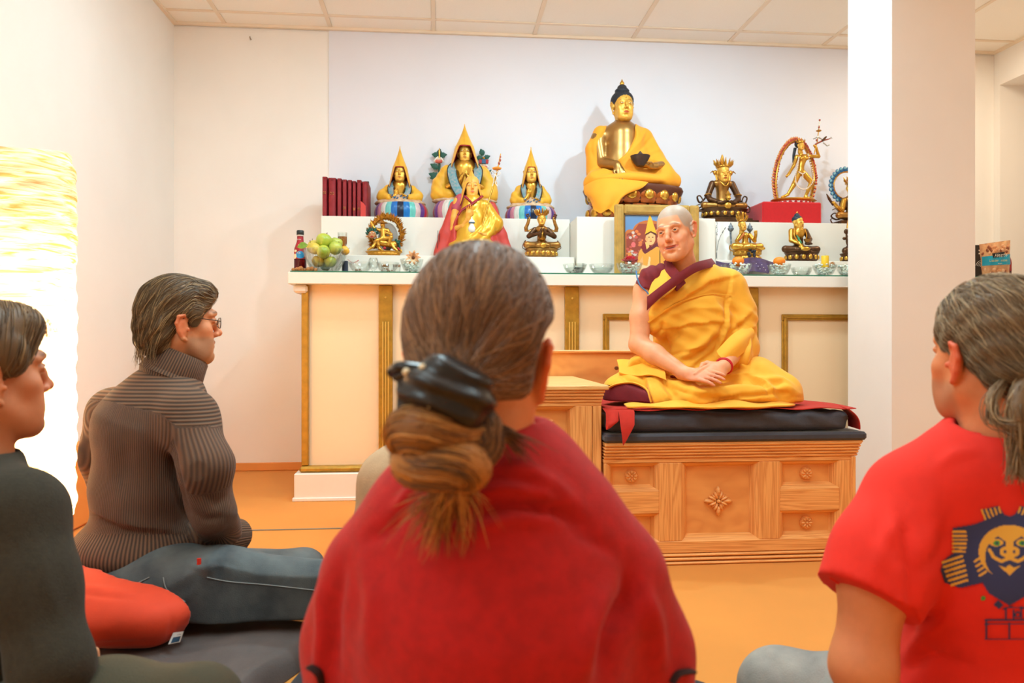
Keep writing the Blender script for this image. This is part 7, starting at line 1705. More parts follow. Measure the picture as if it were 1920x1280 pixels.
# ---------------------------------------------------------------- mats and cushions on the floor
def softmat(name,corners,z0,z1,mat,label,cat='mat',wr=.006,rnd=.03):
    """padded mat with the given four floor corners"""
    C=[np.array(c,float) for c in corners]
    def f(u,v):
        p=(C[0]*(1-u)+C[1]*u)*(1-v)+(C[3]*(1-u)+C[2]*u)*v
        e=min(u,1-u,v,1-v); h=z0+(z1-z0)*min(1,(e/.06))**.5 if e<.06 else z1
        h+=wr*(math.sin(p[0]*23+p[1]*9+2*math.sin(p[1]*11))*.6+math.sin(p[0]*41-p[1]*33+3*math.sin(p[0]*8))*.4)*min(1,e/.05)
        return (p[0],p[1],max(h,z0))
    mb=MB(); nu=60; mb.grid(f,nu,nu)
    n0=len(mb.v); q=lambda i,j:i*(nu+1)+j
    rim=[q(i,0) for i in range(nu)]+[q(nu,j) for j in range(nu)]+[q(i,nu) for i in range(nu,0,-1)]+[q(0,j) for j in range(nu,0,-1)]
    mb.f.append(tuple(rim[::-1])); mb.mi.append(0)
    o=obj(name,mb,mat,smooth=60); return tag(o,label,cat)
mMat=M('dark_grey_mat_cloth',(98,86,82),.75,noise=.15,nscale=14,bump=.2,bscale=260,sheen=.08)
mMat2=M('black_navy_mat_cloth',(40,38,46),.7,noise=.15,nscale=14,bump=.15,bscale=260,sheen=.2)
F_=lambda x,y,z: at(x,y,(EYE-z)*FX/(y-640))
softmat('floor_mat',[F_(60,1340,.058),F_(424,1306,.058),F_(645,1158,.058),F_(150,1140,.058)],.002,.058,mMat,'wrinkled dark grey mat under the red cushion and the person with glasses')
softmat('floor_mat',[F_(250,1600,.045),F_(1420,1600,.045),F_(1345,1264,.045),F_(566,1222,.045)],.002,.045,mMat2,'black mat under the person in the dark red shawl')
softmat('floor_mat',[at(1420,1700,1.08),at(2300,1700,1.05),at(2100,1270,1.7),at(1450,1300,1.66)],.002,.012,mMat2,'dark mat under the person in the red T-shirt',wr=.001)
softmat('floor_mat',[at(-500,1700,1.05),at(310,1640,1.05),at(300,1330,1.5),at(-400,1330,1.5)],.002,.02,mMat2,'dark mat under the person at the left edge',wr=.001)
softmat('floor_mat',[at(690,1120,2.05),at(1000,1120,2.05),at(980,1050,2.5),at(660,1050,2.5)],.002,.05,mMat,'grey mat under the person in the beige shirt',wr=.002)
def sitcushion(name,c,r,h,mat,label):
    S=SDF(np.array(c)-V(r,r,.01)*1.1,np.array(c)+V(r*1.1,r*1.1,h+.02),.008); S.ell(np.array(c)+V(0,0,h/2),(r,r*.9,h*.62),k=0); S.plane((0,0,c[2]+h*.75),(0,0,1),.03); S.plane((0,0,c[2]),(0,0,-1),.01)
    v,F=S.mesh(1); o=obj(name,(v,F),mat,smooth=180); return tag(o,label,'cushion')
mMaroonC=M('maroon_cushion_cloth',(110,30,36),.8,sheen=.2)
q=np.array(at(900,1400,1.0)); sitcushion('cushion',(q[0],q[1]+.02,.047),.17,.10,mMaroonC,'maroon round cushion under the person in the dark red shawl')
def redcushion():
    c=np.array(at(236,1160,1.93)); z0=.062; ang=math.radians(-14); R=rotm(0,0,ang)
    rt=thing('cushion',(c[0],c[1],z0),'orange-red wedge cushion with a white label, under the person with glasses','cushion')
    S=SDF(c*V(1,1,0)+V(-.3,-.3,z0-.03),c*V(1,1,0)+V(.3,.34,z0+.26),.006)
    S.box((c[0],c[1]+.05,z0+.085),(.195,.19,.085),.06,R=R,k=0); S.plane((c[0],c[1],z0+.148),(.34,-.16,1),.05); S.plane((0,0,z0+.001),(0,0,-1),.008)
    S.ell((c[0],c[1]-.03,z0+.07),(.20,.16,.072),R=R,k=.04)
    S.ell(at(262,1085,2.08),(.21,.195,.145),k=.01,op='sub'); S.ell(at(300,1100,2.02),(.18,.17,.13),k=.01,op='sub'); S.chain([at(318,1095,2.0),at(420,1105,1.97)],[.13,.12],k=.01,op='sub')
    v,F=S.mesh(2); v=folds(v,F,[([(120,1108),(200,1118),(262,1124)],3,.005,'g'),([(120,1096),(200,1104),(250,1114)],5,.003,'r'),([(318,1138),(322,1165),(313,1208)],3,.005,'g'),([(150,1210),(220,1205),(300,1202)],4,.003,'g')])
    mC=M('orange_red_cushion_cloth',(236,72,36),.75,noise=.05,nscale=30,bump=.12,bscale=420,sheen=.2)
    obj('cover',(v,F),mC,rt,180); t=bvh(v,F)
    # label patch on the seam
    g=[]
    for (px,py) in ((326,1186),(345,1183),(338,1203),(316,1208)):
        o=np.array((0,0,EYE)); dr=np.array(at(px,py,1.))-o; dr/=np.linalg.norm(dr); h=t.ray_cast(Vector(o),Vector(dr)); g.append((np.array(h[0]) if h[0] is not None else np.array(at(px,py,1.8)))-dr*.004)
    A=np.array([[g[0],g[1]],[g[3],g[2]]]); bl=lambda u,w:(A[0,0]*(1-u)+A[0,1]*u)*(1-w)+(A[1,0]*(1-u)+A[1,1]*u)*w
    lb=obj('label',MB().grid(lambda u,w:bl(u,w),4,4,thick=.002),M('label_white',(232,228,222),.6),rt,30,label='white sewn label')
    dr=(np.array((0,0,EYE))-g[0]); dr/=np.linalg.norm(dr)
    obj('label_print',MB().grid(lambda u,w:bl(.14+.72*u,.42+.5*w)+dr*.003,3,3).grid(lambda u,w:bl(.14+.10*u,.12+.16*w)+dr*.003,1,1).grid(lambda u,w:bl(.3+.08*u,.12+.16*w)+dr*.003,1,1).grid(lambda u,w:bl(.44+.08*u,.12+.16*w)+dr*.003,1,1).grid(lambda u,w:bl(.58+.08*u,.12+.16*w)+dr*.003,1,1).grid(lambda u,w:bl(.72+.08*u,.12+.16*w)+dr*.003,1,1),M('label_blue',(50,84,112),.6),lb,0)
redcushion()
# ---------------------------------------------------------------- maroon books at the left of the upper riser
def books():
    xs_=[(603,614,331),(614,631,333),(631,641,334),(641,651,336),(651,660,337),(660,668,339),(668,678,337),(678,690,340)]
    mBk=M('maroon_bookcloth',(142,28,38),.6,noise=.2,nscale=30,bump=.25,bscale=60); cols=[(142,28,38),(134,24,34),(150,32,42),(140,28,36)]
    for i,(a,b,t) in enumerate(xs_):
        Y0=4.44; p0=atY(a,405,Y0); p1=atY(b,405,Y0); h=atY(a,t,Y0)[2]; sh=-.004*(8-i)
        w=p1[0]-p0[0]-.0022; cx=(p0[0]+p1[0])/2
        lab=['maroon cloth-wrapped book, first from the left end of its row','wide maroon cloth-wrapped book, second in the row','maroon cloth-wrapped book, third from the left end of its row','maroon cloth-wrapped book with a gold knot print, fourth in the row','maroon cloth-wrapped book, fifth from the left end of its row','thin maroon cloth-wrapped book, sixth in the row','maroon cloth-wrapped book, second from the right end of its row','maroon cloth-wrapped book with rounded corner, nearest the striped thrones'][i]
        r=thing('book',(cx,Y0+.1,TZ+.0006),lab,'book','cloth-wrapped books on the left riser')
        z0=TZ+.0006; lean=0.
        def f(u,v):
            a=2*PI*u; ca,sa=math.cos(a),math.sin(a); x=abs(ca)**.35*np.sign(ca)*w/2; y=abs(sa)**.35*np.sign(sa)*.11
            z=z0+(h-z0)*v; return (cx+x+lean*v,Y0+.11+y-.0012*math.sin(v*14+i),z-.004*(y+.11)/.11*0)
        mb=MB(); mb.grid(f,24,10); n=11
        mb.f.append(tuple(k*n+10 for k in range(24))); mb.mi.append(0); mb.f.append(tuple(k*n for k in range(23,-1,-1))); mb.mi.append(0)
        obj('cloth_wrap',mb,mBk,r,50)
        if i in (0,1,3,5,6):
            zz=z0+(h-z0)*(.24 if i in (3,) else .6 if i in (0,1) else .22); m2=MB()
            for q in range(5): t=q*1.26; m2.tube([(cx+lean*.4+w*.22*math.cos(t+s*.5),Y0-.0035,zz+.008*math.sin(t*2+s)) for s in range(5)],.0009,5)
            obj('gold_print',m2,M('book_gold_print',(206,130,70),.5),r,50)
        obj('wrap_fold',MB().tube([(cx-w*.1+lean*.9,Y0-.002,h-.004),(cx+lean*.9,Y0-.004,h-.015),(cx+w*.3+lean,Y0-.002,h-.003)],.0016,6),mBk,r,60)
    p=atY(676,406,4.425); o=obj('red_paper_sheet',MB().prism([(0,0),(.029,0),(.029,.062),(.012,.082),(0,.09)],V(p[0],4.428,TZ+.0006),V(1,0,.02),V(0,0,1),V(0,-1,0),.002),M('light_red_paper',(206,60,52),.5),smooth=0); tag(o,'small bright red paper leaning in front of the maroon books','paper')
    p=atY(684,340,4.70); o=obj('upright_board',MB().box(V(p[0]-.004,4.685,TZ+.0006),V(p[0]+.026,4.70,atY(690,340,4.69)[2]),.002),M('dark_frame_paint',(70,44,40),.5),smooth=0); tag(o,'dark upright board standing behind the maroon books','board')
books()
# ---------------------------------------------------------------- things on the glass top
GT=GZ+.0008
mJuice=M('dark_red_juice',(96,10,20),.08,trans=.55,ior=1.34); mCap=M('bottle_cap_black',(40,42,40),.4); mApple=M('apple_skin',(200,196,70),.32,noise=.3,nscale=14,rgb2=(150,178,56),coat=.3); mApple2=M('yellow_apple_skin',(226,186,70),.35,noise=.3,nscale=10,rgb2=(206,190,80)); mApple3=M('green_apple_skin',(156,178,66),.3,noise=.2,nscale=12,rgb2=(190,196,84),coat=.3); mStem=M('brown_stem',(84,58,34),.7)
mLab=M('label_cherry',(156,30,40),.5)
def glyphs(mb,text,o,ax,ay,h,n,off=.0006):
    """blocky lettering from line strokes"""
    G={'A':[[(0,0),(.5,1),(1,0)],[(.2,.4),(.8,.4)]],'l':[[(.3,0),(.3,1)]],'e':[[(0,.35),(1,.35),(.8,.65),(.2,.65),(0,.3),(.3,0),(.9,.05)]],'s':[[(1,.6),(.3,.65),(.1,.45),(.9,.25),(.7,0),(0,.05)]],'t':[[(.4,.95),(.4,.1),(.8,0)],[(.05,.65),(.85,.65)]],'o':[[(.5,.65),(.05,.35),(.5,0),(.95,.35),(.5,.65)]],'E':[[(1,1),(0,1),(0,0),(1,0)],[(0,.5),(.8,.5)]],'g':[[(.9,.65),(.2,.65),(.05,.35),(.4,.05),(.9,.2),(.9,.65),(.9,-.2),(.3,-.3)]],'u':[[(.1,.65),(.1,.1),(.8,.05),(.9,.65)],[(.9,.65),(.95,0)]],'n':[[(.1,0),(.1,.65)],[(.1,.5),(.6,.65),(.9,.4),(.9,0)]],'m':[[(0,0),(0,.65)],[(0,.55),(.45,.6),(.5,0)],[(.5,.5),(.95,.6),(1,0)]],'a':[[(.9,.65),(.3,.65),(.05,.3),(.4,0),(.9,.15)],[(.9,.65),(.95,0)]],'r':[[(.1,0),(.1,.65)],[(.1,.45),(.5,.65),(.9,.6)]],'p':[[(.1,-.3),(.1,.65),(.8,.6),(.9,.25),(.1,.05)]],'c':[[(.9,.55),(.4,.65),(.05,.3),(.4,0),(.9,.1)]],'i':[[(.4,0),(.4,.65)]],'d':[[(.9,1),(.9,0),(.2,0),(.05,.35),(.4,.65),(.9,.5)]],'h':[[(.1,0),(.1,1)],[(.1,.5),(.6,.65),(.9,.4),(.9,0)]],'w':[[(0,.65),(.25,0),(.5,.5),(.75,0),(1,.65)]],'L':[[(0,1),(0,0),(.8,0)]],'f':[[(.8,1),(.4,.9),(.4,0)],[(.1,.6),(.8,.6)]]}
    x=0; o=np.array(o,float); ax=np.array(ax,float); ay=np.array(ay,float); n=np.array(n,float)
    for ch in text:
        for st in G.get(ch,[]): mb.tube([o+ax*(x+p[0]*.55)*h+ay*p[1]*h+n*off for p in st],h*.075,4)
        x+=.72 if ch not in 'liI' else .45
    return x*h
def bottle(px,py0,Y,top,label):
    S=Site(px,py0,Y,GT); k=S.k; H_=(py0-top)*k; r=.031
    rt=thing('bottle',tuple(S.o),label,'bottle'); c=S.o
    obj('glass',MB().lathe([(r*.9,0),(r,.006),(r,H_*.5),(r*.93,H_*.58),(r*.56,H_*.74),(r*.5,H_*.80),(r*.5,H_*.9),(.002,H_*.905)],c,28),mJuice,rt,50)
    obj('cap',MB().lathe([(r*.58,H_*.895),(r*.6,H_*.9),(r*.6,H_*.985),(r*.52,H_),(.001,H_)],c,24),mCap,rt,40); obj('neck_ring',MB().lathe([(r*.53,H_*.865),(r*.56,H_*.87),(r*.56,H_*.89),(r*.53,H_*.895)],c,24),M('clear_collar',(220,200,190),.2),rt,40)
    lb=obj('label',MB().lathe([(r*1.012,H_*.34),(r*1.012,H_*.5),(r*.945,H_*.585),(r*.575,H_*.735),(r*.525,H_*.80),(r*.52,H_*.86)],c,28,cap=False),mLab,rt,60,label='cherry red label')
    def onsurf(a,z,off=.0006):
        rr=np.interp(z/H_,[.34,.5,.585,.735,.80,.86],[1.012,1.012,.945,.575,.525,.52])*r+off; return c+V(rr*math.sin(a),-rr*math.cos(a),z)
    obj('label_roundel',MB().grid(lambda u,v:onsurf(.15+.75*math.cos(u*2*PI)*v,H_*(.43+.085*math.sin(u*2*PI)*v)),20,4),M('label_cyan',(40,140,196),.5),lb,180)
    obj('label_pale_fruit',MB().grid(lambda u,v:onsurf(.1+.35*math.cos(u*2*PI)*v,H_*(.64+.045*math.sin(u*2*PI)*v)),16,3).grid(lambda u,v:onsurf(-.85+.4*math.cos(u*2*PI)*v,H_*(.40+.06*math.sin(u*2*PI)*v)),16,3).grid(lambda u,v:onsurf(-.7+.3*math.cos(u*2*PI)*v,H_*(.52+.03*math.sin(u*2*PI)*v)),16,3),M('label_cream',(240,222,180),.5),lb,180)
    mb=MB(); glyphs(mb,'premi',onsurf(-.75,H_*.775),V(1,0,0),V(0,0,1),.006,V(0,-1,0),.007); glyphs(mb,'En',onsurf(-.25,H_*.45),V(1,0,0),V(0,0,1),.011,V(0,-1,0),.002); obj('label_lettering',mb,gWhite,lb,60)
bottle(563,502,4.06,420,'juice bottle with dark red contents and black cap, at the left end of the altar')
mAm=M('amber_sugar_crystal',(206,132,62),.3,trans=.3,noise=.3,nscale=60)
for i in range(7):
    c=np.array(atY(550+i*7,500,3.905+.02*(i%2))); r=.009+.002*(i%3); S=SDF(c*V(1,1,0)+V(-.016,-.016,GT-.002),c*V(1,1,0)+V(.016,.016,GT+.03),.0016)
    S.ell(V(c[0],c[1],GT+r),(r,r,r*1.05),k=0); S.disp(lambda X,Y_,Z:.0016*np.sin(X*700+i)*np.sin(Z*650)*np.sin(Y_*600)); S.plane((0,0,GT),(0,0,-1)); v,F=S.mesh(0); o=obj('caramel_nut',(v,F),mAm,smooth=180); tag(o,['amber caramel nut at the far left end of its cluster','second amber caramel nut from the left in its cluster','third amber caramel nut from the left in its cluster','middle amber caramel nut of the cluster below the juice bottle','amber caramel nut just right of the juice bottle middle','amber caramel nut second nearest the fruit bowl','amber caramel nut nearest the fruit bowl'][i],'sweet','caramel nuts by the juice bottle')
def glassbowl(px,py,Y,rpx,hpx,label,cut=0,name='glass_bowl',group=None,wide=1.):
    S=Site(px,py,Y,GT); k=S.k; r=rpx*k; h=hpx*k; rt=thing(name,tuple(S.o),label,'bowl',group); w=.003
    prof=[(.002,0),(r*.5,0),(r*.56,.002),(r*.72,h*.25),(r*.9,h*.6),(r,h),(r-w,h),(r*.9-w,h*.6),(r*.72-w,h*.28),(r*.5-w,.006),(.002,.006)]
    obj('glass',MB().lathe(prof,S.o,36,wob=(lambda a,i:(cut*math.sin(a*18) if 2<=i<=5 else 0))),mGlass,rt,60); return rt,S,r,h
def apple(name,c,r,mat,label,tilt=(0,0,0),group='apples in the cut glass bowl',cat='apple',leaf=False):
    R=rotm(*tilt); rt=thing(name,tuple(c),label,cat,group); mb=MB()
    prof=[(.001,-.80),(.2,-.86),(.45,-.84),(.78,-.55),(.97,-.1),(.99,.2),(.86,.58),(.6,.80),(.34,.84),(.14,.74),(.001,.62)]
    mb.lathe([(p*r,z*r) for p,z in prof],(0,0,0),22,cap=False); mb.v=[tuple(R@np.array(p)+c) for p in mb.v]; obj('skin',mb,mat,rt,180)
    obj('stem',MB().tube([R@V(0,0,.62*r)+c,R@V(.05*r,0,.95*r)+c,R@V(.16*r,0,1.2*r)+c],[.05*r,.045*r,.06*r],6),mStem,rt,60)
    if leaf: pass
    return rt
rt,S,r,h=glassbowl(610,507,3.98,40,44,'large cut glass bowl heaped with green and yellow apples',cut=.035,name='fruit_bowl'); k=S.k
obj('foot',MB().lathe([(.024,0),(.052,.0),(.055,.004),(.03,.006)],S.o,30),mGlass,rt,60)
for i in range(18):
    a=2*PI*i/18; obj('cut_rib',MB().tube(bez([S.o+V(r*.6*math.cos(a-.25),r*.6*math.sin(a-.25),.014),S.o+V(r*.86*math.cos(a),r*.86*math.sin(a),h*.5),S.o+V(r*1.03*math.cos(a+.12),r*1.03*math.sin(a+.12),h*.97)],8),.003,6),mGlass,rt,60)
A=[(608,448,-6,15,mApple,'big green apple on top of the bowl heap',(-.3,.2,0)),(588,460,-4,12,mApple2,'yellow apple behind the leaf side of the heap',(.2,-.5,0)),(593,464,-18,11,mApple2,'small yellow apple with pale stem nearest the leaf',(-1.1,.5,0)),(630,462,-12,13,mApple3,'green apple on the right of the heap',(-.4,.3,0)),(629,450,8,12,mApple3,'green apple behind, high on the right of the heap',(.1,.3,0)),(609,470,-20,13,mApple,'green apple facing the room at the bowl rim',(-1.0,0,0)),(646,465,-2,9,M('yellow_plum_skin',(232,176,60),.35),'small orange-yellow apple at the right rim',(-.2,.9,0)),(586,453,14,10,mApple2,'yellow apple half hidden at the back of the heap',(0,-.3,0)),(598,486,-6,12,mApple2,'yellow apple low inside the bowl, seen through the glass',(0,0,0)),(620,487,-8,12,mApple3,'green apple low inside the bowl, right of the yellow one',(0,0,0)),(609,492,8,11,mApple,'apple at the very bottom of the bowl',(0,0,0))]
for x,y,dz,rp,m,l,t in A: apple('apple',S.q(x,y,dz),rp*k,m,l,t)
lf=MB(); leafc=S.q(580,462,-30)
lf.grid(lambda u,v:leafc+V(-k*18*(u-.1)+k*1.5*math.sin(v*9),-.004*math.sin(u*PI),k*(-6*(v-.5)*2*math.sin(PI*min(1,u*.95+.05))**.8+1.5*math.sin(u*3)-4*(u-.3)+2)),10,6,thick=.001); o=obj('apple_leaf',lf,M('apple_leaf_green',(110,150,50),.5),smooth=60); tag(o,'single green leaf poking from the heaped fruit bowl','leaf')
def goblet(px,py,Y,rp,hp,label,fill,name='glass',z=None):
    S=Site(px,py,Y,z if z is not None else GT); k=S.k; r=rp*k; h=hp*k; rt=thing(name,tuple(S.o),label,'glass')
    obj('bowl',MB().lathe([(r*.8,0),(r*.85,.001),(r*.15,.004),(r*.12,h*.42),(r*.5,h*.52),(r*.95,h*.72),(r,h),(r-.0015,h),(r*.93,h*.74),(r*.45,h*.55),(.001,h*.53)],S.o,24),mGlass,rt,60)
    if fill: obj('drink',MB().lathe([(.001,h*.545),(r*.42,h*.56),(r*.9,h*.75),(r*.93,h*.9),(.001,h*.9)],S.o,24),fill,rt,60)
mAmb=M('amber_drink',(206,120,30),.1,trans=.6,ior=1.34)
goblet(642,509,4.10,9,80,'stemmed glass of amber drink behind the apple bowl',mAmb)
obj_=obj('dark_tin',MB().lathe([(.016,0),(.016,.07),(.012,.072)],V(atY(647,500,4.07)[0],4.07,GT),18),M('dark_blue_tin',(54,60,76),.4),smooth=40); tag(obj_,'small dark blue tin between the apple bowl and the stemmed glass','tin')
def bits(rt,S,n,r,h,mat,name='glass_pebble',y0=.2,y1=.9,sz=.0075,pile=True):
    me=None
    for i in range(n):
        t=RNG.uniform(0,2*PI); lv=RNG.uniform(y0,y1); q=(.5+.5*lv)*r*.84*math.sqrt(RNG.uniform(.35,1)); p=S.o+V(q*math.cos(t),q*math.sin(t),h*lv)
        if me is None:
            mb=MB(); mb.ball((0,0,0),(sz,sz*.8,sz*.62),8,6); me=obj(name,mb,mat,None,180,world=False); me.parent=rt; me.matrix_basis=Matrix.Translation(Vector(p)-rt.location); first=me
        else: inst(first,rt,Matrix.Translation(Vector(p)-rt.location)@Matrix.Rotation(RNG.uniform(0,6),4,'X')@Matrix.Rotation(RNG.uniform(0,6),4,'Z'))
mPeb=M('clear_green_pebble',(232,238,226),.08,coat=.5,spec=.8)
mBit=M('brown_spice',(146,92,50),.6)
rt,S,r,h=glassbowl(676,508,3.94,23,19,'shallow glass bowl of water with brown seeds, nearest the apple bowl'); bits(rt,S,9,r,h,mBit,'seed',.1,.35,.005)
obj('red_ribbon_bow',MB().tube(bez([S.q(651,482,10),S.q(660,489,8),S.q(664,488,6),S.q(672,484,6),S.q(670,486,6),S.q(664,490,6)],16),.0016,6,flat=.5),M('red_ribbon',(190,30,46),.5),rt,60)
rt,S,r,h=glassbowl(727,509,3.94,22,19,'shallow glass bowl of water with brown seeds, second from the apple bowl'); bits(rt,S,10,r,h,mBit,'seed',.1,.4,.005)
for x,l in ((722,'small tumbler of amber drink behind the seed bowls'),(744,'second small tumbler of amber drink, under the flame statue')):
    S=Site(x,509,4.10,GT); k=S.k; g_=thing('tumbler',tuple(S.o),l,'glass'); obj('glass',MB().lathe([(.019,0),(.022,.06),(.0205,.06),(.0175,.004),(.001,.004)],S.o,22),mGlass,g_,50); obj('drink',MB().lathe([(.001,.044),(.0195,.044),(.0203,.056),(.001,.056)],S.o,22),mAmb,g_,50)
S=Site(700,509,4.06,GT); k=S.k; g_=thing('brandy_glass',tuple(S.o),'round empty glass behind the two seed bowls','glass'); obj('glass',MB().lathe([(.022,0),(.024,.002),(.005,.006),(.005,.02),(.022,.034),(.029,.055),(.025,.075),(.019,.088),(.0175,.088),(.0235,.074),(.027,.055),(.02,.036),(.001,.03)],S.o,26),mGlass,g_,60)
rt,S,r,h=glassbowl(772,510,3.95,22,26,'glass bowl of clear pebbles under the dried flower',name='pebble_bowl'); bits(rt,S,60,r,h,mPeb)
fl=thing('dried_flower',tuple(S.q(775,485)),'dried cream and brown star-shaped flower standing on the pebble bowl','flower'); mPet=M('dried_petal',(232,190,140),.7,noise=.3,nscale=60,rgb2=(190,120,76))
for i in range(9):
    a=2*PI*i/9; d=V(math.cos(a),-.35,math.sin(a)*.9); d/=np.linalg.norm(d); c=S.q(775,482,-8); n_=np.array((0,-1.,.2)); s_=np.cross(d,n_); s_/=np.linalg.norm(s_)
    obj('petal',MB().grid(lambda u,v:c+d*k*(2+13*u)+s_*k*5.4*math.sin(PI*min(1,u*.9+.08))*(v-.5)+n_*k*2.2*math.sin(PI*u),6,4,thick=.0006),mPet,fl,60)
obj('flower_heart',MB().ball(S.q(775,482,-10),(3*k,3*k,3*k),8,6),M('dark_heart',(96,56,32),.8),fl)
clear='plain shallow glass bowl of clear water'
for x,w,l in ((1078,23,clear+' below the four-armed bronze'),(1128,24,clear+' beside the red rose'),(1340,20,clear+' at the shoulder of the person in yellow'),(1503,20,clear+' between the tangerine and the candle')):
    rt,S,r,h=glassbowl(x,514,4.03 if x==1503 else 3.95,w,19,l)
    obj('water',MB().lathe([(.001,.008),(r*.6,.012),(r*.84,h*.62),(.001,h*.62)],S.o,28),thinglass('water',(244,248,246)),rt,60)
    if x in (1078,1503): bits(rt,S,5,r,h,M('dark_seed',(110,86,66),.6),'seed',.25,.4,.005)
S=Site(1085,514,4.02,GT); g_=thing('tumbler',tuple(S.o),'clear straight tumbler behind the first plain water bowl','glass'); obj('glass',MB().lathe([(.024,0),(.030,.065),(.0285,.065),(.0225,.004),(.001,.004)],S.o,24),mGlass,g_,50)
mTan=M('tangerine_peel',(246,134,30),.45,bump=.3,bscale=260)
for x,rp,l,top in ((1180,25,'glass bowl of clear pebbles under the red rose','rose'),(1384,26,'glass bowl of clear pebbles holding the first tangerine','t1'),(1461,22,'glass bowl of clear pebbles holding the second tangerine','t2'),(1546,22,'glass bowl of clear pebbles holding the yellow candle','c'),(1588,20,'last glass bowl of clear pebbles, half hidden by the pillar','')):
    rt,S,r,h=glassbowl(x,515,3.95,rp,22,l,name='pebble_bowl'); k=S.k; bits(rt,S,80,r,h,mPeb,y1=1.0)
    if top in('t1','t2'):
        c=S.q(x+(0 if top=='t1' else 0),488); rr=11*k; o=thing('tangerine',tuple(c),'orange tangerine on the pebbles '+('below the gilt statue with blue flowers' if top=='t1' else 'below the brown-robed small statue'),'tangerine','tangerines on pebble bowls'); obj('peel',MB().lathe([(.001,-.84*rr),(.4*rr,-.8*rr),(.8*rr,-.5*rr),(1.02*rr,0),(.92*rr,.42*rr),(.55*rr,.75*rr),(.2*rr,.82*rr),(.001,.76*rr)],c,22,cap=False),mTan,o,180); obj('stem_end',MB().ball(c+V(0,0,.79*rr),(.0018,.0018,.0012),6,4),gGreen,o)
    if top=='c':
        c=S.q(1547,498); o=thing('candle',tuple(c),'short yellow pillar candle standing in the pebble bowl','candle'); obj('wax',MB().lathe([(.001,0),(6.6*k,0),(6.8*k,1*k),(6.8*k,21*k),(6.3*k,22*k),(3*k,21.2*k),(.001,21*k)],c,24),M('yellow_wax',(246,196,50),.4,sss=.2),o,40); obj('wick',MB().tube([c+V(0,0,21*k),c+V(.0006,0,24*k)],.0008,5),gBlk,o)
        b=S.q(1559,493,-4); o=obj('walnut',MB().ball(b,(4.5*k,4*k,5.4*k),12,9).tube([b+V(4.5*k*math.cos(t),-3.0*k,5.2*k*math.sin(t)) for t in np.linspace(0,2*PI,17)],.0007,5,cap=False),M('walnut_shell',(176,124,76),.7,bump=.5,bscale=180),smooth=180); tag(o,'brown nut leaning on the yellow candle','nut')
    if top=='rose':
        c=S.q(1180,488,-2); o=thing('rose',tuple(c),'red rose lying open on the pebble bowl before the gold picture frame','flower'); mR=M('rose_petal',(196,22,52),.55,noise=.3,nscale=30,rgb2=(232,90,110),sheen=.3)
        for i in range(20):
            ring=0 if i<5 else 1 if i<11 else 2; a=i*2.399; rr=(3,8,14)[ring]*k; th=(1.1,.75,.25)[ring]
            def f(u,v): 
                w=(u-.5)*2; L=(7,9,11)[ring]*k*v; ww=w*(5,7,8)[ring]*k*math.sin(PI*min(1,.25+.62*v)); out=rr*.35+L*math.cos(th)+.15*k*w*w*6; return c+V(out*math.cos(a)-ww*math.sin(a),out*math.sin(a)+ww*math.cos(a),L*math.sin(th)+(2,0,-1)[ring]*k+1.2*k*math.sin(v*5+i)*w*w)
            obj('petal',MB().grid(f,6,6,thick=.0005),mR,o,60)
        obj('sepal',MB().lathe([(.001,-4*k),(3*k,-3*k),(6*k,0),(.001,1*k)],c,10),gGreen,o)
# purple cloth with a silver star under the gilt statue
mPur=M('purple_starry_cloth',(54,30,58),.5,noise=.4,nscale=40,rgb2=(70,50,96),sheen=.2)
def purp(u,v):
    x=1342+u*108; top=487+5*math.sin(u*7)+abs(u-.5)*4; y=top+v*(26 if .2<u<.9 else 18); p=np.array(atY(x,y,4.19-.07*v-.02*math.sin(u*11)*v)); 
    p[1]=4.19-.08*v-.015*abs(math.sin(u*9))*v; p[2]=max(p[2],GT+.001); return p
o=obj('purple_cloth',MB().grid(purp,40,10,thick=.002),mPur,smooth=60); tag(o,'dark purple starry cloth hanging over the edge of the right step','cloth')
sp=MB(); c=atY(1427,501,4.115); 
for i in range(7): q=np.array(atY(1418+i*3.5,494+(i*5)%13,4.118-.003*i)); sp.ball(q,(.0022,.0012,.0022),6,4)
obj('silver_star',sp,gWhite,o)
# white scroll with ink brushwork leaning beside the pedestal
def scr(u,v): x=1342+u*26; y=416+v*72; p=np.array(atY(x,y,4.385-.06*v-.006*math.sin(u*7))); p[2]=max(p[2],SZ-.006); return p
o=obj('ink_scroll',MB().grid(scr,10,14,thick=.0015),M('white_scroll_paper',(238,232,224),.7),smooth=60); tag(o,'white paper scroll with black brush marks, right of the pedestal box','scroll')
mb=MB()
def ink(pts,r):
    Q=[np.array(scr(a,b))+V(-.001,-.004,.0005) for a,b in pts]; mb.tube(Q,r,5,flat=.3)
for t in np.linspace(0,.32,8): ink([(.06+.05*math.sin(t*40),t),(.10,t+.02)],.0034)
ink([(.05,.32),(.04,.6),(.05,.8)],.0012); ink([(.05,.8),(.06,.95)],.0045); ink([(.7,.14),(.62,.2)],.0022); ink([(.55,.22),(.45,.3)],.0026); ink([(.40,.32),(.2,.5),(.08,.75)],.0012)
obj('ink_marks',mb,gBlk,o,60)
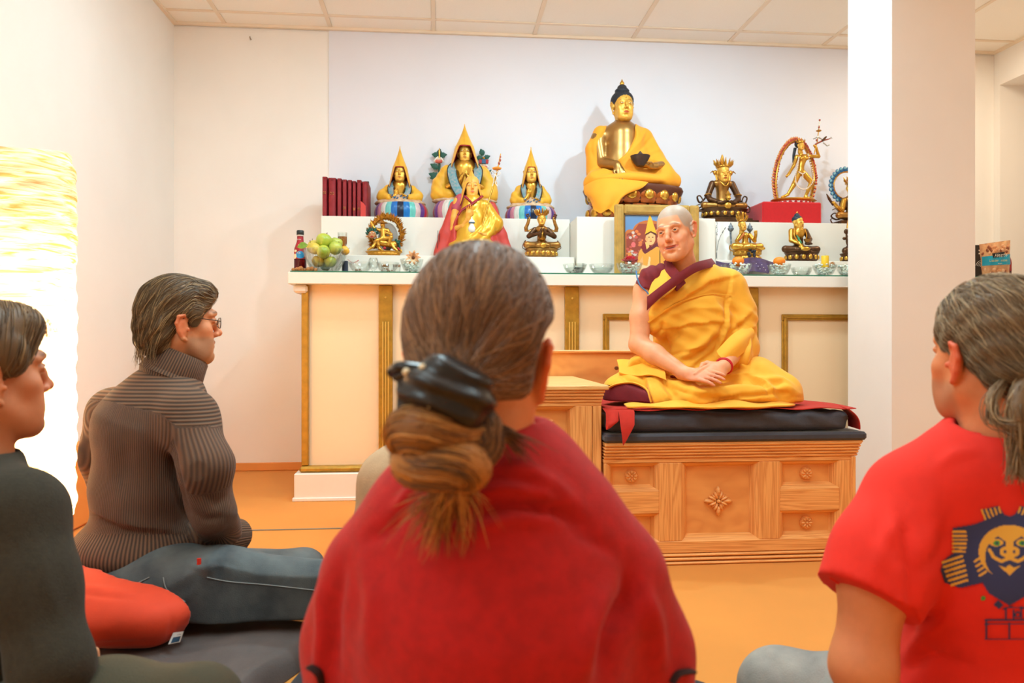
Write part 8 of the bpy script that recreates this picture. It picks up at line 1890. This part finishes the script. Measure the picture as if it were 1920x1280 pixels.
# ---------------------------------------------------------------- framed picture
def frame():
    Y=4.12; tl=V(*atY(1152,383,Y)); x0=tl[0]; x1=atY(1330,383,Y)[0]-.06; z1=tl[2]; z0=GT; rt=thing('picture_frame',((x0+x1)/2,Y,z0),'gold framed picture of a figure in a yellow pointed hat, behind the shaven-headed person','picture')
    w=.052; mFr=M('antique_gold_frame',(206,168,92),.4,.5,noise=.25,nscale=20)
    for lo,hi in (((x0,z0),(x0+w,z1)),((x1-w,z0),(x1,z1)),((x0+w,z1-w),(x1-w,z1)),((x0+w,z0),(x1-w,z0+w*.4))):
        obj('moulding',MB().box((lo[0],Y-.012,lo[1]),(hi[0],Y+.012,hi[1]),.006).box((lo[0]+.012,Y-.016,lo[1]+.008),(hi[0]-.012,Y-.006,hi[1]-.008),.004),mFr,rt,0)
    obj('inner_slip',MB().box((x0+w,Y-.008,z1-w-.006),(x1-w,Y+.0,z1-w),.001).box((x0+w,Y-.008,z0+.02),(x0+w+.006,Y,z1-w),.001),M('dark_slip',(110,80,46),.5),rt,0)
    # flat print built as a colour grid
    a0,a1,b0,b1=x0+w+.006,x1-w,z0+w*.4,z1-w-.006; nx,ny=150,190; u=np.linspace(0,1,nx+1); v=np.linspace(0,1,ny+1); U,Vv=np.meshgrid((u[:-1]+u[1:])/2*1.62,(v[:-1]+v[1:])/2,indexing='ij')
    C=np.zeros((nx,ny,3)); C[:]=srgb((104,142,186)); C[Vv<.80]=srgb((104,142,186))
    def E(cx,cy,rx,ry,c,m=True): C[(((U-cx)/rx)**2+((Vv-cy)/ry)**2<1)&m]=srgb(c)
    def PL(P,c):
        ins=np.zeros(U.shape,bool); n=len(P)
        for i in range(n):
            (xa_,ya_),(xb,yb)=P[i],P[(i+1)%n]; ins^=((ya_>Vv)!=(yb>Vv))&(U<(xb-xa_)*(Vv-ya_)/(yb-ya_+1e-9)+xa_)
        C[ins]=srgb(c)
    E(.62,.74,.42,.18,(190,110,62)); PL([(0.02,.7),(.2,.76),(.3,.8),(1.7,.8),(1.7,0),(0,0),(0,.6)],(190,110,62)); E(.13,.62,.16,.14,(190,110,62)); PL([(.04,.68),(.2,.72),(.35,.86),(1.7,.86),(1.7,0),(.02,0)],(150,70,56))
    for i in range(40):
        q=RNG.uniform(0,1,2); E(.05+.36*q[0],.12+.62*q[1],.03+.02*q[0],.012+.014*q[1],[(206,190,180),(196,90,80),(170,96,84),(214,120,70)][i%4],Vv<.86)
    E(.21,.5,.055,.045,(226,110,110)); E(.12,.32,.05,.05,(220,140,70))
    PL([(.30,.14),(.34,.36),(.42,.46),(.60,.50),(.84,.46),(1.2,.40),(1.6,.30),(1.6,0),(.3,0)],(232,160,70)); PL([(.28,.02),(.34,.2),(.44,.3),(.46,.16),(.40,.06)],(236,170,110)); PL([(.38,.46),(.5,.54),(.7,.54),(.62,.40),(.48,.36)],(132,44,50)); PL([(.42,.40),(.5,.34),(.86,.5),(.84,.56),(.6,.44)],(110,50,60))
    PL([(.5,.55),(.54,.42),(.6,.46),(.62,.55)],(240,190,110)); E(.64,.62,.12,.125,(240,184,124)); E(.54,.60,.03,.045,(236,170,110)); PL([(.5,.68),(.60,1.0),(.63,1.02),(.80,.68),(.64,.73)],(242,180,60)); PL([(.5,.68),(.64,.735),(.78,.70),(.82,.55),(.77,.66),(.64,.71),(.52,.655)],(90,50,44))
    E(.60,.63,.022,.008,(90,60,44)); E(.69,.63,.022,.008,(90,60,44)); E(.645,.56,.03,.008,(190,90,70)); E(.645,.595,.012,.02,(226,160,100)); PL([(.36,.16),(.56,.14),(.60,.3),(.64,.28),(.62,.12),(.4,.08)],(244,200,150)); PL([(.86,.0),(.89,.0),(.89,.5),(.86,.5)],(60,40,36))
    mb=MB(); vs=[];fs=[];cc=[]
    for i in range(nx):
        for j in range(ny):
            b=len(vs); vs+=[(a0+(a1-a0)*u[i],Y-.002,b0+(b1-b0)*v[j]),(a0+(a1-a0)*u[i+1],Y-.002,b0+(b1-b0)*v[j]),(a0+(a1-a0)*u[i+1],Y-.002,b0+(b1-b0)*v[j+1]),(a0+(a1-a0)*u[i],Y-.002,b0+(b1-b0)*v[j+1])]; fs.append((b,b+1,b+2,b+3)); cc+=[C[i,j]]*4
    mb.add(vs,fs); obj('printed_picture',mb,M('picture_print',(200,150,100),.35,attr='Col'),rt,0,col=np.array(cc)); obj('back_board',MB().box((x0+.01,Y+.001,z0),(x1-.01,Y+.011,z1-.01),.001),M('brown_board',(130,96,62),.8),rt,0)
frame()
# ---------------------------------------------------------------- nut bag, dark box and bottle right of the pillar
def bag():
    Y=4.05; P=lambda x,y,dy=0: V(*atY(x,y,Y))+V(0,dy,0)
    rt=thing('nut_bag',tuple(V(atY(1868,510,Y)[0],Y,GT)),'foil bag of nuts with a bright blue band right of the pillar','bag'); zb=GT
    TL,TR,BL,BR=P(1836,458),P(1894,450),P(1842,512),P(1892,512); BL[2]=BR[2]=zb
    def f(u,v,front=True):
        p=(TL*(1-u)+TR*u)*(1-v)+(BL*(1-u)+BR*u)*v; b=.028*math.sin(PI*u)**.6*min(1,v*2.2)**.7+.002*math.sin(u*23+v*17); return p+V(0,-b if front else b*.8,0)
    n=26
    bagm=M('nut_photo_print',(206,140,96),.3,noise=.4,nscale=26,rgb2=(236,190,140),coat=.4)
    obj('bag_front',MB().grid(lambda u,v:f(u,v),n,n),bagm,rt,180); obj('bag_back',MB().grid(lambda u,v:f(1-u,v,False),n,n),bagm,rt,180)
    mb=MB()
    for i in range(46):
        u,v=RNG.uniform(.05,.95),RNG.choice((RNG.uniform(.1,.3),RNG.uniform(.68,.97))); q=f(u,v); mb.ball(q+V(0,-.001,0),(.011,.0025,.008),8,5,i%3,R=rotm(0,RNG.uniform(0,3),0))
    pn=obj('printed_nuts',mb,[M('nut_tan',(226,160,112),.4),M('nut_brown',(150,84,56),.4),M('nut_pale',(238,190,150),.4)],rt,60); pn['kind']='stuff'
    bd=obj('blue_band',MB().grid(lambda u,v:f(u*.985+.008,.36+.26*v)+V(0,-.0042,0),n,8),M('cyan_band',(20,166,206),.35),rt,180); bk=obj('name_plate',MB().grid(lambda u,v:f(.30+.42*u,.30+.12*v-.02*u)+V(0,-.0062,0),8,3),M('black_plate',(24,26,30),.4),rt,180)
    mb=MB(); o=f(.335,.405)+V(0,-.009,0); glyphs(mb,'Alesto',o,V(1,-.02,.06)*1.,V(.1,0,1),.0185,V(0,-1,0)); mb2=MB(); o=f(.18,.52)+V(0,-.009,0); glyphs(mb2,'Lasdmrdnsse',o,V(1,-.05,.03)*1.02,V(0,0,1),.0125,V(0,-1,0)); obj('lettering',mb,gWhite,bk,60); obj('lettering',mb2,M('pale_yellow_print',(236,226,170),.5),bd,60); mb=MB(); glyphs(mb,'nuces',f(.42,.60)+V(0,-.009,0),V(1,0,.03),V(0,0,1),.007,V(0,-1,0)); obj('lettering',mb,gWhite,bd,60)
    Y2=4.16; a=V(*atY(1824,459,Y2)); b=V(*atY(1843,459,Y2)); bx=thing('black_box',((a[0]+b[0])/2,Y2,AZ+.0006),'black printed carton between the pillar and the nut bag','box'); obj('carton',MB().box((a[0],Y2,AZ+.0006),(b[0],Y2+.05,a[2]),.002),M('black_carton',(52,46,44),.4),bx,0); mb=MB()
    for q in range(2): mb.box((a[0]+.035,Y2-.001,a[2]-.035-.018*q),(b[0]-.002,Y2-.0002,a[2]-.027-.018*q))
    for q in range(4): mb.tube([V(b[0]-.008+.009*(q+1)*math.cos(t),Y2-.001,a[2]-.125+.009*(q+1)*math.sin(t)) for t in np.linspace(.3,PI-.2,10)],.0011,5)
    obj('white_print',mb,gWhite,bx,0)
    S=Site(1884,506,4.2,AZ+.0006); k=S.k; r=.029; c=S.o+V(.006,0,0); H_=(506-434)*k; bt=thing('bottle',tuple(c),'juice bottle with dark cap standing behind the nut bag','bottle'); obj('glass',MB().lathe([(r*.9,0),(r,.006),(r,H_*.5),(r*.93,H_*.58),(r*.6,H_*.72),(r*.52,H_*.86),(.002,H_*.87)],c,26),mJuice,bt,50); obj('cap',MB().lathe([(r*.58,H_*.88),(r*.6,H_*.99),(r*.5,H_),(.001,H_)],c,22),M('dark_olive_cap',(70,66,50),.4),bt,40); obj('label',MB().lathe([(r*1.012,H_*.3),(r*1.012,H_*.5),(r*.95,H_*.58),(r*.62,H_*.72),(r*.56,H_*.84)],c,26,cap=False),mLab,bt,60)
bag()
